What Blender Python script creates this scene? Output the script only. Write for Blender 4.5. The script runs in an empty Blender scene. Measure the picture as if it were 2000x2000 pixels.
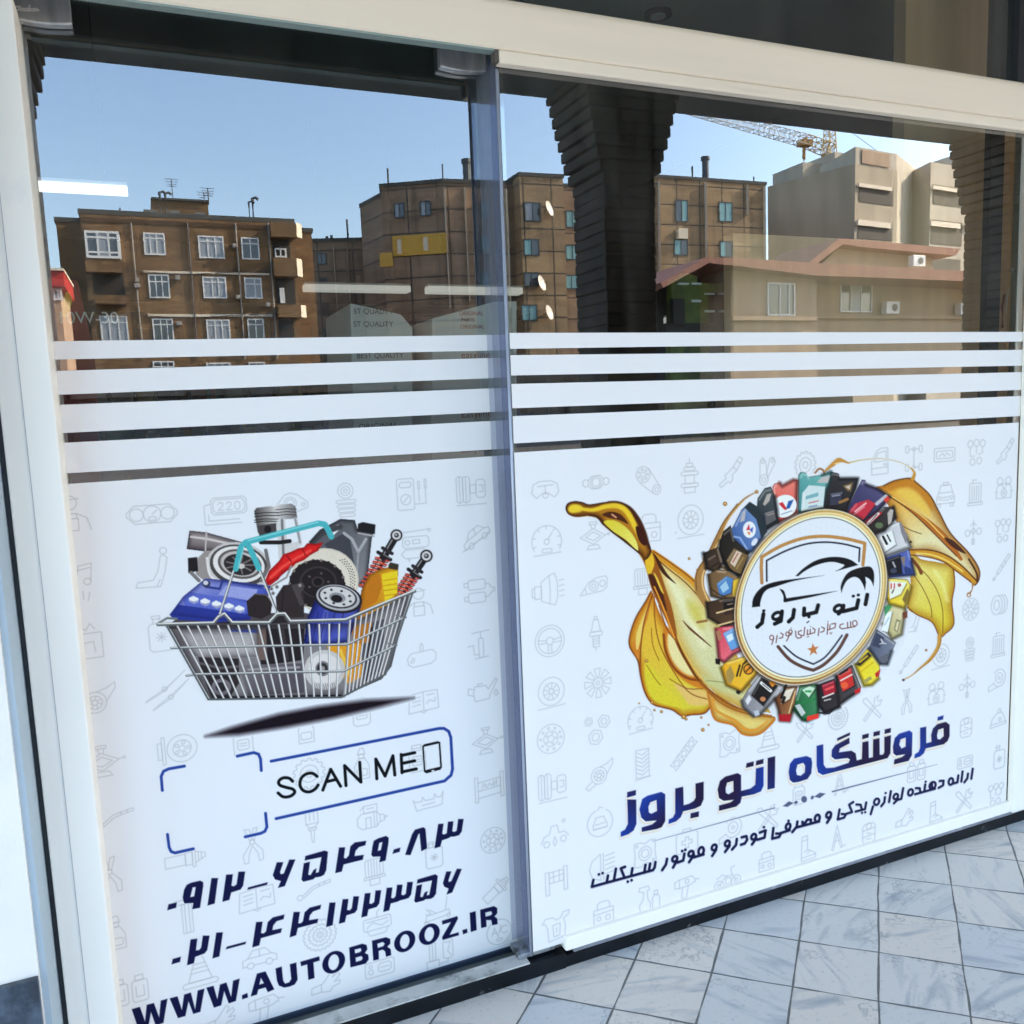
import bpy, bmesh, math, random
import numpy as np
from mathutils import Vector, Matrix, geometry

S = bpy.context.scene
COL = S.collection
R = math.radians

# ---------------------------------------------------------------- camera
FPX = 1655.536            # focal length in pixels of the 2000 px photograph
CAM_Z = 1.5
RM = np.array([[0.92042606, 0.03886849, -0.38897958],
               [-0.08289707, 0.99182135, -0.09704888],
               [0.38202611, 0.12157158, 0.9161203]])
cd = bpy.data.cameras.new('camera')
cam = bpy.data.objects.new('camera', cd)
COL.objects.link(cam)
cd.sensor_width = 36.0
cd.lens = 36.0 * FPX / 2000.0
cd.clip_start = 0.02
cd.clip_end = 3000.0
_r = Vector((RM[0, 0], RM[0, 2], -RM[0, 1])).normalized()
_u = -Vector((RM[1, 0], RM[1, 2], -RM[1, 1]))
_u = (_u - _r * _u.dot(_r)).normalized()
_b = _r.cross(_u)
cam.matrix_world = Matrix(((_r.x, _u.x, _b.x, 0), (_r.y, _u.y, _b.y, 0), (_r.z, _u.z, _b.z, CAM_Z), (0, 0, 0, 1)))
S.camera = cam

# ---------------------------------------------------------------- light
SUN_EL, SUN_AZ = R(34), R(76)       # azimuth measured from +Y (behind the shop) towards +X
sun_dir = Vector((math.sin(SUN_AZ) * math.cos(SUN_EL), math.cos(SUN_AZ) * math.cos(SUN_EL), math.sin(SUN_EL)))
W = bpy.data.worlds.new('World')
S.world = W
W.use_nodes = True
nt = W.node_tree
bg = nt.nodes['Background']
sky = nt.nodes.new('ShaderNodeTexSky')
sky.sky_type = 'NISHITA'
sky.sun_disc = False
sky.sun_elevation = SUN_EL
sky.sun_rotation = SUN_AZ
sky.air_density = 1.15
sky.dust_density = 1.7
sky.ozone_density = 1.9
nt.links.new(sky.outputs[0], bg.inputs[0])
bg.inputs[1].default_value = 0.12
ld = bpy.data.lights.new('sun', 'SUN')
ld.energy = 2.4
ld.angle = R(0.5)
ld.color = (1.0, 0.88, 0.70)
sun = bpy.data.objects.new('sun', ld)
COL.objects.link(sun)
sun.rotation_euler = sun_dir.to_track_quat('Z', 'Y').to_euler()
S.view_settings.view_transform = 'Standard'
S.view_settings.look = 'None'
S.view_settings.exposure = 3.22
S.view_settings.gamma = 1.0
S.render.engine = 'CYCLES'
S.cycles.max_bounces = 10
S.cycles.transparent_max_bounces = 24
S.cycles.sample_clamp_indirect = 8.0

# ---------------------------------------------------------------- picture geometry (used to measure real positions)
def ray(px, py):
    d = RM.T @ np.array([(px - 1000) / FPX, (py - 1000) / FPX, 1.0])
    return d[0], d[2], -d[1]

def pt(px, py, Y):                # where the sight line through a photo pixel meets the plane at distance Y
    d = ray(px, py)
    t = Y / d[1]
    return Vector((d[0] * t, Y, CAM_Z + d[2] * t))

def fl(px, py, z):                # ... meets the level z
    d = ray(px, py)
    t = (z - CAM_Z) / d[2]
    return Vector((d[0] * t, d[1] * t, z))

YP, YG, YD = 1.9125, 1.93, 2.03   # plinth face, fixed pane, door pane

def mir(v):                       # the real place of what the pane shows as its mirror image
    return Vector((v[0], 2 * YG - v[1], v[2]))

# ---------------------------------------------------------------- tagging
def tag(o, label=None, cat=None, group=None, kind=None):
    if label: o['label'] = label
    if cat: o['category'] = cat
    if group: o['group'] = group
    if kind: o['kind'] = kind
    return o

def thing(name, label, cat, loc=(0, 0, 0), group=None):
    o = bpy.data.objects.new(name, None)
    COL.objects.link(o)
    o.location = loc
    o.empty_display_size = 0.1
    return tag(o, label, cat, group)

class MB:
    """collects shapes (world coordinates), links them as one mesh"""
    def __init__(s):
        s.v, s.f, s.m = [], [], []
    def face(s, pts, m=0):
        b = len(s.v)
        s.v += [tuple(p) for p in pts]
        s.f.append(tuple(range(b, b + len(pts))))
        s.m.append(m)
    def box(s, a, b, m=0):
        x0, y0, z0 = [min(a[i], b[i]) for i in range(3)]
        x1, y1, z1 = [max(a[i], b[i]) for i in range(3)]
        n = len(s.v)
        s.v += [(x0, y0, z0), (x1, y0, z0), (x1, y1, z0), (x0, y1, z0), (x0, y0, z1), (x1, y0, z1), (x1, y1, z1), (x0, y1, z1)]
        for q in ((0, 3, 2, 1), (4, 5, 6, 7), (0, 1, 5, 4), (1, 2, 6, 5), (2, 3, 7, 6), (3, 0, 4, 7)):
            s.f.append(tuple(n + i for i in q))
            s.m.append(m)
    def prism(s, poly, d, m=0):      # closed planar polygon pushed along vector d
        n = len(s.v)
        k = len(poly)
        d = Vector(d)
        s.v += [tuple(p) for p in poly] + [tuple(Vector(p) + d) for p in poly]
        s.f.append(tuple(range(n + k - 1, n - 1, -1))); s.m.append(m)
        s.f.append(tuple(range(n + k, n + 2 * k))); s.m.append(m)
        for i in range(k):
            j = (i + 1) % k
            s.f.append((n + i, n + j, n + k + j, n + k + i)); s.m.append(m)
    def tube(s, path, r, n=8, m=0, cap=True):
        path = [Vector(p) for p in path]
        rr = r if isinstance(r, (list, tuple)) else [r] * len(path)
        base = len(s.v)
        for i, p in enumerate(path):
            t = (path[min(i + 1, len(path) - 1)] - path[max(i - 1, 0)]).normalized()
            a = t.cross(Vector((0, 0, 1)))
            if a.length < 1e-3: a = t.cross(Vector((1, 0, 0)))
            a.normalize(); b = t.cross(a)
            for k in range(n):
                an = 2 * math.pi * k / n
                s.v.append(tuple(p + (a * math.cos(an) + b * math.sin(an)) * rr[i]))
        for i in range(len(path) - 1):
            for k in range(n):
                j = (k + 1) % n
                s.f.append((base + i * n + k, base + i * n + j, base + (i + 1) * n + j, base + (i + 1) * n + k)); s.m.append(m)
        if cap:
            s.f.append(tuple(base + k for k in range(n - 1, -1, -1))); s.m.append(m)
            e = base + (len(path) - 1) * n
            s.f.append(tuple(e + k for k in range(n))); s.m.append(m)
    def build(s, name, mats, parent=None, bevel=0.0, smooth=False, seg=2):
        me = bpy.data.meshes.new(name)
        me.from_pydata(s.v, [], s.f)
        mats = mats if isinstance(mats, (list, tuple)) else [mats]
        for q in mats: me.materials.append(q)
        me.polygons.foreach_set('material_index', s.m)
        bm = bmesh.new(); bm.from_mesh(me)
        if bevel > 0:
            bmesh.ops.remove_doubles(bm, verts=bm.verts, dist=1e-5)
        bmesh.ops.recalc_face_normals(bm, faces=bm.faces)
        if bevel > 0:
            ed = [e for e in bm.edges if len(e.link_faces) == 2 and e.calc_face_angle(0) > 0.5]
            bmesh.ops.bevel(bm, geom=ed, offset=bevel, segments=seg, affect='EDGES', profile=0.5, clamp_overlap=True)
        bm.to_mesh(me); bm.free()
        if smooth:
            me.polygons.foreach_set('use_smooth', [True] * len(me.polygons))
        o = bpy.data.objects.new(name, me)
        COL.objects.link(o)
        if parent is not None:
            o.parent = parent
            o.matrix_parent_inverse = Matrix.Translation(-Vector(parent.location))
        return o

# ---------------------------------------------------------------- materials
def srgb(c):
    c = np.asarray(c, float) / 255.0
    return np.where(c <= 0.04045, c / 12.92, ((c + 0.055) / 1.055) ** 2.4)

def newmat(name):
    m = bpy.data.materials.new(name)
    m.use_nodes = True
    return m, m.node_tree, m.node_tree.nodes['Principled BSDF']

def mat(name, col, rough=0.6, metal=0.0, var=0.0, vscale=3.0, bump=0.0, bscale=40.0, spec=0.5, stretch=None, dark=None, dscale=1.5, dlo=0.52, dhi=0.72, rvar=0.0):
    """plain paint or stone with mottling (var), bump, and irregular stains (dark)"""
    m, t, p = newmat(name)
    p.inputs['Roughness'].default_value = rough
    p.inputs['Metallic'].default_value = metal
    p.inputs['Specular IOR Level'].default_value = spec
    col = tuple(col) + (1.0,)
    if not (var or bump or dark):
        p.inputs['Base Color'].default_value = col
        return m
    tc = t.nodes.new('ShaderNodeTexCoord')
    mp = t.nodes.new('ShaderNodeMapping')
    if stretch: mp.inputs['Scale'].default_value = stretch
    t.links.new(tc.outputs['Object'], mp.inputs[0])
    src = None
    if var:
        n = t.nodes.new('ShaderNodeTexNoise'); n.inputs['Scale'].default_value = vscale; n.inputs['Detail'].default_value = 8
        t.links.new(mp.outputs[0], n.inputs[0])
        r = t.nodes.new('ShaderNodeValToRGB')
        r.color_ramp.elements[0].position = 0.3; r.color_ramp.elements[1].position = 0.7
        r.color_ramp.elements[0].color = tuple(c * (1 - var) for c in col[:3]) + (1,)
        r.color_ramp.elements[1].color = tuple(min(1, c * (1 + var)) for c in col[:3]) + (1,)
        t.links.new(n.outputs[0], r.inputs[0])
        src = r.outputs[0]
    if dark:
        n2 = t.nodes.new('ShaderNodeTexNoise'); n2.inputs['Scale'].default_value = dscale; n2.inputs['Detail'].default_value = 10; n2.inputs['Roughness'].default_value = 0.65
        t.links.new(mp.outputs[0], n2.inputs[0])
        r2 = t.nodes.new('ShaderNodeMapRange'); r2.inputs['From Min'].default_value = dlo; r2.inputs['From Max'].default_value = dhi
        t.links.new(n2.outputs[0], r2.inputs['Value'])
        mx = t.nodes.new('ShaderNodeMix'); mx.data_type = 'RGBA'
        t.links.new(r2.outputs[0], mx.inputs['Factor'])
        if src: t.links.new(src, mx.inputs['A'])
        else: mx.inputs['A'].default_value = col
        mx.inputs['B'].default_value = tuple(dark) + (1,)
        src = mx.outputs['Result']
    if src: t.links.new(src, p.inputs['Base Color'])
    else: p.inputs['Base Color'].default_value = col
    if bump:
        n3 = t.nodes.new('ShaderNodeTexNoise'); n3.inputs['Scale'].default_value = bscale; n3.inputs['Detail'].default_value = 6
        t.links.new(mp.outputs[0], n3.inputs[0])
        bp = t.nodes.new('ShaderNodeBump'); bp.inputs['Strength'].default_value = bump; bp.inputs['Distance'].default_value = 0.01
        t.links.new(n3.outputs[0], bp.inputs['Height'])
        t.links.new(bp.outputs[0], p.inputs['Normal'])
    return m

def glassmat(name, ior, tint, coat=4.2):
    """window glass: mirror by Fresnel, the rest passes straight through"""
    m, t, p = newmat(name)
    t.nodes.remove(p)
    out = t.nodes['Material Output']
    fr = t.nodes.new('ShaderNodeFresnel'); fr.inputs['IOR'].default_value = ior
    gl = t.nodes.new('ShaderNodeBsdfGlossy'); gl.inputs['Roughness'].default_value = 0.0; gl.inputs['Color'].default_value = (1, 1, 1, 1)
    tr = t.nodes.new('ShaderNodeBsdfTransparent'); tr.inputs['Color'].default_value = tuple(tint) + (1,)
    mx = t.nodes.new('ShaderNodeMixShader')
    ge = t.nodes.new('ShaderNodeNewGeometry')          # each pane mirrors once, at the face the light meets first
    iv = t.nodes.new('ShaderNodeMath'); iv.operation = 'SUBTRACT'; iv.inputs[0].default_value = 1.0; t.links.new(ge.outputs['Backfacing'], iv.inputs[1])
    mu = t.nodes.new('ShaderNodeMath'); mu.operation = 'MULTIPLY'; t.links.new(fr.outputs[0], mu.inputs[0]); t.links.new(iv.outputs[0], mu.inputs[1])
    k = t.nodes.new('ShaderNodeMath'); k.operation = 'MULTIPLY'; k.use_clamp = True; k.inputs[1].default_value = coat; t.links.new(mu.outputs[0], k.inputs[0])
    t.links.new(k.outputs[0], mx.inputs[0]); t.links.new(tr.outputs[0], mx.inputs[1]); t.links.new(gl.outputs[0], mx.inputs[2])
    # a thin film of dust with wiped, mostly vertical streaks
    tc = t.nodes.new('ShaderNodeTexCoord'); mp = t.nodes.new('ShaderNodeMapping'); mp.inputs['Scale'].default_value = (9, 1, 0.8); t.links.new(tc.outputs['Object'], mp.inputs[0])
    n1 = t.nodes.new('ShaderNodeTexNoise'); n1.inputs['Scale'].default_value = 3.0; n1.inputs['Detail'].default_value = 7; n1.inputs['Distortion'].default_value = 0.4; t.links.new(mp.outputs[0], n1.inputs[0])
    n2 = t.nodes.new('ShaderNodeTexNoise'); n2.inputs['Scale'].default_value = 2.2; n2.inputs['Detail'].default_value = 4; t.links.new(tc.outputs['Object'], n2.inputs[0])
    mm = t.nodes.new('ShaderNodeMath'); mm.operation = 'MULTIPLY'; t.links.new(n1.outputs[0], mm.inputs[0]); t.links.new(n2.outputs[0], mm.inputs[1])
    mr = t.nodes.new('ShaderNodeMapRange'); mr.inputs['From Min'].default_value = 0.18; mr.inputs['From Max'].default_value = 0.42; mr.inputs['To Min'].default_value = 0.0; mr.inputs['To Max'].default_value = 0.028; t.links.new(mm.outputs[0], mr.inputs['Value'])
    df = t.nodes.new('ShaderNodeBsdfDiffuse'); df.inputs['Color'].default_value = (0.62, 0.56, 0.47, 1)
    m2 = t.nodes.new('ShaderNodeMixShader'); t.links.new(mr.outputs[0], m2.inputs[0]); t.links.new(mx.outputs[0], m2.inputs[1]); t.links.new(df.outputs[0], m2.inputs[2])
    t.links.new(m2.outputs[0], out.inputs['Surface'])
    return m

def emat(name, col, st):
    m, t, p = newmat(name)
    p.inputs['Base Color'].default_value = (0.8, 0.8, 0.8, 1)
    p.inputs['Emission Color'].default_value = tuple(col) + (1,)
    p.inputs['Emission Strength'].default_value = st
    return m
# ================================================================ materials of the place
M = {}
M['plaster'] = mat('plaster', (0.86, 0.78, 0.69), 0.85, var=0.05, vscale=6, bump=0.15, bscale=120)
M['alu_white'] = mat('alu_white', (0.97, 0.89, 0.77), 0.5, var=0.03, vscale=2.5, bump=0.02, bscale=15, dark=(0.74, 0.72, 0.66), dscale=2.2, dlo=0.66, dhi=0.85)
M['alu_cream'] = mat('alu_cream', (0.95, 0.78, 0.59), 0.42, var=0.05, vscale=1.5, stretch=(0.6, 1, 9), bump=0.03, bscale=8, dark=(0.52, 0.40, 0.33), dscale=1.6, dlo=0.64, dhi=0.84)
M['jamb'] = mat('jamb_paint', (0.42, 0.50, 0.55), 0.6, var=0.06, vscale=3)
M['black_marble'] = mat('black_marble', (0.006, 0.007, 0.009), 0.3, var=0.5, vscale=9, bump=0.03, bscale=30, spec=0.22, dark=(0.20, 0.20, 0.19), dscale=11, dlo=0.62, dhi=0.70)
M['dusty_stone'] = mat('dusty_stone', (0.035, 0.045, 0.06), 0.35, var=0.5, vscale=7, bump=0.04, bscale=40, dark=(0.12, 0.15, 0.19), dscale=8, dlo=0.45, dhi=0.65)
M['ledge'] = mat('ledge_stone', (0.56, 0.54, 0.49), 0.55, var=0.15, vscale=18, dark=(0.16, 0.15, 0.13), dscale=14, dlo=0.50, dhi=0.68, bump=0.06, bscale=60)
M['grey_track'] = mat('grey_track', (0.26, 0.26, 0.29), 0.45, metal=0.3, var=0.25, vscale=12, dark=(0.55, 0.55, 0.55), dscale=9, dlo=0.6, dhi=0.7)
M['black_rubber'] = mat('black_rubber', (0.012, 0.014, 0.018), 0.5)
M['dark_metal'] = mat('dark_metal', (0.03, 0.04, 0.055), 0.35, metal=0.6)
M['chrome'] = mat('chrome', (0.66, 0.67, 0.70), 0.12, metal=1.0, var=0.05, vscale=20)
M['steel'] = mat('brushed_steel', (0.62, 0.60, 0.56), 0.2, metal=0.6, var=0.25, vscale=14, stretch=(3, 1, 0.5))
M['film'] = mat('film_white', (0.87, 0.805, 0.745), 0.5, var=0.008, vscale=1.2, bump=0.012, bscale=3.5, spec=0.15)
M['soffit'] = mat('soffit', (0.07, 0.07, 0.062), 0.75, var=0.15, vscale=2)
M['column'] = mat('column_stone', (0.085, 0.062, 0.042), 0.8, var=0.25, vscale=5, bump=0.2, bscale=50)
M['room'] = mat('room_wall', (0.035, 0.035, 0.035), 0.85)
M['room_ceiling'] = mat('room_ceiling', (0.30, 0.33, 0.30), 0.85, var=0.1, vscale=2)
M['beige'] = mat('beige_panel', (0.62, 0.41, 0.22), 0.6, var=0.12, vscale=3, stretch=(6, 1, 0.4))
M['glass'] = glassmat('pane_glass', 1.5, (0.86, 0.89, 0.87))

# ================================================================ ground
def tile_mat():
    m, t, p = newmat('marble_tiles')
    tc = t.nodes.new('ShaderNodeTexCoord')
    # the joints measured on the photograph: tile coordinates as a plain linear map of x and y
    def lin(ca, cb, cc):
        d = t.nodes.new('ShaderNodeVectorMath'); d.operation = 'DOT_PRODUCT'; d.inputs[1].default_value = (ca, cb, 0); t.links.new(tc.outputs['Object'], d.inputs[0])
        s = t.nodes.new('ShaderNodeMath'); s.operation = 'ADD'; s.inputs[1].default_value = cc; t.links.new(d.outputs['Value'], s.inputs[0])
        return s.outputs[0]
    mp = t.nodes.new('ShaderNodeCombineXYZ')
    t.links.new(lin(3.288, 3.7793, -12.6062 + 40), mp.inputs[0]); t.links.new(lin(3.4105, -3.5255, -0.1273 + 40), mp.inputs[1])
    sx = t.nodes.new('ShaderNodeSeparateXYZ')
    # slight waviness of the hand laid joints
    nz = t.nodes.new('ShaderNodeTexNoise'); nz.inputs['Scale'].default_value = 3.5; nz.inputs['Detail'].default_value = 3
    t.links.new(tc.outputs['Object'], nz.inputs[0])
    sb = t.nodes.new('ShaderNodeVectorMath'); sb.operation = 'SUBTRACT'; sb.inputs[1].default_value = (0.5, 0.5, 0.5)
    t.links.new(nz.outputs['Color'], sb.inputs[0])
    sc = t.nodes.new('ShaderNodeVectorMath'); sc.operation = 'SCALE'; sc.inputs['Scale'].default_value = 0.07
    t.links.new(sb.outputs[0], sc.inputs[0])
    ad = t.nodes.new('ShaderNodeVectorMath'); ad.operation = 'ADD'
    t.links.new(mp.outputs[0], ad.inputs[0]); t.links.new(sc.outputs[0], ad.inputs[1])
    t.links.new(ad.outputs[0], sx.inputs[0])
    def chan(o):
        a = t.nodes.new('ShaderNodeMath'); a.operation = 'DIVIDE'; a.inputs[1].default_value = 1.0; t.links.new(o, a.inputs[0])
        fr = t.nodes.new('ShaderNodeMath'); fr.operation = 'FRACT'; t.links.new(a.outputs[0], fr.inputs[0])
        fo = t.nodes.new('ShaderNodeMath'); fo.operation = 'FLOOR'; t.links.new(a.outputs[0], fo.inputs[0])
        s = t.nodes.new('ShaderNodeMath'); s.operation = 'SUBTRACT'; s.inputs[1].default_value = 0.5; t.links.new(fr.outputs[0], s.inputs[0])
        ab = t.nodes.new('ShaderNodeMath'); ab.operation = 'ABSOLUTE'; t.links.new(s.outputs[0], ab.inputs[0])
        return fo.outputs[0], ab.outputs[0]
    fx, ax = chan(sx.outputs['X']); fy, ay = chan(sx.outputs['Y'])
    mxn = t.nodes.new('ShaderNodeMath'); mxn.operation = 'MAXIMUM'; t.links.new(ax, mxn.inputs[0]); t.links.new(ay, mxn.inputs[1])
    # joint width varies
    nw = t.nodes.new('ShaderNodeTexNoise'); nw.inputs['Scale'].default_value = 9; nw.inputs['Detail'].default_value = 5; t.links.new(tc.outputs['Object'], nw.inputs[0])
    jw = t.nodes.new('ShaderNodeMapRange'); jw.inputs['From Min'].default_value = 0.3; jw.inputs['From Max'].default_value = 0.7
    jw.inputs['To Min'].default_value = 0.498; jw.inputs['To Max'].default_value = 0.484; t.links.new(nw.outputs[0], jw.inputs['Value'])
    lo = t.nodes.new('ShaderNodeMath'); lo.operation = 'SUBTRACT'; lo.inputs[1].default_value = 0.006; t.links.new(jw.outputs[0], lo.inputs[0])
    jn = t.nodes.new('ShaderNodeMapRange'); t.links.new(mxn.outputs[0], jn.inputs['Value']); t.links.new(lo.outputs[0], jn.inputs['From Min']); t.links.new(jw.outputs[0], jn.inputs['From Max'])
    cb = t.nodes.new('ShaderNodeCombineXYZ'); t.links.new(fx, cb.inputs[0]); t.links.new(fy, cb.inputs[1])
    wn = t.nodes.new('ShaderNodeTexWhiteNoise'); wn.noise_dimensions = '3D'; t.links.new(cb.outputs[0], wn.inputs['Vector'])
    rp = t.nodes.new('ShaderNodeValToRGB')
    e = rp.color_ramp.elements
    e[0].position = 0.0; e[0].color = (0.72, 0.64, 0.55, 1); e[1].position = 1.0; e[1].color = (0.66, 0.63, 0.58, 1)
    for po, c in ((0.2, (0.75, 0.67, 0.58)), (0.4, (0.70, 0.65, 0.58)), (0.6, (0.61, 0.60, 0.58)), (0.8, (0.73, 0.66, 0.58))):
        x = e.new(po); x.color = c + (1,)
    t.links.new(wn.outputs['Value'], rp.inputs[0])
    # veins: every tile has its own piece of the veining, turned its own way
    of = t.nodes.new('ShaderNodeVectorMath'); of.operation = 'SCALE'; of.inputs['Scale'].default_value = 7.3; t.links.new(wn.outputs['Color'], of.inputs[0])
    vr = t.nodes.new('ShaderNodeVectorRotate'); vr.rotation_type = 'Z_AXIS'
    an = t.nodes.new('ShaderNodeMath'); an.operation = 'MULTIPLY'; an.inputs[1].default_value = 6.283; t.links.new(wn.outputs['Value'], an.inputs[0])
    t.links.new(tc.outputs['Object'], vr.inputs['Vector']); t.links.new(an.outputs[0], vr.inputs['Angle'])
    av = t.nodes.new('ShaderNodeVectorMath'); av.operation = 'ADD'; t.links.new(vr.outputs[0], av.inputs[0]); t.links.new(of.outputs[0], av.inputs[1])
    ms = t.nodes.new('ShaderNodeMapping'); ms.inputs['Scale'].default_value = (1.0, 5.0, 1.0); t.links.new(av.outputs[0], ms.inputs[0])
    v1 = t.nodes.new('ShaderNodeTexNoise'); v1.inputs['Scale'].default_value = 5; v1.inputs['Detail'].default_value = 9; v1.inputs['Distortion'].default_value = 0.7; t.links.new(ms.outputs[0], v1.inputs[0])
    vs = t.nodes.new('ShaderNodeMapRange'); vs.inputs['From Min'].default_value = 0.52; vs.inputs['From Max'].default_value = 0.80; vs.inputs['To Max'].default_value = 0.85; t.links.new(v1.outputs[0], vs.inputs['Value'])
    m1 = t.nodes.new('ShaderNodeMix'); m1.data_type = 'RGBA'; t.links.new(vs.outputs[0], m1.inputs['Factor']); t.links.new(rp.outputs[0], m1.inputs['A']); m1.inputs['B'].default_value = (0.24, 0.28, 0.33, 1)
    # thin cracks and dirt specks
    v2 = t.nodes.new('ShaderNodeTexNoise'); v2.inputs['Scale'].default_value = 4.0; v2.inputs['Detail'].default_value = 8; v2.inputs['Roughness'].default_value = 0.7; t.links.new(av.outputs[0], v2.inputs[0])
    c1 = t.nodes.new('ShaderNodeMath'); c1.operation = 'SUBTRACT'; c1.inputs[1].default_value = 0.5; t.links.new(v2.outputs[0], c1.inputs[0])
    c2 = t.nodes.new('ShaderNodeMath'); c2.operation = 'ABSOLUTE'; t.links.new(c1.outputs[0], c2.inputs[0])
    c3 = t.nodes.new('ShaderNodeMapRange'); c3.inputs['From Min'].default_value = 0.0; c3.inputs['From Max'].default_value = 0.012; c3.inputs['To Min'].default_value = 0.65; c3.inputs['To Max'].default_value = 0.0; t.links.new(c2.outputs[0], c3.inputs['Value'])
    v3 = t.nodes.new('ShaderNodeTexNoise'); v3.inputs['Scale'].default_value = 6; v3.inputs['Detail'].default_value = 2; t.links.new(av.outputs[0], v3.inputs[0])
    c4 = t.nodes.new('ShaderNodeMapRange'); c4.inputs['From Min'].default_value = 0.52; c4.inputs['From Max'].default_value = 0.66; t.links.new(v3.outputs[0], c4.inputs['Value'])
    c5 = t.nodes.new('ShaderNodeMath'); c5.operation = 'MULTIPLY'; t.links.new(c3.outputs[0], c5.inputs[0]); t.links.new(c4.outputs[0], c5.inputs[1])
    m2 = t.nodes.new('ShaderNodeMix'); m2.data_type = 'RGBA'; t.links.new(c5.outputs[0], m2.inputs['Factor']); t.links.new(m1.outputs['Result'], m2.inputs['A']); m2.inputs['B'].default_value = (0.16, 0.17, 0.18, 1)
    sp = t.nodes.new('ShaderNodeTexNoise'); sp.inputs['Scale'].default_value = 75; sp.inputs['Detail'].default_value = 3; t.links.new(tc.outputs['Object'], sp.inputs[0])
    sm = t.nodes.new('ShaderNodeMapRange'); sm.inputs['From Min'].default_value = 0.60; sm.inputs['From Max'].default_value = 0.72; sm.inputs['To Max'].default_value = 0.35; t.links.new(sp.outputs[0], sm.inputs['Value'])
    m3 = t.nodes.new('ShaderNodeMix'); m3.data_type = 'RGBA'; t.links.new(sm.outputs[0], m3.inputs['Factor']); t.links.new(m2.outputs['Result'], m3.inputs['A']); m3.inputs['B'].default_value = (0.30, 0.30, 0.29, 1)
    m4 = t.nodes.new('ShaderNodeMix'); m4.data_type = 'RGBA'; t.links.new(jn.outputs[0], m4.inputs['Factor']); t.links.new(m3.outputs['Result'], m4.inputs['A']); m4.inputs['B'].default_value = (0.13, 0.13, 0.12, 1)
    t.links.new(m4.outputs['Result'], p.inputs['Base Color'])
    p.inputs['Roughness'].default_value = 0.42
    hb = t.nodes.new('ShaderNodeMath'); hb.operation = 'MULTIPLY'; hb.inputs[1].default_value = -1.0; t.links.new(jn.outputs[0], hb.inputs[0])
    bp = t.nodes.new('ShaderNodeBump'); bp.inputs['Strength'].default_value = 0.6; bp.inputs['Distance'].default_value = 0.003
    t.links.new(hb.outputs[0], bp.inputs['Height']); t.links.new(bp.outputs[0], p.inputs['Normal'])
    return m
TILES = tile_mat()
b = MB(); b.box((-40, -4.5, -0.25), (60, 8.5, 0.0))
pavement = tag(b.build('pavement', TILES), kind='structure')
b = MB(); b.box((-300, -14.5, -0.4), (400, -4.5, -0.14))
tag(b.build('road', mat('asphalt', (0.04, 0.04, 0.042), 0.85, var=0.2, vscale=2, bump=0.2, bscale=200)), kind='structure')
b = MB(); b.face([(-900, -900, -0.3), (900, -900, -0.3), (900, 900, -0.3), (-900, 900, -0.3)])
tag(b.build('ground', mat('ground_earth', (0.055, 0.05, 0.045), 0.9, var=0.2, vscale=0.3)), kind='structure')

# ================================================================ the shop building
XL = pt(127, 2000, 1.92).x           # left end of the post face
XJ = XL - 0.004
shop = thing('shop_building', 'cream plastered shop building whose glazed front is covered with white printed film', 'building', (1.2, 4.0, 0))
b = MB(); b.box((-9, 1.79, 0.0), (XJ - 0.012, 2.3, 3.39))
b.build('plaster_wall', M['plaster'], shop)
b = MB(); b.box((XJ - 0.012, 1.80, 0.0), (XJ, 2.25, 3.39))
b.build('jamb', M['jamb'], shop)
b = MB(); b.box((-9, 1.775, 0.0), (XJ - 0.013, 1.789, pt(40, 1921, 1.775).z)); b.build('stone_skirting', M['dusty_stone'], shop, bevel=0.002)
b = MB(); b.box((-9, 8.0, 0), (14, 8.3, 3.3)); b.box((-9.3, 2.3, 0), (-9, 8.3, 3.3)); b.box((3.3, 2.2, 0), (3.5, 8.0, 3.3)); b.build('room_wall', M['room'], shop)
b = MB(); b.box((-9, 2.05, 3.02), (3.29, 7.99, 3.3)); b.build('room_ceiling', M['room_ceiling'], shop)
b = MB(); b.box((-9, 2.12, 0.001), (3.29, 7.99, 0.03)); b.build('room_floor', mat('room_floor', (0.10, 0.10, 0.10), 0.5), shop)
b = MB(); b.box((-9.3, -1.1, 3.40), (14, 12, 11.5)); b.build('upper_sun_block', M['plaster'], shop)  # unseen mass added above to block the sun from roof and pavement
b = MB(); b.box((2.87, 1.80, 0.0), (14, 2.0, 3.39)); b.build('end_wall', M['plaster'], shop)

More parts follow.
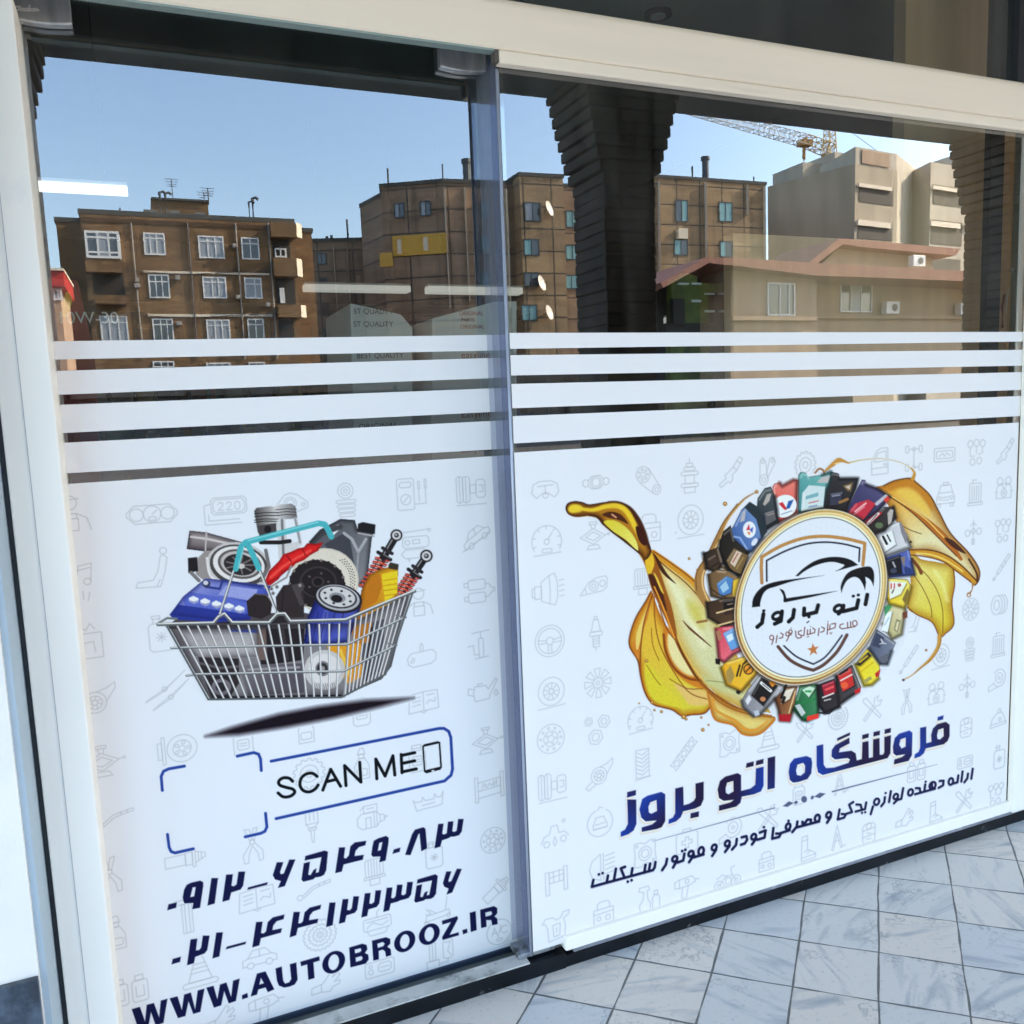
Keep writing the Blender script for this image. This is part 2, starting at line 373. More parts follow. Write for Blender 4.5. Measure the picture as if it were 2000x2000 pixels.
# the covered walk in front: soffit beam and three columns with corbelled stone heads
por = thing('portico_roof', 'dark soffit of the covered walk in front of the shop, mirrored along the top of the glass', 'portico', (2.7, 0.4, 3.39))
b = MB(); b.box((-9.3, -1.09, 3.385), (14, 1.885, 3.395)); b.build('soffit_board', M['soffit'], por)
def column(cx, label, hw=0.175):
    t = thing('portico_column', label, 'column', (cx, -0.85, 0), 'stone columns of the covered walk')
    rnd = random.Random(int(cx * 100))
    b = MB(); h = 0.068; z = 0.0; k = 0
    yb, yf = -1.06, -0.66
    while z < 3.37:
        z1 = min(z + h, 3.383)
        q = max(0.0, (z - 2.80) / 0.55)
        e = 0.0 if z < 2.80 else 0.145 * min(1, q) ** 0.85 + 0.012
        j = rnd.uniform(-0.005, 0.005)
        b.box((cx - hw - e + j, yb - e * 0.2, z + 0.004), (cx + hw + e + j, yf + e * 0.5, z1 - 0.004))
        z = z1
    b.build('stone_course', M['column'], t, bevel=0.006, seg=1)
    b = MB(); b.box((cx - hw + 0.01, yb + 0.01, 0), (cx + hw - 0.01, yf - 0.01, 3.384)); b.build('core', M['column'], t)
    b = MB(); b.box((cx - 0.24, yb - 0.05, 0.0), (cx + 0.24, yf + 0.05, 0.16)); b.build('base_block', M['dusty_stone'], t, bevel=0.01)
column(2.725, 'dark stone column with stepped flaring head, mirrored in the middle of the fixed pane')
column(-0.675, 'dark stone column with stepped flaring head, mirrored at the left edge of the door')
column(6.60, 'stone column with stepped flaring head, mirrored at the right end of the fixed pane', 0.625)

# ================================================================ shop front frame
fr = thing('shopfront_frame', 'white and cream aluminium frame of the shop front standing on a black marble plinth', 'shop front', (1.2, 1.92, 0))
b = MB()
a0, a1 = pt(20, 0, 1.92).x, XL
xg = pt(150, 1200, 1.92)
b.box((XL + 0.006, 1.92, 0.0), (pt(140, 1120, 1.92).x, 2.06, 2.31))
post = b.build('post', M['alu_white'], fr, bevel=0.003)
b = MB(); b.box((XL - 0.003, 1.926, 0.0), (XL + 0.006, 2.06, 2.31)); b.build('gasket', M['black_rubber'], fr)
# fine groove down the post face
b = MB(); b.box((-0.232, 1.9185, 0.03), (-0.2305, 1.9215, 2.30)); b.build('groove', mat('groove_grey', (0.5, 0.5, 0.5), 0.6), fr)
# lintel: rounded top, faint crease, lip along the lower edge over the fixed pane
def lintel():
    prof = []
    z0, z1 = 2.321, 2.437
    prof.append((1.9285, z0)); prof.append((1.903, z0)); prof.append((1.899, z0 + 0.004))
    for k in range(9):
        an = k / 8 * math.pi / 2
        prof.append((1.899 + 0.022 * (1 - math.cos(an)), z1 - 0.022 + 0.022 * math.sin(an)))
    prof.append((1.9285, z1))
    b = MB(); poly = [(-0.45, y, z) for y, z in prof]
    b.prism(poly, (3.31, 0, 0))
    return b.build('lintel_beam', M['alu_cream'], fr, smooth=False)
lintel()
b = MB(); b.box((0.806, 1.9005, 2.2905), (2.86, 1.9285, 2.3205)); b.build('lintel_lip', M['alu_cream'], fr, bevel=0.004)
b = MB(); b.box((-0.168, 2.045, 2.372), (0.70, 2.075, 2.385)); b.box((-0.168, 2.05, 2.39), (0.80, 2.09, 2.436)); b.build('door_head', mat('door_head', (0.30, 0.32, 0.29), 0.4, metal=0.2), fr, bevel=0.002)
b = MB(); b.box((-0.168, 1.9035, 2.3165), (0.795, 1.9290, 2.3207)); b.build('lintel_return', mat('lintel_return', (0.30, 0.35, 0.30), 0.5), fr)
b = MB(); b.box((-0.168, 1.931, 2.325), (0.80, 1.9445, 2.436)); b.build('lintel_back', mat('lintel_back', (0.05, 0.05, 0.05), 0.6), fr)
# end piece of the lip
b = MB(); b.box((0.795, 1.903, 2.292), (0.8055, 1.9285, 2.3205)); b.build('lip_end', mat('lip_end', (0.10, 0.08, 0.06), 0.6), fr, bevel=0.002)
# bottom: plinth, grey track, white rail, ledge before the door
b = MB(); b.box((XL - 0.003, YP, 0.0), (0.905, 1.950, 0.0420)); b.box((0.905, YP + 0.003, 0.0), (2.86, 2.0, 0.0345)); b.build('marble_plinth', M['black_marble'], fr, bevel=0.0025)
b = MB(); b.box((0.93, YP + 0.005, 0.0347), (2.86, 1.99, 0.0448)); b.build('grey_track', M['grey_track'], fr, bevel=0.002)
b = MB(); b.box((0.905, 1.915, 0.0450), (2.625, 1.985, 0.0848)); b.build('bottom_rail', M['alu_white'], fr, bevel=0.005)
b = MB(); b.box((XL + 0.01, YP + 0.003, 0.0422), (0.80, 1.963, 0.0465)); b.build('threshold_ledge', M['ledge'], fr, bevel=0.001)
b = MB(); b.box((0.775, 1.935, 0.0467), (0.885, 1.995, 0.062)); b.build('floor_patch', mat('floor_patch', (0.32, 0.33, 0.34), 0.45, metal=0.5, var=0.4, vscale=25, dark=(0.05, 0.05, 0.05), dscale=20, dlo=0.5, dhi=0.6), fr, bevel=0.004)
b = MB(); b.box((XL + 0.05, 1.9645, 0.0), (0.93, 2.10, 0.011)); b.build('door_track', mat('track_green', (0.16, 0.18, 0.165), 0.5, var=0.2, vscale=8), fr)
# right end post
xr = pt(1981, 1330, 1.915).x
b = MB(); b.box((xr + 0.002, 1.905, 0.047), (xr + 0.16, 1.9285, 2.2900)); b.build('end_post', M['alu_white'], fr, bevel=0.003)

# ================================================================ glass
door = thing('glass_door', 'frameless glass door with white film, shopping basket print and chrome top fittings', 'glass door', (0.31, YD, 0.04))
win = thing('shop_window', 'fixed glass pane with white film, golden oil splash print and dark blue shop name', 'shop window', (1.7, YG, 0.05))
xd0, xd1 = pt(140, 1120, 1.92).x - 0.02, 0.868
def pane(x0, x1, z0, z1, Y, parent, seed):
    """10 mm sheet whose outer face is very slightly wavy, as toughened glass is"""
    b = MB(); nx, nz = 56, 64
    rn = random.Random(seed); wv = [(rn.uniform(5, 15), rn.uniform(6, 18), rn.uniform(0, 6.28), rn.uniform(0.4, 1)) for _ in range(7)]
    sw = sum(w_[3] for w_ in wv)
    for j in range(nz + 1):
        for i in range(nx + 1):
            x = x0 + (x1 - x0) * i / nx; z = z0 + (z1 - z0) * j / nz
            h = sum(w_[3] * math.sin(w_[0] * x + w_[1] * z + w_[2]) for w_ in wv) / sw
            b.v.append((x, Y + 0.00006 + 0.00006 * h, z))
    for j in range(nz):
        for i in range(nx):
            k = j * (nx + 1) + i
            b.f.append((k, k + 1, k + nx + 2, k + nx + 1)); b.m.append(0)
    nf = len(b.f); Yb = Y + 0.010; F = Y + 0.00006
    for q in ([(x0, Yb, z0), (x0, Yb, z1), (x1, Yb, z1), (x1, Yb, z0)], [(x0, F, z0), (x0, F, z1), (x0, Yb, z1), (x0, Yb, z0)], [(x1, F, z0), (x1, Yb, z0), (x1, Yb, z1), (x1, F, z1)], [(x0, F, z1), (x1, F, z1), (x1, Yb, z1), (x0, Yb, z1)], [(x0, F, z0), (x0, Yb, z0), (x1, Yb, z0), (x1, F, z0)]): b.face(q)
    me = bpy.data.meshes.new('glass_pane'); me.from_pydata(b.v, [], b.f); me.materials.append(M['glass'])
    me.polygons.foreach_set('use_smooth', [i < nf for i in range(len(me.polygons))])
    o = bpy.data.objects.new('glass_pane', me); COL.objects.link(o); o.parent = parent; o.matrix_parent_inverse = Matrix.Translation(-Vector(parent.location))
    return o
pane(xd0, xd1, 0.0285, 2.46, YD, door, 3)
xw0 = 0.8155
pane(xw0, 2.86, 0.055, 2.3195, YG, win, 8)
b = MB(); b.box((xd0, YD - 0.004, 0.0115), (0.845, YD + 0.018, 0.0283)); b.build('bottom_rail', mat('door_rail_blue', (0.05, 0.065, 0.095), 0.4, metal=0.4), door, bevel=0.002)
tr = thing('transom_window', 'dark strip of glass above the cream lintel', 'window', (1.2, 1.95, 2.44))
b = MB(); b.box((-0.45, 1.95, 2.4375), (2.56, 1.96, 3.38)); b.build('glass_pane', M['glass'], tr)
b = MB(); b.box((2.561, 1.93, 2.4375), (2.60, 1.99, 3.38)); b.build('frame', M['black_rubber'], tr)

def line(p, q, x):
    return p[1] + (q[1] - p[1]) * (x - p[0]) / (q[0] - p[0])
def strip(parent, Y, x0, x1, top, bot, name, m, th=0.0006):
    """printed film between two lines of the photograph, lying on the outer face of a pane"""
    n = 10
    b = MB()
    T = []; Bt = []
    for i in range(2):
        X = (x0, x1)[i]
        T.append(X); Bt.append(X)
    def z_at(l, X):
        za, zb = pt(*l[0], Y), pt(*l[1], Y)
        return za.z + (zb.z - za.z) * (X - za.x) / (zb.x - za.x)
    poly = [(x0, Y, z_at(bot, x0)), (x1, Y, z_at(bot, x1)), (x1, Y, z_at(top, x1)), (x0, Y, z_at(top, x0))]
    b.prism(poly, (0, -th, 0))
    return b.build(name, m, parent)
dst = [(((91, 667), (700, 658)), ((93.5, 702.5), (700, 690))), (((95, 725), (700, 707)), ((100, 771.5), (700, 748.5))),
       (((103, 791.3), (700, 768.5)), ((108.7, 846.4), (700, 817.4))), (((110.5, 865.6), (700, 835.5)), ((116.7, 925), (700, 892.4)))]
for tp, bt in dst:
    strip(door, YD - 0.0002, xd0 + 0.001, 0.8555, tp, bt, 'film_stripe', M['film'])
door_film = strip(door, YD - 0.0002, xd0 + 0.001, 0.8555, ((119.6, 946), (700, 908)), ((650, 1955.5), (1027, 1839.5)), 'printed_film', M['film'])
wst = [(((1300, 649.6), (2000, 648.2)), ((1300, 677), (2000, 667))), (((1300, 690.6), (2000, 683.3)), ((1300, 727.5), (2000, 714))),
       (((1300, 743), (2000, 726.8)), ((1300, 786.6), (2000, 761.2))), (((1300, 801), (2000, 773.2)), ((1300, 850), (2000, 812)))]
for tp, bt in wst:
    strip(win, YG - 0.0002, xw0 + 0.001, 2.855, tp, bt, 'film_stripe', M['film'])
win_film = strip(win, YG - 0.0002, xw0 + 0.001, xr - 0.001, ((1300, 866.3), (2000, 824.6)), ((1045, 1858), (1974, 1577)), 'printed_film', M['film'])

# translucent seal between door and pane
def sealmat(name, col, fac, tint):
    m, t, p = newmat(name)
    p.inputs['Base Color'].default_value = tuple(col) + (1,)
    p.inputs['Roughness'].default_value = 0.22
    tr_ = t.nodes.new('ShaderNodeBsdfTransparent'); tr_.inputs['Color'].default_value = tuple(tint) + (1,)
    mx = t.nodes.new('ShaderNodeMixShader'); mx.inputs[0].default_value = fac
    t.links.new(tr_.outputs[0], mx.inputs[1]); t.links.new(p.outputs[0], mx.inputs[2])
    t.links.new(mx.outputs[0], t.nodes['Material Output'].inputs['Surface'])
    return m
M['seal'] = sealmat('pvc_seal', (0.44, 0.45, 0.52), 0.16, (0.72, 0.75, 0.88))
M['seal_clear'] = sealmat('pvc_clear', (0.58, 0.59, 0.62), 0.08, (0.90, 0.91, 0.95))
b = MB(); b.box((0.8085, YG + 0.0115, 0.047), (0.8105, YG + 0.046, 2.325)); b.build('seal_fin', M['seal'], door)
b = MB(); b.box((0.8085, YG + 0.0465, 0.047), (0.8105, YD - 0.0050, 2.325)); b.build('seal_web', M['seal_clear'], door)
b = MB(); b.box((0.795, YD - 0.0048, 0.047), (0.853, YD - 0.0028, 2.40)); b.build('seal_flange', M['seal_clear'], door)
b = MB(); b.tube([(0.8125, YG + 0.006, 0.05), (0.8125, YG + 0.006, 2.29)], 0.004, 10); b.build('seal_bead', mat('seal_bead', (0.42, 0.43, 0.50), 0.12, spec=0.8), door, smooth=True)

# top patch fittings
def fitting(x0, x1, zt, zb, sag):
    b = MB(); n = 14
    poly = [(x0, 0, zt)] + [(x1, 0, zt)] + [(x1 - (x1 - x0) * k / n, 0, zb - sag * math.sin(math.pi * (0.18 + 0.72 * (1 - k / n))) + 0.003) for k in range(n + 1)]
    yf = YD - 0.026
    b.prism([(x, yf, z) for x, _, z in poly], (0, 0.024, 0))
    return b.build('patch_fitting', M['steel'], door, bevel=0.0035, seg=3)
def zAt(px, py, Y): return pt(px, py, Y)
f1a, f1b = pt(22, 30, 2.005), pt(140, 36, 2.005)
fitting(f1a.x + 0.004, f1b.x, 2.43, f1a.z - 0.004, 0.008)
f2a, f2b = pt(860, 128, 2.005), pt(946, 140, 2.005)
fitting(f2a.x, f2b.x + 0.006, 2.43, f2a.z, 0.010)
# ================================================================ across the street (seen only as the mirror image in the panes)
def brickmat(name, c1, c2, mortar, bw, bh, ms, axis='x', var=0.25, off=0.5, stain=None, rough=0.85):
    m, t, p = newmat(name)
    tc = t.nodes.new('ShaderNodeTexCoord')
    sp = t.nodes.new('ShaderNodeSeparateXYZ'); t.links.new(tc.outputs['Object'], sp.inputs[0])
    ad = t.nodes.new('ShaderNodeMath'); ad.operation = 'ADD'; t.links.new(sp.outputs['X'], ad.inputs[0]); t.links.new(sp.outputs['Y'], ad.inputs[1])
    cb = t.nodes.new('ShaderNodeCombineXYZ'); t.links.new(ad.outputs[0] if axis == 'xy' else sp.outputs['X'], cb.inputs[0]); t.links.new(sp.outputs['Z'], cb.inputs[1])
    br = t.nodes.new('ShaderNodeTexBrick'); br.offset = off
    br.inputs['Scale'].default_value = 1.0; br.inputs['Brick Width'].default_value = bw; br.inputs['Row Height'].default_value = bh
    br.inputs['Mortar Size'].default_value = ms; br.inputs['Color1'].default_value = c1 + (1,); br.inputs['Color2'].default_value = c2 + (1,); br.inputs['Mortar'].default_value = mortar + (1,)
    t.links.new(cb.outputs[0], br.inputs['Vector'])
    n = t.nodes.new('ShaderNodeTexNoise'); n.inputs['Scale'].default_value = 0.5; n.inputs['Detail'].default_value = 12; n.inputs['Roughness'].default_value = 0.72
    mh = t.nodes.new('ShaderNodeMapping'); mh.inputs['Scale'].default_value = (0.5, 0.5, 2.2); t.links.new(tc.outputs['Object'], mh.inputs[0]); t.links.new(mh.outputs[0], n.inputs[0])
    r = t.nodes.new('ShaderNodeMapRange'); r.inputs['From Min'].default_value = 0.3; r.inputs['From Max'].default_value = 0.7; r.inputs['To Min'].default_value = 1 - var; r.inputs['To Max'].default_value = 1 + var
    t.links.new(n.outputs[0], r.inputs['Value'])
    # vertical weather streaks
    mp = t.nodes.new('ShaderNodeMapping'); mp.inputs['Scale'].default_value = (1.8, 1.8, 0.12); t.links.new(tc.outputs['Object'], mp.inputs[0])
    n2 = t.nodes.new('ShaderNodeTexNoise'); n2.inputs['Scale'].default_value = 1.0; n2.inputs['Detail'].default_value = 6; t.links.new(mp.outputs[0], n2.inputs[0])
    r2 = t.nodes.new('ShaderNodeMapRange'); r2.inputs['From Min'].default_value = 0.5; r2.inputs['From Max'].default_value = 0.75; r2.inputs['To Min'].default_value = 1.0; r2.inputs['To Max'].default_value = 0.62; t.links.new(n2.outputs[0], r2.inputs['Value'])
    mu = t.nodes.new('ShaderNodeMath'); mu.operation = 'MULTIPLY'; t.links.new(r.outputs[0], mu.inputs[0]); t.links.new(r2.outputs[0], mu.inputs[1])
    vm = t.nodes.new('ShaderNodeVectorMath'); vm.operation = 'SCALE'; t.links.new(br.outputs['Color'], vm.inputs[0]); t.links.new(mu.outputs[0], vm.inputs['Scale'])
    t.links.new(vm.outputs[0], p.inputs['Base Color'])
    p.inputs['Roughness'].default_value = rough
    return m
M['brick'] = brickmat('brown_brick', (0.23, 0.125, 0.048), (0.165, 0.088, 0.035), (0.15, 0.10, 0.05), 0.42, 0.16, 0.012, var=0.42)
M['panel'] = brickmat('concrete_panel', (0.25, 0.165, 0.105), (0.29, 0.19, 0.115), (0.06, 0.05, 0.04), 2.9, 1.75, 0.06, off=0.0, var=0.36)
M['panel_o'] = brickmat('ochre_panel', (0.36, 0.24, 0.125), (0.31, 0.205, 0.11), (0.07, 0.055, 0.04), 2.4, 1.75, 0.06, off=0.0, var=0.36)
M['render_grey'] = mat('grey_render', (0.40, 0.33, 0.235), 0.9, var=0.16, vscale=0.6, stretch=(1, 1, 0.2))
M['render_pale'] = mat('pale_render', (0.46, 0.40, 0.31), 0.9, var=0.14, vscale=0.7, stretch=(1, 1, 0.3))
M['pink'] = mat('pink_render', (0.40, 0.28, 0.185), 0.9, var=0.16, vscale=0.9, stretch=(1, 1, 0.4))
M['roof_red'] = mat('red_roof', (0.25, 0.10, 0.065), 0.7, var=0.35, vscale=1.5, stretch=(6, 1, 3))
M['trim'] = mat('pale_trim', (0.72, 0.62, 0.48), 0.8)
M['darkroof'] = mat('dark_coping', (0.07, 0.07, 0.06), 0.8)
M['winframe'] = mat('window_frame_white', (0.72, 0.72, 0.70), 0.5)
M['winframe_d'] = mat('window_frame_dark', (0.04, 0.05, 0.05), 0.5)
M['pane_dark'] = mat('pane_dark', (0.05, 0.06, 0.07), 0.05, spec=1.0)
M['pane_teal'] = mat('pane_curtain_teal', (0.22, 0.42, 0.42), 0.3)
M['pane_grey'] = mat('pane_curtain_grey', (0.30, 0.33, 0.36), 0.3)
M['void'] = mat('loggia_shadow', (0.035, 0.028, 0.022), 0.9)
M['yellow'] = mat('yellow_cladding', (0.62, 0.36, 0.05), 0.7, var=0.08, vscale=1)
M['crane'] = mat('crane_white', (0.70, 0.66, 0.56), 0.5)
M['crane_y'] = mat('crane_yellow', (0.55, 0.38, 0.10), 0.5)
M['pipe'] = mat('vent_pipe', (0.07, 0.075, 0.08), 0.6)
M['dish'] = mat('dish', (0.72, 0.66, 0.58), 0.5)

class Wall:
    """vertical plane through two places A, B of the mirror image; px() gives the real point behind a photo pixel"""
    def __init__(s, A, B):
        s.A = Vector((A[0], A[1], 0)); s.B = Vector((B[0], B[1], 0))
        d = (s.B - s.A).normalized()
        s.n = Vector((d.y, -d.x, 0))
        if s.n.dot(-s.A) < 0: s.n = -s.n          # towards the viewer
    def v(s, px, py, out=0.0):
        d = Vector(ray(px, py))
        C = Vector((0, 0, CAM_Z))
        o = s.A + s.n * out
        return C + d * ((o - C).dot(s.n) / d.dot(s.n))
    def P(s, px, py, out=0.0):
        return mir(s.v(px, py, out))
def plane(Y): return Wall((0, Y), (1, Y))

def quad(b, w, x0, y0, x1, y1, out, dep, m=0):
    """a box on the wall whose front spans the pixel rectangle"""
    c = [w.v(x0, y0, out), w.v(x1, y0, out), w.v(x1, y1, out), w.v(x0, y1, out)]
    zt, zb = (c[0].z + c[1].z) / 2, (c[2].z + c[3].z) / 2
    xl, xr_ = (c[0] + c[3]) / 2, (c[1] + c[2]) / 2
    poly = [mir((xl.x, xl.y, zt)), mir((xr_.x, xr_.y, zt)), mir((xr_.x, xr_.y, zb)), mir((xl.x, xl.y, zb))]
    b.prism(poly, Vector((w.n.x, -w.n.y, 0)) * dep, m)

def window(parent, w, x0, y0, x1, y1, fmat, pm, bars=(0.5,), hbars=(), fr_=0.09, out=0.06):
    """frame with panes: px rectangle"""
    c = [w.v(x0, y0), w.v(x1, y0), w.v(x1, y1), w.v(x0, y1)]
    zt, zb = (c[0].z + c[1].z) / 2, (c[2].z + c[3].z) / 2
    L, Rr = (c[0] + c[3]) / 2, (c[1] + c[2]) / 2
    u = Vector((Rr.x - L.x, Rr.y - L.y, 0)); wd = u.length; u.normalize(); H = zt - zb
    def bx(b, a0, a1, h0, h1, o0, o1):
        p0 = Vector((L.x, L.y, 0)) + u * a0; p1 = Vector((L.x, L.y, 0)) + u * a1
        base = [p0 + w.n * o0, p1 + w.n * o0, p1 + w.n * o1, p0 + w.n * o1]
        b.prism([mir((q.x, q.y, zb + h0)) for q in base], (0, 0, h1 - h0))
    b = MB()
    bx(b, 0, fr_, 0, H, 0.0, out); bx(b, wd - fr_, wd, 0, H, 0.0, out); bx(b, fr_, wd - fr_, 0, fr_, 0.0, out); bx(b, fr_, wd - fr_, H - fr_, H, 0.0, out)
    for q in bars: bx(b, wd * q - fr_ * 0.4, wd * q + fr_ * 0.4, fr_, H - fr_, 0.0, out * 0.9)
    for q in hbars: bx(b, fr_, wd - fr_, H * q - fr_ * 0.4, H * q + fr_ * 0.4, 0.0, out * 0.8)
    f = b.build('window', fmat, parent)
    pms = pm if isinstance(pm, (list, tuple)) else [pm]
    b = MB(); k = len(pms)
    for i in range(k):
        n0 = len(b.f)
        bx(b, fr_ + (wd - 2 * fr_) * i / k, fr_ + (wd - 2 * fr_) * (i + 1) / k, fr_, H - fr_, 0.005, 0.02)
        for j in range(n0, len(b.f)): b.m[j] = i
    o = b.build('pane', pms, f)
    o.parent = f; o.matrix_parent_inverse = Matrix.Translation(-Vector(parent.location))
    o.matrix_parent_inverse = f.matrix_parent_inverse.copy() if False else Matrix.Identity(4)
    return f

def mass(parent, plan, ztop, name, m, depth_dir=None, zbot=-0.2, coping=True):
    """walls over a plan polygon given in mirror-image coordinates"""
    b = MB(); b.prism([mir((p[0], p[1], zbot)) for p in plan], (0, 0, ztop - zbot)); o = b.build(name, m, parent)
    if coping:
        cx = sum(p[0] for p in plan) / len(plan); cy = sum(p[1] for p in plan) / len(plan)
        b = MB()
        pl = []
        for p in plan:
            d = Vector((p[0] - cx, p[1] - cy)); d = d * (1 + 0.12 / max(d.length, 1))
            pl.append((cx + d.x, cy + d.y))
        b.prism([mir((p[0], p[1], ztop + 0.002)) for p in pl], (0, 0, 0.28)); b.build('coping', M['darkroof'], parent)
    return o

# ---------------------------------------------------------------- brown brick block
YB = 60.0
W0, W1 = plane(YB), plane(YB + 2.2)
bb = thing('brick_apartment_block', 'brown brick apartment block of four storeys mirrored at the left of the door', 'apartment building', mir((3.2, YB + 5, 0)))
zr = (W0.v(155, 416).z + W0.v(574, 434).z) / 2
xa, xb_ = W0.v(157, 430).x, W0.v(574, 450).x
mass(bb, [(xa, YB), (xb_, YB), (xb_, YB + 2.6), (xa, YB + 2.6)], zr, 'main_wall', M['brick'])
xl, xr2 = W1.v(108, 430).x, W1.v(609, 450).x
mass(bb, [(xl, YB + 2.2), (xr2, YB + 2.2), (xr2, YB + 13), (xl, YB + 13)], zr - 0.1, 'rear_wall', M['brick'])
# string courses
b = MB()
for y0, y1, y2 in ((528, 531, 545), (612, 616, 626)):
    z = W0.v(300, y0).z; z2 = W0.v(300, y1 + 1).z
    b.box(mir((xa + 5.6 * 0.6, YB - 0.08, z)), mir((xb_ - 1.8, YB, z2)))
b.build('string_course', M['trim'], bb)
for (x0, y0, x1, y1, pm, bars, hb) in ((281, 454, 323, 497, 'pane_grey', (0.3, 0.6), (0.75,)), (388, 460, 438, 504, 'pane_grey', (0.36, 0.66), (0.75,)), (472, 463, 507, 506, 'pane_dark', (0.5,), (0.72,)),
        (291, 535, 332, 581, 'pane_dark', (0.35, 0.65), (0.7,)), (397, 540, 443, 582, 'pane_grey', (0.4, 0.66), (0.75,)), (478, 542, 512, 583, 'pane_grey', (0.6,), (0.7,)),
        (299, 621, 340, 668, 'pane_dark', (0.4, 0.7), (0.75,)), (405, 623, 451, 670, 'pane_grey', (0.36, 0.66), (0.75,)), (485, 622, 517, 668, 'pane_dark', (0.5,), (0.75,)), (195, 616, 250, 668, 'pane_grey', (0.33, 0.66), (0.75,)),
        (299, 705, 342, 750, 'pane_dark', (0.4, 0.7), (0.75,)), (405, 707, 453, 752, 'pane_grey', (0.36, 0.66), (0.75,)), (488, 706, 520, 750, 'pane_dark', (0.5,), (0.75,))):
    window(bb, W0, x0, y0, x1, y1, M['winframe'], M[pm], bars, hb)
# glazed bay
Wb = plane(YB - 0.9)
for y0, y1 in ((442, 452), (503, 530)):
    b = MB(); quad(b, Wb, 166, y0, 236, y1, 0, -0.88); b.build('bay_wall', M['brick'], bb)
window(bb, Wb, 166, 450, 234, 503, M['winframe'], [M['pane_dark'], M['pane_grey'], M['pane_dark']], (0.36, 0.68), (0.22, 0.76), 0.14)
b = MB(); quad(b, Wb, 167, 451, 235, 503, -0.05, -0.8); b.build('bay_side', M['winframe'], bb)
# loggias as flat panels, their shade put into the colour; balconies
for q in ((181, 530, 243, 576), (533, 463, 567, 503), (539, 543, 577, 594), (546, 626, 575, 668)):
    b = MB(); quad(b, W0, *q, 0.03, -0.02); b.build('loggia_shade_panel', M['void'], bb)
for k, (x0, y0, x1, y1) in enumerate(((184, 575, 246, 592), (536, 503, 580, 538), (544, 595, 588, 619), (530, 433, 579, 461))):
    b = MB(); quad(b, plane(YB - 1.0), x0, y0, x1, y1, 0, -0.98); b.build('balcony', M['brick'], bb)
    if k:
        wq = plane(YB - 1.0); p = wq.v(x1, y0); q = wq.v(x1 + (x1 - x0) * 0.02, y1)
        b = MB(); b.prism([mir((p.x, YB - 1.0, q.z)), mir((p.x + 0.42, YB - 0.55, q.z)), mir((p.x, YB - 0.55, q.z))], (0, 0, p.z - q.z)); b.build('balcony_sun_wedge', M['trim'], bb)  # added wedge, angled and pale to catch the sun as a lit edge
for (x0, y0, x1, y1) in ((547, 562, 556, 592), (537, 484, 560, 502)):
    window(bb, W0, x0, y0, x1, y1, M['winframe'], M['pane_grey'], (0.5,), (), 0.1, 0.12)
M['clutter'] = mat('clutter_grey', (0.32, 0.30, 0.27), 0.7)
for q in ((343, 536, 352, 545), (264, 541, 272, 549), (262, 552, 274, 560), (455, 474, 461, 482), (345, 626, 356, 634), (462, 575, 470, 583), (520, 590, 528, 598)):
    b = MB(); quad(b, W0, *q, 0.5, -0.45); b.build('cooler_unit', M['clutter'], bb, bevel=0.03)
for x in (256, 366, 460, 524):
    b = MB(); p, q = W0.v(x, 434, 0.08), W0.v(x + 8, 700, 0.08); b.tube([mir((p.x, p.y, p.z)), mir((p.x, p.y, q.z))], 0.05, 6); b.build('drain_pipe', M['clutter' if x != 366 else 'pipe'], bb)
for ya, yb in ((520, 528), (606, 612)):
    b = MB(); p, q = W0.v(165, ya, 0.12), W0.v(528, yb, 0.12); m_ = (p + q) / 2 + Vector((0, 0, -0.35)); b.tube([mir(p), mir(m_), mir(q)], 0.02, 5); b.build('cable', M['pipe'], bb)
b = MB(); quad(b, W0, 159, 432, 571, 440, 0.05, -0.04); b.build('soldier_course', mat('dark_brick', (0.085, 0.045, 0.02), 0.9, var=0.3, vscale=2), bb)
# low dark row of shops, added so the gaps between the film stripes mirror dark
YS = 47.0
rowm = [mat('shop_%s' % n, c_, 0.5, var=0.2) for n, c_ in (('dark', (0.02, 0.018, 0.016)), ('brown', (0.05, 0.03, 0.02)), ('grey', (0.045, 0.045, 0.045)))]
for k in range(9):
    x0 = -9 + k * 5.4
    t = thing('added_street_shop', 'dark low shop unit added across the street to darken the gaps between the white film stripes', 'shop', mir((x0 + 2.7, YS + 2, 0)), 'added dark low shops across the street')
    hh = 3.7 + 0.25 * math.sin(k * 2.3)
    b = MB(); b.box(mir((x0, YS, -0.3)), mir((x0 + 5.36, YS + 6, hh))); b.build('wall', rowm[k % 3], t)
    b = MB(); b.box(mir((x0 + 0.3, YS - 0.05, 0.0)), mir((x0 + 5.0, YS - 0.005, 2.6))); b.build('shop_glass', M['pane_dark'], t)
    b = MB(); b.box(mir((x0 + 0.1, YS - 0.9, 2.75)), mir((x0 + 5.2, YS - 0.01, 3.0))); b.build('canopy', rowm[(k + 1) % 3], t)
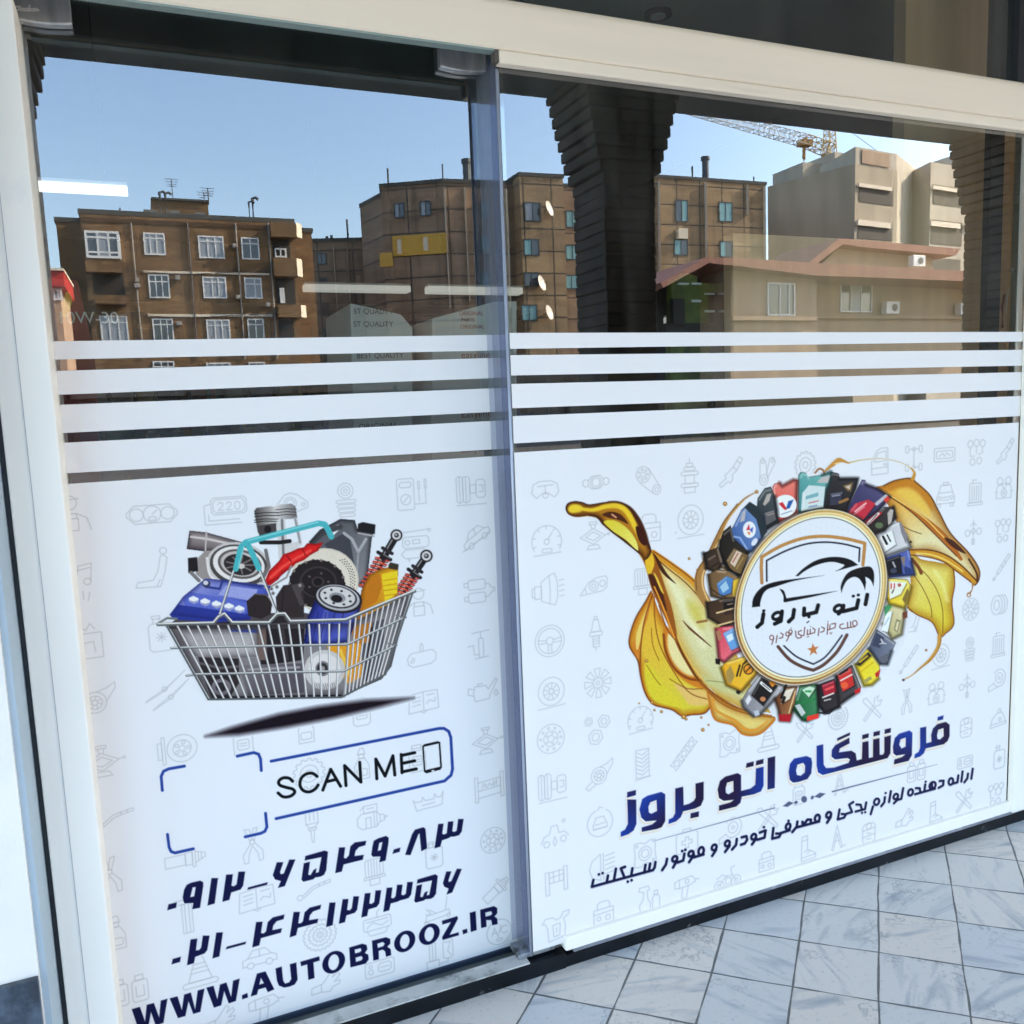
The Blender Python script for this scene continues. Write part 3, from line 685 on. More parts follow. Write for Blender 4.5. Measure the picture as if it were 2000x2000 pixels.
# roof room
b = MB(); Wp = plane(YB + 5.0); quad(b, Wp, 297, 388, 408, 440, 0, -4.0); b.build('roof_room', M['brick'], bb)
b = MB(); quad(b, Wp, 296, 386, 409, 390, 0.2, -4.4); b.build('roof_room_slab', M['darkroof'], bb)
for k, (x, y0, y1, r) in enumerate(((311.5, 374, 420, 0.10), (322.5, 376, 420, 0.10), (486, 393, 436, 0.08), (493, 386, 436, 0.11), (234, 405, 424, 0.06), (335, 348, 395, 0.03), (406, 366, 395, 0.035), (398, 374, 395, 0.03))):
    Wq = plane(YB + 3.0 if x != 335 else YB + 6)
    b = MB(); p0, p1 = Wq.P(x, y1), Wq.P(x, y0); p0.x = p1.x
    path = [p0, p1]
    if r > 0.07: path += [p1 + Vector((0.25, 0, 0.06)), p1 + Vector((0.4, 0, -0.06))]
    b.tube(path, r, 8)
    if r < 0.05:
        for q in (0.0, 0.18, 0.36, 0.5): b.tube([p1 + Vector((-0.45 + q * 0.3, 0, -q)), p1 + Vector((0.45 - q * 0.3, 0, -q))], 0.02, 5)
    b.build('antenna' if r < 0.05 else 'flue_pipe', M['pipe'], bb)
M['cooler'] = mat('cooler_grey', (0.16, 0.16, 0.15), 0.7)
for q in ((281, 408, 306, 425), (332, 410, 352, 426), (382, 413, 402, 428)):
    b = MB(); quad(b, plane(YB + 2.5), *q, 0, -1.2); b.build('roof_cooler', M['cooler'], bb)

# ---------------------------------------------------------------- concrete panel blocks
ZC = 19.5
def panel_block(name, label, faces, ztop, m, back=10):
    t = thing(name, label, 'apartment building', mir((faces[0][0], faces[0][1] + 5, 0)))
    pl = list(faces) + [(faces[-1][0] + 2, faces[-1][1] + back), (faces[0][0] + 2, faces[0][1] + back)]
    mass(t, pl, ztop, 'wall', m)
    return t
def flv(px, py, z):
    p = fl(px, py, z); return (p.x, p.y)
def rib(t, w, xa, ya, xb, yb, wd=2.2):
    b = MB()
    p = [w.v(xa - wd / 2, ya, 0.02), w.v(xa + wd / 2, ya, 0.02), w.v(xb + wd / 2, yb, 0.02), w.v(xb - wd / 2, yb, 0.02)]
    L = (p[0] + p[3]) / 2; Q = (p[1] + p[2]) / 2; zt = p[0].z; zb = p[2].z
    A_ = (L + Q) / 2 + w.n * 0.30
    b.prism([mir((L.x, L.y, zb)), mir((A_.x, A_.y, zb)), mir((Q.x, Q.y, zb))], (0, 0, zt - zb))
    b.build('wall_rib', M['trim'], t)

# small low block between the two
zs = 16.5
s0, s1 = flv(609, 472, zs), flv(711, 470, zs)
pb0 = panel_block('panel_block_low', 'low concrete panel block mirrored between brick block and taller panel block', [s0, s1], zs, M['panel'], 8)
ws = Wall(s0, s1)
for (x0, y0, x1, y1) in ((620, 493, 639, 516), (625, 541, 641, 553), (628, 592, 645, 617), (631, 642, 647, 668)):
    window(pb0, ws, x0, y0, x1, y1, M['winframe_d'], M['pane_dark'], (0.5,))
for a in ((652, 477, 660, 615), (681, 475, 686, 640)): rib(pb0, ws, *a)
for x, y0, y1 in ((640, 461, 474), (649, 459, 474), (681, 428, 474)):
    b = MB(); p = ws.v(x, y1, -2); q = ws.v(x, y0, -2); b.tube([mir(p), mir((p.x, p.y, q.z))], 0.14 if y0 > 440 else 0.09, 8); b.build('flue_pipe', M['pipe'], pb0)

c0, c1, c2, c3 = flv(704, 405, ZC - 0.6), flv(744, 365, ZC), flv(866, 355, ZC), flv(1140, 366, ZC)
pb1 = thing('panel_block_tall', 'tall brown concrete panel block with yellow cladding and satellite dishes, mirrored at the door edge', 'apartment building', mir((c2[0], c2[1] + 5, 0)))
mass(pb1, [c1, c2, c3, (c3[0] + 2, c3[1] + 12), (c1[0] + 4, c1[1] + 14)], ZC, 'wall', M['panel'])
d1 = (c1[0] + 0.1, c1[1] + 0.3)
mass(pb1, [c0, d1, (d1[0] + 5, d1[1] + 9), (c0[0] + 5, c0[1] + 9)], ZC - 0.6, 'side_wall', M['panel'])
w1, w2 = Wall(c1, c2), Wall(c2, c3)
for (x0, y0, x1, y1) in ((771, 395, 792, 425), (822, 391, 844, 421)):
    window(pb1, w1, x0, y0, x1, y1, M['winframe_d'], [M['pane_grey'], M['pane_dark']], (0.5,))
b = MB(); quad(b, w1, 768, 457, 876, 497, 0.1, -0.1); b.build('yellow_cladding', M['yellow'], pb1)
b = MB(); quad(b, w1, 743, 493, 768, 520, 0.1, -0.1); b.build('yellow_cladding', M['yellow'], pb1)
for (x0, y0, x1, y1) in ((775, 464, 788, 498), (826, 460, 840, 491)):
    window(pb1, Wall((c1[0] + w1.n.x * 0.1, c1[1] + w1.n.y * 0.1), (c2[0] + w1.n.x * 0.1, c2[1] + w1.n.y * 0.1)), x0, y0, x1, y1, M['yellow'], M['trim'], ())
for a in ((868, 366, 881, 602), (909, 366, 918, 590), (985, 370, 1000, 600)): rib(pb1, w2, *a)
for (x0, y0, x1, y1) in ((940, 394, 958, 424), (940, 460, 958, 493), (940, 530, 958, 560), (1105, 411, 1132, 445), (1104, 478, 1132, 508), (1102, 537, 1130, 565)):
    window(pb1, w2, x0, y0, x1, y1, M['winframe_d'], [M['pane_teal'], M['pane_teal']], (0.5,))
tw0, tw1 = w2.v(1014, 345, 1.4), w2.v(1100, 345, 1.4)
zt = (tw0.z + tw1.z) / 2
mass(pb1, [(tw0.x, tw0.y), (tw1.x, tw1.y), (tw1.x, tw1.y + 4), (tw0.x, tw0.y + 4)], zt, 'stair_tower', M['panel_o'])
wt = Wall((tw0.x, tw0.y), (tw1.x, tw1.y))
for k, (x0, y0, x1, y1) in enumerate(((1024, 395, 1056, 433), (1022, 467, 1053, 500), (1023, 532, 1052, 560), (1018, 595, 1049, 627))):
    window(pb1, wt, x0, y0, x1, y1, M['winframe_d'], [[M['pane_grey'], M['pane_dark']], [M['pane_teal'], M['pane_dark']], [M['pane_dark']], [M['pane_teal'], M['pane_teal']]][k], (0.5,))
rib(pb1, w2, 1102, 366, 1095, 573)
for x, y0, y1, r in ((761, 327, 372, 0.08), (867, 320, 358, 0.06), (914, 318, 362, 0.33)):
    b = MB(); p = w1.v(x, y1, -3); q = w1.v(x, y0, -3); b.tube([mir(p), mir((p.x, p.y, q.z))], r, 10)
    if r > 0.2: b.tube([mir((p.x, p.y, q.z)), mir((p.x, p.y, q.z + 0.3))], r * 1.3, 10)
    b.build('flue_pipe', M['pipe'], pb1)
for k, (x, y) in enumerate(((1070.6, 408), (1055, 554), (1070, 611))):
    c = wt.P(x, y, 0.6)
    t = thing('satellite_dish', ('upper', 'middle', 'lower')[k] + ' of three pale satellite dishes on the brown stair tower', 'satellite dish', c, 'satellite dishes on the tower')
    b = MB(); nrm = Vector((0.62, 0.74, 0.26)).normalized(); ax = nrm.cross(Vector((0, 0, 1))).normalized(); ay = nrm.cross(ax)
    rings = []
    for i in range(5):
        r_ = 0.62 * i / 4
        rings.append([c + (ax * math.cos(2 * math.pi * j / 18) + ay * math.sin(2 * math.pi * j / 18)) * r_ + nrm * (r_ * r_ * 0.4) for j in range(18)])
    for s_ in (0.0, -0.02):
        for i in range(4):
            for j in range(18):
                b.face([p + nrm * s_ for p in (rings[i][j], rings[i][(j + 1) % 18], rings[i + 1][(j + 1) % 18], rings[i + 1][j])])
    b.build('reflector', M['dish'], t)
    b = MB(); b.tube([c, c + Vector((-0.1, -0.6, -0.1))], 0.04, 6); b.build('arm', M['pipe'], t)

# second panel block, right of the column
q0, q1 = flv(1262, 347, ZC + 2), flv(1496, 361, ZC + 2)
pb2 = panel_block('panel_block_right', 'concrete panel block with teal curtained windows, mirrored right of the middle column', [q0, q1], ZC + 2, M['panel_o'], 12)
w3 = Wall(q0, q1)
for (x0, y0, x1, y1, pm) in ((1318, 391, 1343, 434, ['pane_dark', 'pane_teal']), (1403, 395, 1430, 434, ['pane_teal', 'pane_teal']), (1316, 467, 1343, 499, ['pane_teal', 'pane_dark']), (1405, 471, 1430, 503, ['pane_teal', 'pane_dark']), (1316, 535, 1343, 568, ['pane_teal', 'pane_dark']), (1405, 538, 1430, 570, ['pane_teal', 'pane_dark'])):
    window(pb2, w3, x0, y0, x1, y1, M['winframe_d'], [M[k] for k in pm], (0.5,))
for a in ((1289, 355, 1285, 560), (1379, 357, 1376, 560), (1462, 361, 1456, 420), (1494, 364, 1491, 520)): rib(pb2, w3, *a, wd=2.6)
for x, y0, y1, r in ((1352, 325, 353, 0.09), (1378, 313, 354, 0.33), (1473, 344, 359, 0.06)):
    b = MB(); p = w3.v(x, y1, -2); q = w3.v(x, y0, -2); b.tube([mir(p), mir((p.x, p.y, q.z))], r, 10)
    if r > 0.2: b.tube([mir((p.x, p.y, q.z)), mir((p.x, p.y, q.z + 0.3))], r * 1.35, 10)
    b.build('flue_pipe', M['pipe'], pb2)
b = MB(); quad(b, w3, 1325, 446, 1343, 466, 0.4, -0.4); b.build('cooler_box', M['trim'], pb2)

# ---------------------------------------------------------------- unfinished pale building
ZG = 24.0
g0, g1 = flv(1500, 364, ZG), flv(1670, 320, ZG)
gb = thing('unfinished_building', 'pale grey unfinished building with empty window openings, mirrored below the crane', 'building', mir((g1[0], g1[1] + 6, 0)))
Wg = Wall(g1, (g1[0] + 10, g1[1] + 1.2))
def on(w, px, py, out=0): v = w.v(px, py, out); return (v.x, v.y)
ta = on(Wg, 1752, 400)
mass(gb, [g0, g1, ta, (ta[0] + 1, ta[1] + 9), (g0[0] + 6, g0[1] + 2)], ZG, 'side_wall', M['render_grey'], coping=False)
zt = Wg.v(1671, 286).z
t0, t1 = on(Wg, 1671, 300), on(Wg, 1752, 300)
u = Vector((t1[0] - t0[0], t1[1] - t0[1])).normalized()
t2 = on(Wg, 1790, 300, -3)
mass(gb, [(t0[0], t0[1] + 0.02), (t1[0], t1[1] + 0.02), t2, (t2[0], t2[1] + 6), (t0[0] + 2, t0[1] + 7)], zt, 'front_tower', M['render_pale'], coping=False)
b = MB(); quad(b, Wg, 1684, 297, 1738, 323, 0.1, -0.1); b.build('brick_infill', M['pink'], gb)
# recess and second front
h1 = on(Wg, 1818, 330, 0.5); h2 = on(Wg, 2080, 330, 0.5)
zb2 = Wg.v(1850, 321, 0.5).z
mass(gb, [h1, h2, (h2[0] + 1, h2[1] + 12), (h1[0] + 2.5, h1[1] + 8)], zb2, 'second_front', M['render_pale'], coping=False)
r1 = on(Wg, 1740, 340, -5); r2 = on(Wg, 1840, 340, -5)
mass(gb, [r1, r2, (r2[0], r2[1] + 4), (r1[0], r1[1] + 4)], zb2 - 0.6, 'recess_wall', M['render_grey'], coping=False)
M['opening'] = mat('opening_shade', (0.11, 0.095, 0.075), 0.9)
W5 = Wall(on(Wg, 1818, 330, 0.56), on(Wg, 2080, 330, 0.56)); W6 = Wall(on(Wg, 1740, 340, -4.9), on(Wg, 1840, 340, -4.9))
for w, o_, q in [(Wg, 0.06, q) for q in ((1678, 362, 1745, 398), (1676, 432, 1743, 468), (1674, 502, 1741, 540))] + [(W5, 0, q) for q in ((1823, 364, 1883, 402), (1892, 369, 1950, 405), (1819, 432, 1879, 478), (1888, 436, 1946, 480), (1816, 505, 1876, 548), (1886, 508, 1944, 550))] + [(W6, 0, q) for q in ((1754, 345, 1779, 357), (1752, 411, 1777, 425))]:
    b = MB(); quad(b, w, *q, o_, -0.05); b.build('opening_shade_panel', M['opening'], gb)  # flat panels; the dark inside each opening is put into their colour
for w, q in [(Wg, q) for q in ((1678, 362, 1743, 369), (1676, 432, 1741, 443))] + [(W5, q) for q in ((1823, 366, 1880, 373), (1892, 371, 1948, 377), (1819, 434, 1876, 444), (1888, 438, 1944, 448))]:
    b = MB(); quad(b, w, *q, 0.3, -0.22); b.build('lintel_slab', M['trim'], gb)
for Y0, q in ((g1[1] + 12, (1568, 320, 1632, 350)), (g1[1] + 10, (1630, 300, 1690, 350)), (g1[1] + 4, (1879, 303, 1990, 340))):
    b = MB(); quad(b, plane(Y0), *q, 0, -5); b.build('roof_house', M['render_pale'], gb)

# ---------------------------------------------------------------- low pink house with red eaves
YH = 34.0
hs = thing('pink_house', 'low pink rendered house with red metal eaves, mirrored at the right of the fixed pane', 'house', mir((30, YH + 4, 0)))
Wh, Wh2 = plane(YH), plane(YH + 1.6)
def slab(px, Y0, dep, name, m):
    w = plane(Y0); b = MB(); b.prism([w.P(*p) for p in px], (0, -dep, 0)); b.build(name, m, hs)
slab([(1428, 518), (1595, 535), (1595, 760), (1428, 760)], YH, 6, 'wall', M['pink'])
slab([(1345, 556), (1384, 515), (1427, 518), (1427, 760), (1345, 760)], YH + 2.5, 3, 'porch_shade_wall', M['void'])  # made-up porch, its shade put into the dark wall colour
slab([(1594, 538), (2060, 548), (2060, 760), (1594, 760)], YH + 1.6, 6, 'wing_wall', M['pink'])
slab([(1290, 552), (1378, 503), (1432, 504), (2080, 540), (2080, 556), (1596, 538), (1432, 519), (1384, 514), (1296, 562)], YH - 0.9, 8, 'eaves', M['roof_red'])
slab([(1560, 528), (1640, 465), (1700, 470), (1876, 486), (1866, 499), (1700, 484), (1646, 477), (1575, 530)], YH + 5, 5, 'upper_eaves', M['roof_red'])
slab([(1600, 520), (1646, 476), (1700, 483), (1822, 492), (1822, 540), (1600, 540)], YH + 6, 4, 'upper_wall', mat('gable_wall', (0.40, 0.31, 0.22), 0.9, var=0.1))
window(hs, Wh, 1497, 553, 1551, 617, M['winframe'], M['pane_dark'], (0.45, 0.78), (), 0.07, 0.08)
window(hs, Wh2, 1640, 541, 1702, 610, M['winframe'], [M['pane_dark'], M['pane_grey'], M['pane_dark']], (0.33, 0.66), (), 0.07, 0.08)
b = MB(); quad(b, Wh2, 1594, 616, 2060, 623, 0.25, -0.25); quad(b, Wh, 1430, 618, 1596, 626, 0.25, -0.25); b.build('ledge', M['pink'], hs)
for k, (x0, y0, x1, y1) in enumerate(((1732, 589, 1757, 613), (1877, 591, 1906, 615), (1784, 498, 1808, 520))):
    w = Wh2 if k < 2 else plane(YH + 5.4)
    c = w.P((x0 + x1) / 2, y1, 0.5)
    t = thing('air_conditioner', ('left of two white outdoor air conditioners on the pink wing wall', 'right of two white outdoor air conditioners on the pink wing wall', 'white outdoor air conditioner under the upper red eaves')[k], 'air conditioner', c, 'air conditioners on the pink house')
    b = MB(); quad(b, w, x0, y0, x1, y1, 0.55, -0.4); b.build('casing', M['winframe'], t, bevel=0.03)
    b = MB(); p = w.P(x0 + (x1 - x0) * 0.62, (y0 + y1) / 2, 0.56); b.tube([p, p + Vector((0, 0.02, 0))], 0.19, 20); b.build('fan_grille', M['pipe'], t)

# ---------------------------------------------------------------- red fronted shop at the far left
rs = thing('red_shop', 'low pink building with a bright red fascia, mirrored at the left edge of the door', 'shop', mir((-2.5, 44, 0)))
Wr = plane(42)
b = MB(); quad(b, Wr, 40, 557, 124, 760, 0, -5); b.build('wall', M['pink'], rs)
b = MB(); quad(b, Wr, 40, 526, 123, 557, 0.6, -5); b.build('fascia', mat('fascia_red', (0.45, 0.03, 0.02), 0.5), rs)
b = MB(); quad(b, Wr, 40, 521, 123, 526, 0.7, -5); b.build('coping', M['trim'], rs)
window(rs, Wr, 96, 562, 120, 586, M['winframe'], M['pane_grey'], (0.33, 0.66))

# ---------------------------------------------------------------- tower crane
YC = 130.0
wc = plane(YC)
cr = thing('tower_crane', 'tower crane with white lattice jib and yellow mast above the unfinished building', 'crane', mir((wc.v(1620, 300).x, YC, 0)))
def lattice(b, A, B, wa, wb, n, r, up=Vector((0, 0, 1))):
    d = (B - A); L = d.length; d.normalize(); sd = d.cross(up)
    if sd.length < 0.1: sd = Vector((1, 0, 0)); 
    sd.normalize(); up2 = sd.cross(d).normalized()
    pr = None
    for i in range(n + 1):
        f_ = i / n; c = A + (B - A) * f_; q = wa + (wb - wa) * f_
        pts = [c + (sd * a + up2 * e) * q / 2 for a, e in ((-1, -1), (1, -1), (1, 1), (-1, 1))]
        for k in range(4): b.tube([pts[k], pts[(k + 1) % 4]], r * 0.7, 4, cap=False)
        if pr:
            for k in range(4):
                b.tube([pr[k], pts[k]], r, 4, cap=False)
                b.tube([pr[k], pts[(k + 1) % 4]] if i % 2 else [pr[(k + 1) % 4], pts[k]], r * 0.7, 4, cap=False)
        pr = pts
ja, jb = wc.P(1310, 203), wc.P(1575, 276)
b = MB(); lattice(b, jb, ja, 1.8, 1.2, 26, 0.075); b.build('jib', M['crane'], cr)
jc = wc.P(1622, 295)
b = MB(); lattice(b, jb, jc, 1.8, 2.0, 4, 0.10); b.build('jib_root', M['crane_y'], cr)
ma, mb_ = wc.P(1620, 302), wc.P(1619, 226)
mb_.x = ma.x; mb_.y = ma.y
b = MB(); lattice(b, ma, mb_, 1.8, 1.2, 6, 0.10, Vector((0, 1, 0))); b.build('apex_tower', M['crane_y'], cr)
b = MB(); lattice(b, Vector((ma.x, ma.y, -0.2)), ma, 2.0, 2.0, 20, 0.12, Vector((0, 1, 0))); b.build('mast', M['crane_y'], cr)
k0 = wc.P(1570, 283); b = MB()
b.box(k0 + Vector((-1.1, -0.8, -0.3)), k0 + Vector((1.4, 0.8, 0.8))); b.tube([k0, k0 + Vector((0, 0, -2.6))], 0.3, 6); b.tube([k0 + Vector((0, 0, -2.5)), k0 + Vector((0, 0, -8))], 0.06, 5); b.box(k0 + Vector((-0.3, -0.3, -9.2)), k0 + Vector((0.3, 0.3, -7.8)))
b.build('trolley', mat('trolley', (0.45, 0.22, 0.05), 0.6), cr)
b = MB(); b.tube([mb_, wc.P(1760, 330)], 0.05, 5); b.tube([mb_, ja], 0.04, 5); b.build('stay_cable', M['pipe'], cr)
# ================================================================ inside the shop
lampm = emat('lamp_diffuser', (1.0, 0.98, 0.94), 0.055)
def lamp(px, Y, dep, label, st=None):
    w = plane(Y); c = w.v((px[0] + px[2]) / 2, px[1])
    t = thing('linear_lamp', label, 'ceiling light', c, 'linear lamps inside the shop')
    b = MB(); p, q = w.v(px[0], px[1]), w.v(px[2], px[3])
    b.box((p.x, Y, q.z), (q.x, Y + dep, p.z)); b.build('diffuser', st or lampm, t, bevel=0.004)
    b = MB(); b.box((p.x, Y + 0.01, p.z), (q.x, Y + dep - 0.01, p.z + 0.012)); b.build('housing', M['winframe'], t)
    b = MB(); b.tube([((p.x * 0.85 + q.x * 0.15), Y + dep / 2, p.z + 0.01), ((p.x * 0.85 + q.x * 0.15), Y + dep / 2, 3.02)], 0.0012, 4); b.tube([((p.x * 0.15 + q.x * 0.85), Y + dep / 2, p.z + 0.01), ((p.x * 0.15 + q.x * 0.85), Y + dep / 2, 3.02)], 0.0012, 4); b.build('hanger', M['black_rubber'], t)
lamp((-60, 344, 249, 369), 2.9, 0.10, 'bright white linear lamp nearest the door, at its upper left', emat('lamp_bright', (1.0, 0.98, 0.95), 0.16))
lamp((595, 554, 803, 570), 4.6, 0.08, 'white linear lamp deep in the shop, left of the white cartons top')
lamp((837, 558, 1022, 574), 4.6, 0.08, 'white linear lamp deep in the shop, crossing the seal of the door')
lamp((1309, 618, 1418, 631), 4.6, 0.08, 'short white linear lamp beneath the green shelf')

cartm = mat('carton_white', (0.60, 0.58, 0.52), 0.7, var=0.1, vscale=5)
inkd = mat('ink_dark', (0.08, 0.09, 0.09), 0.7); inkr = mat('ink_red', (0.34, 0.05, 0.04), 0.7)
def textmesh(s, size, bold=0.0):
    cu = bpy.data.curves.new('lettering', 'FONT'); cu.body = s; cu.size = size; cu.offset = bold
    o = bpy.data.objects.new('lettering', cu); COL.objects.link(o)
    dg = bpy.context.evaluated_depsgraph_get()
    me = bpy.data.meshes.new_from_object(o.evaluated_get(dg))
    bpy.data.objects.remove(o); bpy.data.curves.remove(cu)
    return me
def letters(s, size, origin, parent, m, name='lettering', bold=0.0):
    me = textmesh(s, size, bold); me.name = name
    me.transform(Matrix.Rotation(R(90), 4, 'X')); me.transform(Matrix.Translation(origin))
    me.materials.clear(); me.materials.append(m)
    o = bpy.data.objects.new(name, me); COL.objects.link(o); o.parent = parent
    o.matrix_parent_inverse = Matrix.Translation(-Vector(parent.location))
    return o
Yc = 2.3
def carton(px, label, lines, m_):
    w = plane(Yc); c = w.v(px[0][0], 900)
    t = thing('display_carton', label, 'carton', c, 'white display cartons inside the door')
    b = MB(); b.prism([w.v(*p) for p in px], (0, 0.35, 0)); b.build('carton_board', cartm, t, bevel=0.004)
    for s, x, y, h in lines: letters(s, h, w.v(x, y) + Vector((0, -0.003, 0)), t, m_)
    return t
carton([(684, 592), (708, 597), (784, 614), (806, 640), (806, 900), (692, 905)], 'left white display carton lettered in grey, sloping top, behind the door glass',
       [('ST QUALITY', 690, 613, 0.020), ('ST QUALITY', 690, 638, 0.020), ('BEST QUALITY', 696, 700, 0.02), ('ORIGINAL', 700, 840, 0.024), ('ORIGINAL', 700, 886, 0.024)], inkd)
carton([(844, 622), (966, 589), (1010, 588), (1010, 895), (844, 900)], 'right white display carton lettered in red, top sloping up to the door edge',
       [('ORIGINAL', 896, 616, 0.016), ('PARTS', 900, 628, 0.014), ('ORIGINAL', 898, 642, 0.016), ('easyline', 900, 700, 0.028), ('Easyline', 900, 816, 0.03), ('Easyline', 900, 884, 0.03)], inkr)
# shelving and products, only hinted at through the glass
shelf = thing('wall_shelf', 'dark shelving along the back of the shop', 'shelf', (0.5, 6.9, 0))
b = MB()
for z in (0.35, 0.75, 1.15, 1.55, 1.95, 2.35): b.box((-3.2, 6.9, z), (3.29, 7.3, z + 0.03))
b.build('shelf_board', mat('shelf_board', (0.16, 0.15, 0.14), 0.6), shelf)
b = MB()
for x in (-3.2, -2.0, -0.8, 0.4, 1.6, 2.8, 3.25): b.box((x, 6.88, 0), (x + 0.03, 7.32, 2.6))
b.build('shelf_upright', mat('shelf_upright', (0.10, 0.10, 0.10), 0.5), shelf)
rnd = random.Random(5)
pc = [mat('tin_%s' % n, c, 0.4) for n, c in (('red', (0.4, 0.03, 0.03)), ('blue', (0.05, 0.09, 0.35)), ('yellow', (0.6, 0.4, 0.03)), ('black', (0.03, 0.03, 0.03)), ('white', (0.6, 0.6, 0.6)), ('green', (0.05, 0.25, 0.08)))]
k = 0
for z in (0.38, 0.78, 1.18, 1.58, 1.98):
    x = -1.0
    while x < 3.0:
        w_ = rnd.uniform(0.10, 0.2); h_ = rnd.uniform(0.18, 0.32)
        b = MB(); b.box((x, 6.95, z), (x + w_, 7.15, z + h_)); b.tube([(x + w_ * 0.3, 7.05, z + h_), (x + w_ * 0.3, 7.05, z + h_ + 0.035)], 0.02, 8)
        mi = rnd.randrange(6)
        o = b.build('oil_can', pc[mi], None, bevel=0.008, seg=1)
        tag(o, 'small oil can on the dark back shelf of the shop', 'oil can', 'oil cans on the back shelf')
        x += w_ + rnd.uniform(0.02, 0.12)
# red stand with a yellow bottle shape, inside the door at the left
w = plane(2.2)
st = thing('advert_stand', 'red advertising stand with a yellow bottle shape and 10W-30 lettering, inside the door', 'advert stand', w.v(130, 1000))
b = MB(); b.prism([w.v(70, 540), w.v(150, 548), w.v(185, 700), w.v(200, 1100), w.v(60, 1100)], (0, 0.05, 0)); b.build('board', mat('stand_red', (0.42, 0.05, 0.04), 0.6), st)
b = MB(); w2_ = plane(2.197); b.prism([w2_.v(*p) for p in ((123, 618), (124, 592), (128, 572), (136, 570), (142, 588), (134, 612), (130, 622))], (0, -0.004, 0)); b.prism([w2_.v(*p) for p in ((85, 596), (88, 595), (94, 700), (89, 700))], (0, -0.004, 0)); b.build('yellow_shape', mat('stand_yellow', (0.85, 0.6, 0.05), 0.5), st)
letters('10W-30', 0.038, w2_.v(112, 632) + Vector((0, -0.006, 0)), st, mat('ink_pale', (0.9, 0.85, 0.8), 0.6))
# green shelf unit
w = plane(2.5)
gs = thing('green_display', 'green backed display shelf with black uprights, seen through the fixed pane', 'display shelf', w.v(1370, 900))
b = MB(); b.prism([w.v(*p) for p in ((1306, 900), (1312, 548), (1338, 532), (1362, 540), (1362, 552), (1410, 554), (1410, 640), (1432, 640), (1432, 900))], (0, 0.03, 0)); b.build('back_board', mat('board_green', (0.17, 0.21, 0.035), 0.6, var=0.5, vscale=9, dark=(0.05, 0.06, 0.02), dscale=6, dlo=0.5, dhi=0.62), gs)
b = MB(); wq = plane(2.47)
for (x0, y0, x1, y1) in ((1386, 572, 1432, 900), (1310, 584, 1333, 640), (1295, 632, 1432, 660)):
    p, q = wq.v(x0, y0), wq.v(x1, y1); b.box((p.x, 2.455, q.z), (q.x, 2.475, p.z))
b.build('black_panel', M['black_rubber'], gs)
b = MB()
for (x0, y0, x1, y1) in ((1315, 555, 1334, 559), (1341, 555, 1358, 559), (1367, 575, 1384, 578), (1393, 575, 1408, 578), (1341, 588, 1358, 593), (1367, 608, 1384, 612), (1395, 608, 1410, 612)):
    p, q = wq.v(x0, y0), wq.v(x1, y1); b.box((p.x, 2.435, q.z), (q.x, 2.445, p.z))
b.build('price_strip', mat('price_strip', (0.85, 0.85, 0.8), 0.6), gs)
# beige partition at the right
w = plane(2.28)
bp_ = thing('beige_partition', 'beige boarded partition inside the right end of the fixed pane', 'partition', (3.0, 2.28, 0))
p = w.v(1432, 455)
b = MB(); b.box((p.x, 2.28, 0.03), (3.28, 2.33, p.z)); b.box((w.v(1769, 60).x, 2.28, p.z), (3.28, 2.33, 3.01)); b.build('board', M['beige'], bp_)
# grey conduit pipe with cables near the right end
cp = thing('conduit_pipe', 'grey green service pipe with loose cables inside the right end of the pane', 'pipe', (2.56, 2.06, 0))
wp = plane(2.06); p = wp.v(1987, 400)
b = MB(); b.tube([(p.x, 2.06, 0.04), (p.x, 2.06, 3.0)], 0.013, 14); b.build('pipe', mat('pipe_grey', (0.24, 0.26, 0.22), 0.35), cp, smooth=True)
b = MB(); b.box((wp.v(1946, 400).x, 2.085, 0.04), (wp.v(1972, 400).x, 2.11, 3.0)); b.build('dark_channel', M['black_rubber'], cp)
b = MB(); b.tube([wp.v(1990, 380), wp.v(1993, 470), wp.v(1984, 530), wp.v(1980, 600), wp.v(1986, 660)], 0.0025, 6); b.tube([wp.v(1975, 528), wp.v(1984, 530)], 0.006, 6); b.tube([wp.v(1970, 560), wp.v(1966, 600), wp.v(1966, 645)], 0.002, 6); b.build('cable', mat('cable_white', (0.6, 0.6, 0.58), 0.5), cp, smooth=True)
b = MB(); b.tube([wp.v(1962, 575), wp.v(1957, 600), wp.v(1958, 640)], 0.004, 8); b.build('red_cable', mat('cable_red', (0.20, 0.02, 0.02), 0.5), cp, smooth=True)
# recessed spot in the ceiling behind the transom
sp_ = thing('ceiling_spot', 'small round recessed spotlight in the dark ceiling above the lintel', 'spotlight', fl(1285, 25, 3.015))
c = fl(1285, 25, 3.015)
b = MB(); b.tube([c, c + Vector((0, 0, -0.012))], 0.055, 24); b.build('ring', M['dark_metal'], sp_)
b = MB(); b.tube([c + Vector((0, 0, -0.004)), c + Vector((0, 0, -0.016))], 0.03, 20); b.build('lens', mat('spot_lens', (0.5, 0.5, 0.48), 0.2), sp_)
# ================================================================ printed artwork: flat coloured grids lying on the film
WHITE = np.array([226.0, 234.0, 248.0])     # how the bare film photographs
FILM_ALB = np.array([0.85, 0.79, 0.73])
def ink(c):
    return np.asarray(c, float) / 255.0

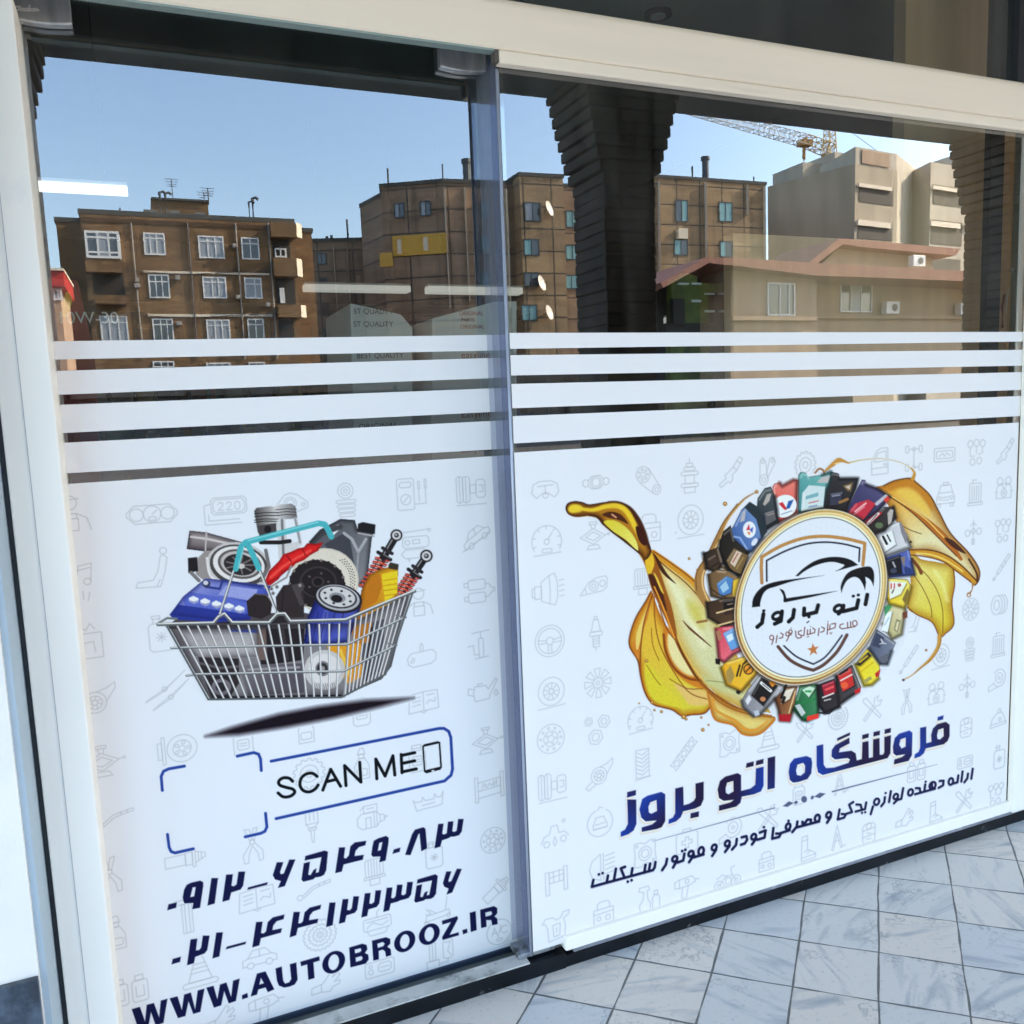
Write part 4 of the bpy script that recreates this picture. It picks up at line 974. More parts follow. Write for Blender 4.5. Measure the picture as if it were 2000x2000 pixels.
def catmull(pts, closed, n=8):
    p = np.asarray(pts, float); k = len(p); out = []
    for i in range(k if closed else k - 1):
        p0 = p[(i - 1) % k] if closed or i > 0 else p[0]
        p1 = p[i]; p2 = p[(i + 1) % k]
        p3 = p[(i + 2) % k] if closed or i + 2 < k else p[-1]
        for j in range(n):
            t = j / n
            out.append(0.5 * ((2 * p1) + (-p0 + p2) * t + (2 * p0 - 5 * p1 + 4 * p2 - p3) * t * t + (-p0 + 3 * p1 - 3 * p2 + p3) * t ** 3))
    if not closed: out.append(p[-1])
    return np.array(out)

class Art:
    """paints in photograph pixels, ends as a mesh on the pane at distance Y"""
    def __init__(s, x0, y0, x1, y1, step, Y):
        s.x0, s.y0, s.st, s.Y = x0, y0, step, Y
        s.W = int((x1 - x0) / step) + 1; s.H = int((y1 - y0) / step) + 1
        s.rgb = np.ones((s.H, s.W, 3)) * (WHITE / 255.0)
        s.al = np.zeros((s.H, s.W))
        s.T = (0.0, 0.0, 1.0)
    def tr(s, p):
        p = np.asarray(p, float).reshape(-1, 2)
        return np.stack([s.T[0] + p[:, 0] / s.T[2], s.T[1] + p[:, 1] / s.T[2]], 1)
    def win(s, p, pad):
        a = np.floor((p.min(0) - pad - (s.x0, s.y0)) / s.st).astype(int); b = np.ceil((p.max(0) + pad - (s.x0, s.y0)) / s.st).astype(int) + 1
        i0, i1 = max(0, a[0]), min(s.W, b[0]); j0, j1 = max(0, a[1]), min(s.H, b[1])
        if i1 <= i0 or j1 <= j0: return None
        X, Yy = np.meshgrid(s.x0 + np.arange(i0, i1) * s.st, s.y0 + np.arange(j0, j1) * s.st)
        return (slice(j0, j1), slice(i0, i1)), X, Yy
    def comp(s, sl, cov, col, X=None, Y=None, grad=None):
        if grad is not None:
            (g0, g1, ca, cb) = grad
            g = s.tr([g0, g1]); d = g[1] - g[0]
            t = np.clip(((X - g[0, 0]) * d[0] + (Y - g[0, 1]) * d[1]) / (d @ d), 0, 1)[..., None]
            c = ink(ca) * (1 - t) + ink(cb) * t
        else: c = ink(col)
        cv = cov[..., None]
        s.rgb[sl] = s.rgb[sl] * (1 - cv) + c * cv
        s.al[sl] = np.maximum(s.al[sl], cov)
    @staticmethod
    def dseg(X, Y, a, b):
        d = b - a; L = d @ d
        t = np.clip(((X - a[0]) * d[0] + (Y - a[1]) * d[1]) / (L if L > 1e-9 else 1e-9), 0, 1)
        return np.hypot(X - a[0] - t * d[0], Y - a[1] - t * d[1]), t
    def poly(s, pts, col=None, holes=(), smooth=False, blur=0.0, grad=None, op=1.0, off=(0, 0)):
        p = s.tr(pts) + np.array(off)
        if smooth: p = catmull(p, True, 6)
        w = s.win(p, 1.5 + blur * 2)
        if w is None: return
        sl, X, Y = w
        ins = np.zeros(X.shape, bool); dm = np.full(X.shape, 1e9)
        for q in [p] + [(catmull(s.tr(h) + np.array(off), True, 6) if smooth else s.tr(h) + np.array(off)) for h in holes]:
            for i in range(len(q)):
                a, b = q[i], q[(i + 1) % len(q)]
                dm = np.minimum(dm, s.dseg(X, Y, a, b)[0])
                if a[1] != b[1]:
                    c = (a[1] > Y) != (b[1] > Y)
                    ins ^= c & (X < (b[0] - a[0]) * (Y - a[1]) / (b[1] - a[1]) + a[0])
        sd = np.where(ins, dm, -dm)
        h = max(0.7, s.st * 0.6) + blur
        s.comp(sl, np.clip(0.5 + sd / (2 * h), 0, 1) * op, col, X, Y, grad)
    def rim(s, pts, width, col, smooth=False, op=0.7, pw=1.6, off=(0, 0)):
        """tone that gathers along the inside of an outline, as in thick clear liquid"""
        p = s.tr(pts) + np.array(off)
        if smooth: p = catmull(p, True, 6)
        w = s.win(p, 1.0)
        if w is None: return
        sl, X, Y = w; width = width / s.T[2]
        ins = np.zeros(X.shape, bool); dm = np.full(X.shape, 1e9)
        for i in range(len(p)):
            a, b = p[i], p[(i + 1) % len(p)]
            dm = np.minimum(dm, s.dseg(X, Y, a, b)[0])
            if a[1] != b[1]:
                c = (a[1] > Y) != (b[1] > Y)
                ins ^= c & (X < (b[0] - a[0]) * (Y - a[1]) / (b[1] - a[1]) + a[0])
        s.comp(sl, np.where(ins, np.clip(1 - dm / width, 0, 1) ** pw, 0) * op, col)
    def stroke(s, pts, w, col, smooth=False, closed=False, blur=0.0, op=1.0, grad=None, off=(0, 0)):
        p = s.tr(pts) + np.array(off)
        ws = np.asarray(w if isinstance(w, (list, tuple)) else [w] * len(p), float) / s.T[2]
        if smooth:
            n = len(p); p = catmull(p, closed, 8)
            m = len(p); ws = np.interp(np.linspace(0, n - (0 if closed else 1), m), range(n + 1), list(ws) + [ws[0] if closed else ws[-1]])
        wn = s.win(p, ws.max() / 2 + 1.5 + blur * 2)
        if wn is None: return
        sl, X, Y = wn
        sd = np.full(X.shape, -1e9); k = len(p)
        for i in range(k if closed else k - 1):
            j = (i + 1) % k
            d, t = s.dseg(X, Y, p[i], p[j])
            sd = np.maximum(sd, (ws[i] * (1 - t) + ws[j] * t) / 2 - d)
        h = max(0.6, s.st * 0.55) + blur
        s.comp(sl, np.clip(0.5 + sd / (2 * h), 0, 1) * op, col, X, Y, grad)
    def ell(s, c, rx, ry, col, rot=0.0, shear=0.0, w=None, n=28, **k):
        t = np.linspace(0, 2 * np.pi, n, endpoint=False)
        x, y = rx * np.cos(t), ry * np.sin(t)
        y = y + shear * x
        cr, sr = math.cos(rot), math.sin(rot)
        p = np.stack([c[0] + x * cr - y * sr, c[1] + x * sr + y * cr], 1)
        if w: s.stroke(p, w, col, closed=True, **k)
        else: s.poly(p, col, **k)
    def mesh(s, name, parent, m, lo=0.03, grain=0.0):
        keep = s.al > lo
        cell = keep[:-1, :-1] | keep[1:, :-1] | keep[:-1, 1:] | keep[1:, 1:]
        jj, ii = np.nonzero(cell)
        vid = np.full((s.H, s.W), -1)
        q = np.stack([jj * s.W + ii, jj * s.W + ii + 1, (jj + 1) * s.W + ii + 1, (jj + 1) * s.W + ii], 1)
        used = np.unique(q)
        remap = np.zeros(s.H * s.W, int); remap[used] = np.arange(len(used))
        px = s.x0 + (used % s.W) * s.st; py = s.y0 + (used // s.W) * s.st
        D = np.stack([(px - 1000) / FPX, (py - 1000) / FPX, np.ones(len(px))], 1) @ RM
        t = s.Y / D[:, 2]
        V = np.stack([D[:, 0] * t, np.full(len(px), s.Y), CAM_Z - D[:, 1] * t], 1)
        F = remap[q]
        me = bpy.data.meshes.new(name)
        me.vertices.add(len(V)); me.vertices.foreach_set('co', V.ravel())
        me.loops.add(F.size); me.loops.foreach_set('vertex_index', F.ravel().astype(np.int32))
        me.polygons.add(len(F)); me.polygons.foreach_set('loop_start', (np.arange(len(F)) * 4).astype(np.int32))
        me.update(calc_edges=True)
        c = s.rgb.reshape(-1, 3)[used]
        if grain: c = np.clip(c * (1 + grain * np.clip(np.abs(c - WHITE / 255.0).max(1, keepdims=True) * 4, 0, 1) * np.random.RandomState(4).normal(size=(len(c), 1))), 0, 1)
        lin = lambda v: np.where(v <= 0.04045, v / 12.92, ((np.maximum(v, 0) + 0.055) / 1.055) ** 2.4)
        alb = np.clip(lin(c) / lin(WHITE / 255.0) * FILM_ALB, 0, 0.9)
        a = me.color_attributes.new('Col', 'FLOAT_COLOR', 'POINT')
        a.data.foreach_set('color', np.concatenate([alb, np.ones((len(alb), 1))], 1).astype(np.float32).ravel())
        me.materials.append(m)
        o = bpy.data.objects.new(name, me); COL.objects.link(o)
        o.parent = parent
        g = parent.parent
        o.matrix_parent_inverse = Matrix.Translation(-Vector(g.location)) @ parent.matrix_parent_inverse.inverted() @ Matrix.Identity(4) if False else Matrix.Identity(4)
        return o

def inkmat():
    m, t, p = newmat('printed_ink')
    a = t.nodes.new('ShaderNodeVertexColor'); a.layer_name = 'Col'
    t.links.new(a.outputs['Color'], p.inputs['Base Color'])
    p.inputs['Roughness'].default_value = 0.5
    p.inputs['Specular IOR Level'].default_value = 0.12
    return m
INK = inkmat()
NAVY = (14, 18, 66)
YDP, YWP = YD - 0.0011, YG - 0.0011

# ---------------------------------------------------------------- phone numbers and web address
A = Art(310, 1560, 930, 1920, 1.0, YDP - 0.0004)
A.T = (310, 1580, 6.0375)
def P_(*polys, col=NAVY):
    for p in polys: A.poly(p, col)
P_([(115, 1125), (215, 1100), (205, 1165), (100, 1195)],
   [(622, 815), (700, 815), (660, 1115), (575, 1140)],
   [(795, 775), (875, 770), (857, 905), (885, 912), (918, 890), (940, 740), (1020, 738), (995, 905), (965, 950), (855, 985), (833, 1072), (750, 1095)],
   [(1055, 925), (1285, 863), (1278, 895), (1045, 955)],
   [(1392, 630), (1470, 628), (1430, 745), (1440, 770), (1475, 760), (1540, 597), (1612, 595), (1487, 910), (1405, 932), (1440, 850), (1370, 830), (1345, 780)])
A.poly([(290, 1085), (283, 1040), (300, 950), (330, 895), (380, 870), (490, 845), (525, 865), (525, 910), (487, 1165), (395, 1183), (408, 1108), (305, 1115)], NAVY, holes=[[(400, 925), (437, 920), (418, 1030), (372, 1040)]])
A.T = (600, 1580, 6.0375)
P_([(-22, 555), (205, 490), (245, 505), (225, 720), (200, 775), (160, 797), (95, 808), (70, 830), (-45, 858), (-68, 835), (-40, 640), (33, 622), (12, 775), (40, 780), (75, 720), (110, 700), (100, 755), (135, 745), (168, 568), (-30, 608)],
   [(375, 455), (448, 452), (432, 575), (455, 585), (490, 550), (510, 440), (560, 395), (697, 375), (685, 428), (610, 450), (570, 495), (558, 555), (668, 540), (655, 598), (430, 655), (408, 738), (330, 758)],
   [(1022, 478), (1100, 455), (1090, 505), (1005, 530)],
   [(1155, 540), (1235, 300), (1270, 245), (1370, 215), (1395, 235), (1415, 465), (1345, 500), (1325, 290), (1310, 300), (1218, 545)],
   [(1545, 178), (1608, 172), (1592, 295), (1620, 300), (1645, 285), (1660, 150), (1725, 145), (1710, 262), (1735, 272), (1762, 255), (1780, 118), (1845, 118), (1822, 265), (1790, 310), (1735, 325), (1690, 328), (1665, 345), (1590, 370), (1570, 445), (1500, 465)])
A.poly([(785, 375), (840, 345), (930, 318), (962, 340), (958, 400), (925, 608), (850, 630), (862, 560), (775, 565), (755, 540), (770, 440)], NAVY, holes=[[(850, 400), (888, 390), (868, 485), (832, 495)]])
P_([(262, 1105), (335, 1102), (300, 1370), (222, 1395)],
   [(418, 1065), (487, 1060), (470, 1190), (500, 1195), (525, 1170), (545, 1030), (612, 1030), (588, 1190), (560, 1225), (462, 1255), (445, 1335), (372, 1355)],
   [(680, 995), (748, 990), (732, 1115), (760, 1120), (790, 1095), (805, 962), (873, 958), (850, 1115), (820, 1155), (722, 1185), (707, 1262), (638, 1280)],
   [(938, 930), (1005, 925), (990, 1048), (1015, 1055), (1042, 1030), (1060, 895), (1125, 892), (1110, 1010), (1135, 1018), (1162, 1000), (1180, 862), (1247, 860), (1225, 1010), (1195, 1050), (1140, 1068), (1095, 1078), (1070, 1092), (985, 1115), (967, 1195), (897, 1215)],
   [(1300, 832), (1510, 770), (1540, 790), (1518, 1000), (1490, 1040), (1460, 1058), (1395, 1065), (1375, 1080), (1280, 1105), (1262, 1085), (1290, 905), (1355, 888), (1333, 1035), (1360, 1040), (1385, 985), (1420, 968), (1410, 1020), (1440, 1012), (1472, 842), (1293, 880)],
   [(1640, 738), (1700, 735), (1665, 845), (1672, 862), (1700, 850), (1765, 705), (1823, 708), (1710, 985), (1642, 1010), (1668, 940), (1615, 915), (1600, 875)])
A.T = (320, 1680, 6.0375)
P_([(105, 1165), (203, 1137), (190, 1200), (90, 1230)],
   [(315, 935), (395, 925), (378, 1065), (415, 1060), (440, 1030), (460, 890), (540, 890), (512, 1060), (480, 1100), (370, 1140), (355, 1215), (273, 1240)],
   [(618, 855), (697, 850), (655, 1135), (573, 1160)],
   [(742, 1020), (970, 960), (962, 990), (730, 1052)],
   [(1088, 730), (1165, 725), (1145, 860), (1175, 865), (1205, 840), (1225, 730), (1285, 675), (1423, 640), (1412, 695), (1330, 720), (1290, 770), (1280, 825), (1393, 803), (1380, 855), (1145, 920), (1125, 1005), (1042, 1030)],
   [(1530, 612), (1605, 610), (1585, 745), (1615, 745), (1640, 720), (1660, 615), (1720, 560), (1855, 525), (1845, 575), (1760, 605), (1722, 650), (1712, 708), (1822, 690), (1810, 740), (1580, 800), (1560, 885), (1483, 912)])
A.mesh('phone_number', door_film, INK)

A = Art(245, 1755, 990, 2030, 1.0, YDP - 0.0004)
A.T = (240, 1800, 5.367)
P_([(92, 918), (178, 893), (232, 1045), (250, 872), (325, 853), (380, 1005), (398, 828), (468, 808), (425, 1060), (345, 1090), (295, 950), (265, 1110), (165, 1130)],
   [(490, 805), (572, 783), (618, 925), (642, 765), (712, 743), (757, 918), (785, 722), (856, 702), (812, 945), (738, 968), (688, 835), (655, 990), (578, 1012)],
   [(875, 693), (950, 673), (990, 815), (1018, 660), (1085, 638), (1135, 790), (1155, 620), (1225, 597), (1185, 832), (1110, 858), (1062, 730), (1030, 878), (955, 903)],
   [(1248, 772), (1305, 748), (1312, 795), (1250, 815)],
   [(1600, 492), (1665, 470), (1680, 620), (1700, 650), (1745, 635), (1765, 600), (1750, 447), (1818, 428), (1832, 610), (1800, 660), (1745, 682), (1690, 692), (1635, 670), (1615, 620)])
A.poly([(1340, 785), (1405, 545), (1495, 522), (1587, 710), (1520, 740), (1495, 690), (1420, 712), (1405, 765)], NAVY, holes=[[(1430, 662), (1447, 590), (1478, 645)]])
A.T = (580, 1740, 4.6)
P_([(30, 637), (200, 588), (205, 625), (148, 643), (158, 783), (102, 800), (92, 660), (38, 677)], [(1552, 197), (1605, 182), (1615, 352), (1562, 370)])
def ring_el(c, rx, ry, hx, hy, sh=-0.25):
    t = np.linspace(0, 2 * np.pi, 30, endpoint=False)
    f = lambda a, b: [(c[0] + a * math.cos(q), c[1] + b * math.sin(q) + sh * a * math.cos(q)) for q in t]
    A.poly(f(rx, ry), NAVY, holes=[f(hx, hy)])
ring_el((330, 641), 103, 99, 48, 70)
A.poly([(1645, 170), (1770, 137), (1800, 155), (1800, 200), (1775, 230), (1800, 250), (1803, 298), (1755, 310), (1745, 262), (1700, 262), (1703, 322), (1655, 335)], NAVY, holes=[[(1692, 195), (1745, 182), (1755, 205), (1740, 220), (1695, 232)]])
A.T = (600, 1680, 6.0375)
A.poly([(495, 1030), (650, 985), (700, 1000), (710, 1050), (680, 1095), (720, 1115), (725, 1170), (690, 1220), (510, 1265)], NAVY, holes=[[(560, 1055), (630, 1038), (640, 1065), (620, 1085), (565, 1100)], [(570, 1150), (640, 1130), (655, 1155), (640, 1180), (575, 1200)]])
A.poly([(763, 950), (930, 908), (980, 930), (980, 985), (945, 1020), (985, 1050), (990, 1120), (930, 1140), (918, 1075), (890, 1055), (843, 1070), (845, 1170), (780, 1185)], NAVY, holes=[[(828, 985), (890, 965), (915, 985), (895, 1015), (832, 1035)]])
ring_el((1150, 958), 125, 124, 56, 84); ring_el((1440, 873), 123, 123, 56, 84)
P_([(1590, 715), (1770, 660), (1778, 690), (1680, 880), (1785, 850), (1790, 885), (1597, 942), (1590, 910), (1695, 730), (1592, 760)], [(1830, 825), (1885, 808), (1890, 855), (1838, 875)])
A.mesh('web_address', door_film, INK)

# ---------------------------------------------------------------- scan frame (the code itself is left out)
A = Art(300, 1405, 900, 1680, 1.0, YDP - 0.0004)
BL = (36, 68, 158)
A.T = (300, 1400, 6.44)
for p in ([(388, 620), (190, 655), (125, 685), (95, 750), (110, 925)], [(1052, 495), (1260, 450), (1320, 470), (1345, 530), (1355, 675)],
          [(175, 1480), (195, 1640), (220, 1695), (270, 1712), (500, 1660)], [(1408, 1215), (1425, 1385), (1400, 1440), (1350, 1465), (1152, 1510)]):
    A.stroke(p, 37, BL)
A.T = (520, 1400, 5.084)
A.stroke([(48, 441), (1715, 116), (1765, 115), (1812, 145), (1833, 205), (1850, 520), (1835, 580), (1770, 637), (98, 1011)], 29, BL)
BK = (8, 10, 16)
for p in ([(262, 640), (225, 610), (165, 608), (125, 640), (135, 678), (200, 702), (262, 718), (282, 750), (240, 788), (170, 795), (118, 757)], [(505, 592), (460, 562), (400, 567), (348, 610), (335, 680), (370, 733), (430, 745), (485, 717), (515, 677)]):
    A.stroke(p, 31, BK, smooth=True)
for p in ([(562, 728), (640, 522), (738, 690)], [(598, 645), (694, 622)], [(792, 683), (778, 485), (940, 648), (928, 452)], [(1098, 615), (1088, 420), (1180, 588), (1258, 387), (1277, 578)],
          [(1348, 555), (1340, 375)], [(1340, 385), (1474, 356)], [(1345, 464), (1474, 437)], [(1350, 547), (1490, 518)]):
    A.stroke(p, 31, BK)
A.poly([(1548, 290), (1570, 272), (1705, 242), (1728, 252), (1745, 500), (1730, 525), (1590, 562), (1565, 545)], BK, holes=[[(1565, 298), (1712, 265), (1727, 495), (1580, 530)]])
A.ell((1655, 537), 16, 9, (215, 225, 240), rot=-0.2)
A.mesh('scan_frame', door_film, INK)

# ---------------------------------------------------------------- shop name
A = Art(1190, 1390, 1880, 1650, 1.0, YWP - 0.0004)
GR = lambda x0, y0, x1, y1: ((x0, y0), (x1, y1), (26, 58, 158), (32, 22, 62))
T1, T2 = (1190, 1460, 5.367), (1510, 1380, 5.367)
title = [
 (T1, [(187, 468), (280, 445), (278, 500), (185, 527)], (), GR(187, 600, 187, 420)),
 (T1, [(188, 545), (282, 545), (285, 800), (255, 870), (200, 910), (120, 938), (120, 885), (165, 860), (195, 800)], (), GR(120, 900, 420, 500)),
 (T1, [(315, 650), (345, 540), (400, 505), (545, 465), (587, 490), (587, 770), (550, 835), (500, 855), (340, 885), (340, 838), (450, 805), (497, 765), (380, 775), (335, 735)], ([(410, 620), (430, 575), (495, 550), (500, 665), (440, 695), (415, 680)],), GR(330, 600, 560, 820)),
 (T1, [(690, 430), (775, 410), (780, 605), (835, 590), (885, 560), (905, 525), (903, 378), (990, 358), (990, 540), (960, 610), (900, 640), (775, 670), (750, 730), (700, 775), (620, 803), (622, 755), (665, 735), (690, 690)], (), GR(640, 790, 930, 560)),
 (T1, [(852, 690), (940, 668), (938, 725), (850, 745)], (), GR(800, 500, 940, 700)),
 (T1, [(1135, 440), (1160, 350), (1215, 305), (1345, 268), (1382, 290), (1382, 455), (1480, 430), (1530, 390), (1537, 220), (1618, 200), (1618, 400), (1590, 460), (1520, 490), (1390, 515), (1375, 580), (1330, 620), (1150, 665), (1150, 608), (1270, 575), (1305, 548), (1200, 560), (1150, 530)], ([(1220, 425), (1235, 370), (1300, 350), (1302, 460), (1250, 490), (1222, 475)],), GR(1600, 430, 1330, 400)),
 (T1, [(1438, 165), (1515, 145), (1512, 195), (1432, 215)], (), GR(1400, 900, 1440, 200)),
 (T1, [(1540, 140), (1618, 118), (1615, 168), (1535, 190)], (), GR(1400, 900, 1440, 200)),
 (T1, [(1660, 110), (1740, 90), (1735, 425), (1657, 443)], (), GR(1700, 800, 1700, 60)),
 (T2, [(162, 690), (175, 600), (220, 545), (350, 518), (400, 540), (410, 590), (400, 700), (360, 760), (270, 790), (210, 798), (175, 770)], ([(240, 670), (255, 610), (315, 590), (335, 620), (332, 690), (290, 725), (250, 718)],), GR(180, 560, 420, 1000)),
 (T2, [(672, 332), (807, 270), (803, 302), (670, 362)], (), GR(300, 300, 700, 300)),
 (T2, [(455, 412), (525, 395), (530, 610), (555, 645), (640, 640), (790, 590), (805, 555), (780, 540), (650, 555), (612, 525), (615, 455), (650, 405), (800, 325), (802, 385), (700, 440), (690, 480), (820, 462), (865, 490), (877, 565), (930, 550), (935, 375), (1000, 360), (1003, 540), (1045, 530), (1048, 345), (1115, 330), (1118, 505), (1150, 505), (1165, 480), (1165, 320), (1235, 300), (1230, 490), (1200, 540), (1150, 555), (520, 718), (470, 690), (455, 620)], (), GR(480, 650, 880, 500)),
 (T2, [(935, 298), (1003, 280), (1000, 325), (932, 345)], (), GR(500, 300, 900, 300)),
 (T2, [(1053, 268), (1120, 252), (1118, 298), (1050, 315)], (), GR(500, 300, 900, 300)),
 (T2, [(1170, 240), (1235, 225), (1232, 272), (1167, 288)], (), GR(500, 300, 900, 300)),
 (T2, [(1255, 420), (1275, 330), (1320, 285), (1430, 250), (1460, 275), (1455, 510), (1420, 570), (1265, 608), (1270, 555), (1350, 530), (1385, 500), (1290, 515), (1260, 490)], ([(1322, 400), (1335, 345), (1390, 325), (1388, 420), (1345, 440)],), GR(1400, 270, 1350, 600)),
 (T2, [(1540, 222), (1605, 210), (1605, 385), (1660, 370), (1655, 300), (1675, 230), (1720, 185), (1810, 160), (1850, 190), (1850, 310), (1830, 360), (1790, 395), (1600, 440), (1580, 490), (1540, 525), (1480, 545), (1485, 500), (1525, 475), (1540, 430)], ([(1718, 300), (1730, 245), (1785, 225), (1788, 310), (1750, 345), (1722, 340)],), GR(1520, 420, 1800, 330)),
 (T2, [(1725, 110), (1787, 92), (1782, 135), (1722, 150)], (), GR(1700, 60, 1700, 400))]
for T, p, h, g in title:
    A.T = T; A.poly(p, (226, 214, 200), holes=h, blur=0.5, off=(-2.6, 5.6))
for T, p, h, g in title:
    A.T = T; A.poly(p, (246, 244, 246), holes=h, blur=0.6, off=(-1.2, 2.6))
for T, p, h, g in title:
    A.T = T; A.poly(p, None, holes=h, grad=g)
A.T = T1
A.stroke([(450, 985), (1735, 632)], [3.5, 12], (96, 110, 132)); A.T = T2
A.stroke([(622, 892), (1720, 606)], [15, 2], (86, 98, 124))
for p in ([(100, 1045), (165, 993), (217, 1010), (150, 1052)], [(215, 1010), (240, 983), (264, 1000), (240, 1027)], [(390, 960), (410, 930), (434, 945), (410, 977)], [(430, 945), (490, 903), (550, 912), (490, 960)]): A.poly(p, (84, 92, 126))
A.ell((325, 972), 30, 35, (84, 92, 126))
A.mesh('shop_name', win_film, INK)

# ---------------------------------------------------------------- small line of lettering under it
A = Art(1140, 1485, 1920, 1750, 0.9, YWP - 0.0004)
def strokes(T, w, items, rings=(), dots=(), dot=None, col=NAVY, off=(0, 0)):
    A.T = T
    for p in items: A.stroke(p, w, col, off=off)
    for (cx, cy, rx, ry) in rings: A.ell((cx, cy), rx, ry, col, w=w, shear=-0.3, off=off)
    for d in dots: A.stroke([d, (d[0] + 1, d[1])], dot or w, col, off=off)
def subtitle(col, off):
    strokes((1140, 1600, 7.43), 39, [[(142, 880), (120, 980), (330, 922), (1005, 738), (1030, 700), (1042, 622)], [(965, 645), (945, 755)], [(897, 662), (880, 775)], [(708, 712), (690, 820)], [(600, 690), (540, 714), (592, 845)], [(468, 718), (440, 885)], [(353, 818), (335, 915)],
        [(1210, 575), (1195, 655), (1140, 738)], [(1462, 500), (1445, 598), (1360, 628)], [(1352, 600), (1298, 700)], [(1600, 520), (1530, 622)], [(1740, 510), (1600, 552)]],
        [(1322, 575), (0), (0)] and [(1322, 575, 36, 38), (1558, 500, 36, 38), (1705, 462, 38, 55)], [(222, 800), (275, 782), (640, 905), (695, 885), (1430, 462), (1475, 443)], 40, col, off)
    strokes((1360, 1560, 6.44), 33, [[(250, 640), (200, 718)], [(420, 590), (362, 668)], [(510, 505), (500, 580), (450, 638)], [(572, 485), (630, 470), (640, 515), (610, 562), (562, 578)], [(755, 500), (700, 575)], [(800, 425), (872, 398), (858, 488), (770, 515)],
        [(970, 368), (955, 502), (1042, 480), (1062, 440), (1005, 438)], [(1062, 432), (1175, 395)], [(1272, 288), (1262, 352), (1208, 418)], [(1262, 360), (1545, 285)], [(1335, 290), (1340, 332)], [(1345, 330), (1400, 262), (1442, 262), (1440, 312)],
        [(1690, 230), (1645, 300)]],
        [(225, 612, 30, 34), (390, 562, 30, 34), (722, 478, 30, 34), (1155, 350, 28, 38), (1522, 245, 30, 42), (1665, 203, 30, 34)], [(850, 357), (1160, 278)], 33, col, off)
    strokes((1620, 1480, 6.44), 29, [[(128, 650), (105, 775), (185, 752), (207, 712), (155, 706)], [(207, 706), (285, 682), (248, 590), (300, 556)], [(340, 588), (392, 590), (410, 655), (330, 676)], [(463, 562), (448, 645), (410, 655)], [(548, 612), (520, 708)], [(698, 495), (690, 560), (652, 608)], [(773, 420), (750, 555)],
        [(862, 520), (812, 572)], [(928, 382), (905, 515), (862, 528)], [(1388, 292), (1436, 288), (1430, 345), (1374, 378)], [(1328, 388), (1078, 458)], [(1205, 335), (1195, 415)], [(1088, 382), (1135, 382), (1145, 438)], [(1290, 320), (1292, 392)],
        [(1803, 138), (1785, 262)], [(1743, 200), (1735, 258), (1697, 308)], [(1675, 172), (1660, 298)], [(1622, 222), (1610, 308), (1555, 324)]],
        [(594, 553, 32, 38), (835, 487, 28, 32), (1020, 435, 30, 38), (1298, 348, 38, 42), (1528, 298, 28, 40)], [(410, 692), (450, 684), (707, 443), (1210, 300)], 28, col, off)
subtitle((196, 200, 222), (-0.8, 2.0))
subtitle(NAVY, (0, 0))
A.mesh('tag_line', win_film, INK)
# ---------------------------------------------------------------- shopping basket full of car parts
A = Art(285, 965, 860, 1452, 1.15, YDP - 0.0004)
A.T = (280, 960, 3.22)
A.poly([(390, 1540), (560, 1482), (850, 1400), (1100, 1352), (1400, 1312), (1700, 1298), (1500, 1352), (1200, 1424), (900, 1482), (600, 1530)], (20, 10, 20), blur=5)
# pistons
A.poly([(697, 122), (712, 103), (800, 92), (835, 100), (850, 150), (845, 260), (720, 262)], None, grad=((697, 0), (850, 0), (70, 66, 68), (225, 225, 228)))
A.poly([(826, 95), (860, 82), (930, 76), (957, 92), (968, 168), (846, 178)], None, grad=((826, 0), (968, 0), (215, 215, 220), (110, 108, 112)))
for y in (132, 150, 172, 186): A.stroke([(700, y + 8), (770, y), (848, y + 2)], 6, (46, 42, 44))
for y in (112, 130, 148): A.stroke([(832, y + 4), (900, y - 4), (962, y)], 5, (60, 56, 58))
A.poly([(718, 215), (835, 198), (838, 268), (730, 285)], (70, 66, 70)); A.ell((782, 238), 22, 24, (30, 26, 28))
A.poly([(840, 175), (890, 170), (905, 330), (990, 310), (950, 165), (966, 165), (1000, 330), (905, 420), (850, 420)], (206, 208, 214))
A.stroke([(872, 180), (882, 420)], 16, (120, 118, 124)); A.stroke([(955, 175), (985, 320)], 14, (150, 150, 156))
# exhaust pipe and turbo
A.poly([(272, 362), (290, 246), (330, 250), (400, 258), (620, 318), (700, 350), (660, 392), (400, 378)], None, grad=((330, 240), (310, 372), (176, 168, 172), (92, 82, 88)))
A.rim([(272, 362), (290, 246), (330, 250), (400, 258), (620, 318), (700, 350), (660, 392), (400, 378)], 34, (44, 38, 42), op=0.85)
A.stroke([(300, 285), (400, 298), (640, 350)], 14, (206, 200, 204)); A.stroke([(397, 256), (390, 376)], 10, (190, 186, 190))
A.poly([(330, 430), (390, 372), (520, 372), (500, 560), (380, 560), (330, 520)], (150, 144, 146)); A.poly([(280, 418), (338, 412), (345, 500), (282, 512)], (34, 28, 32)); A.stroke([(300, 510), (350, 560)], 22, (120, 116, 120))
A.ell((600, 470), 205, 150, (196, 196, 200), rot=0.2); A.ell((600, 465), 185, 130, (70, 66, 68), rot=0.2); A.ell((600, 458), 165, 112, (226, 226, 230), rot=0.2); A.ell((606, 456), 140, 92, (96, 90, 92), rot=0.2); A.ell((606, 456), 122, 78, (190, 186, 188), rot=0.2); A.ell((608, 460), 104, 66, (44, 40, 42), rot=0.2)
for q in range(9):
    an = q * 0.7; A.stroke([(608, 462), (608 + 90 * math.cos(an), 462 + 55 * math.sin(an))], 9, (120, 112, 112))
A.ell((616, 470), 22, 16, (210, 206, 206))
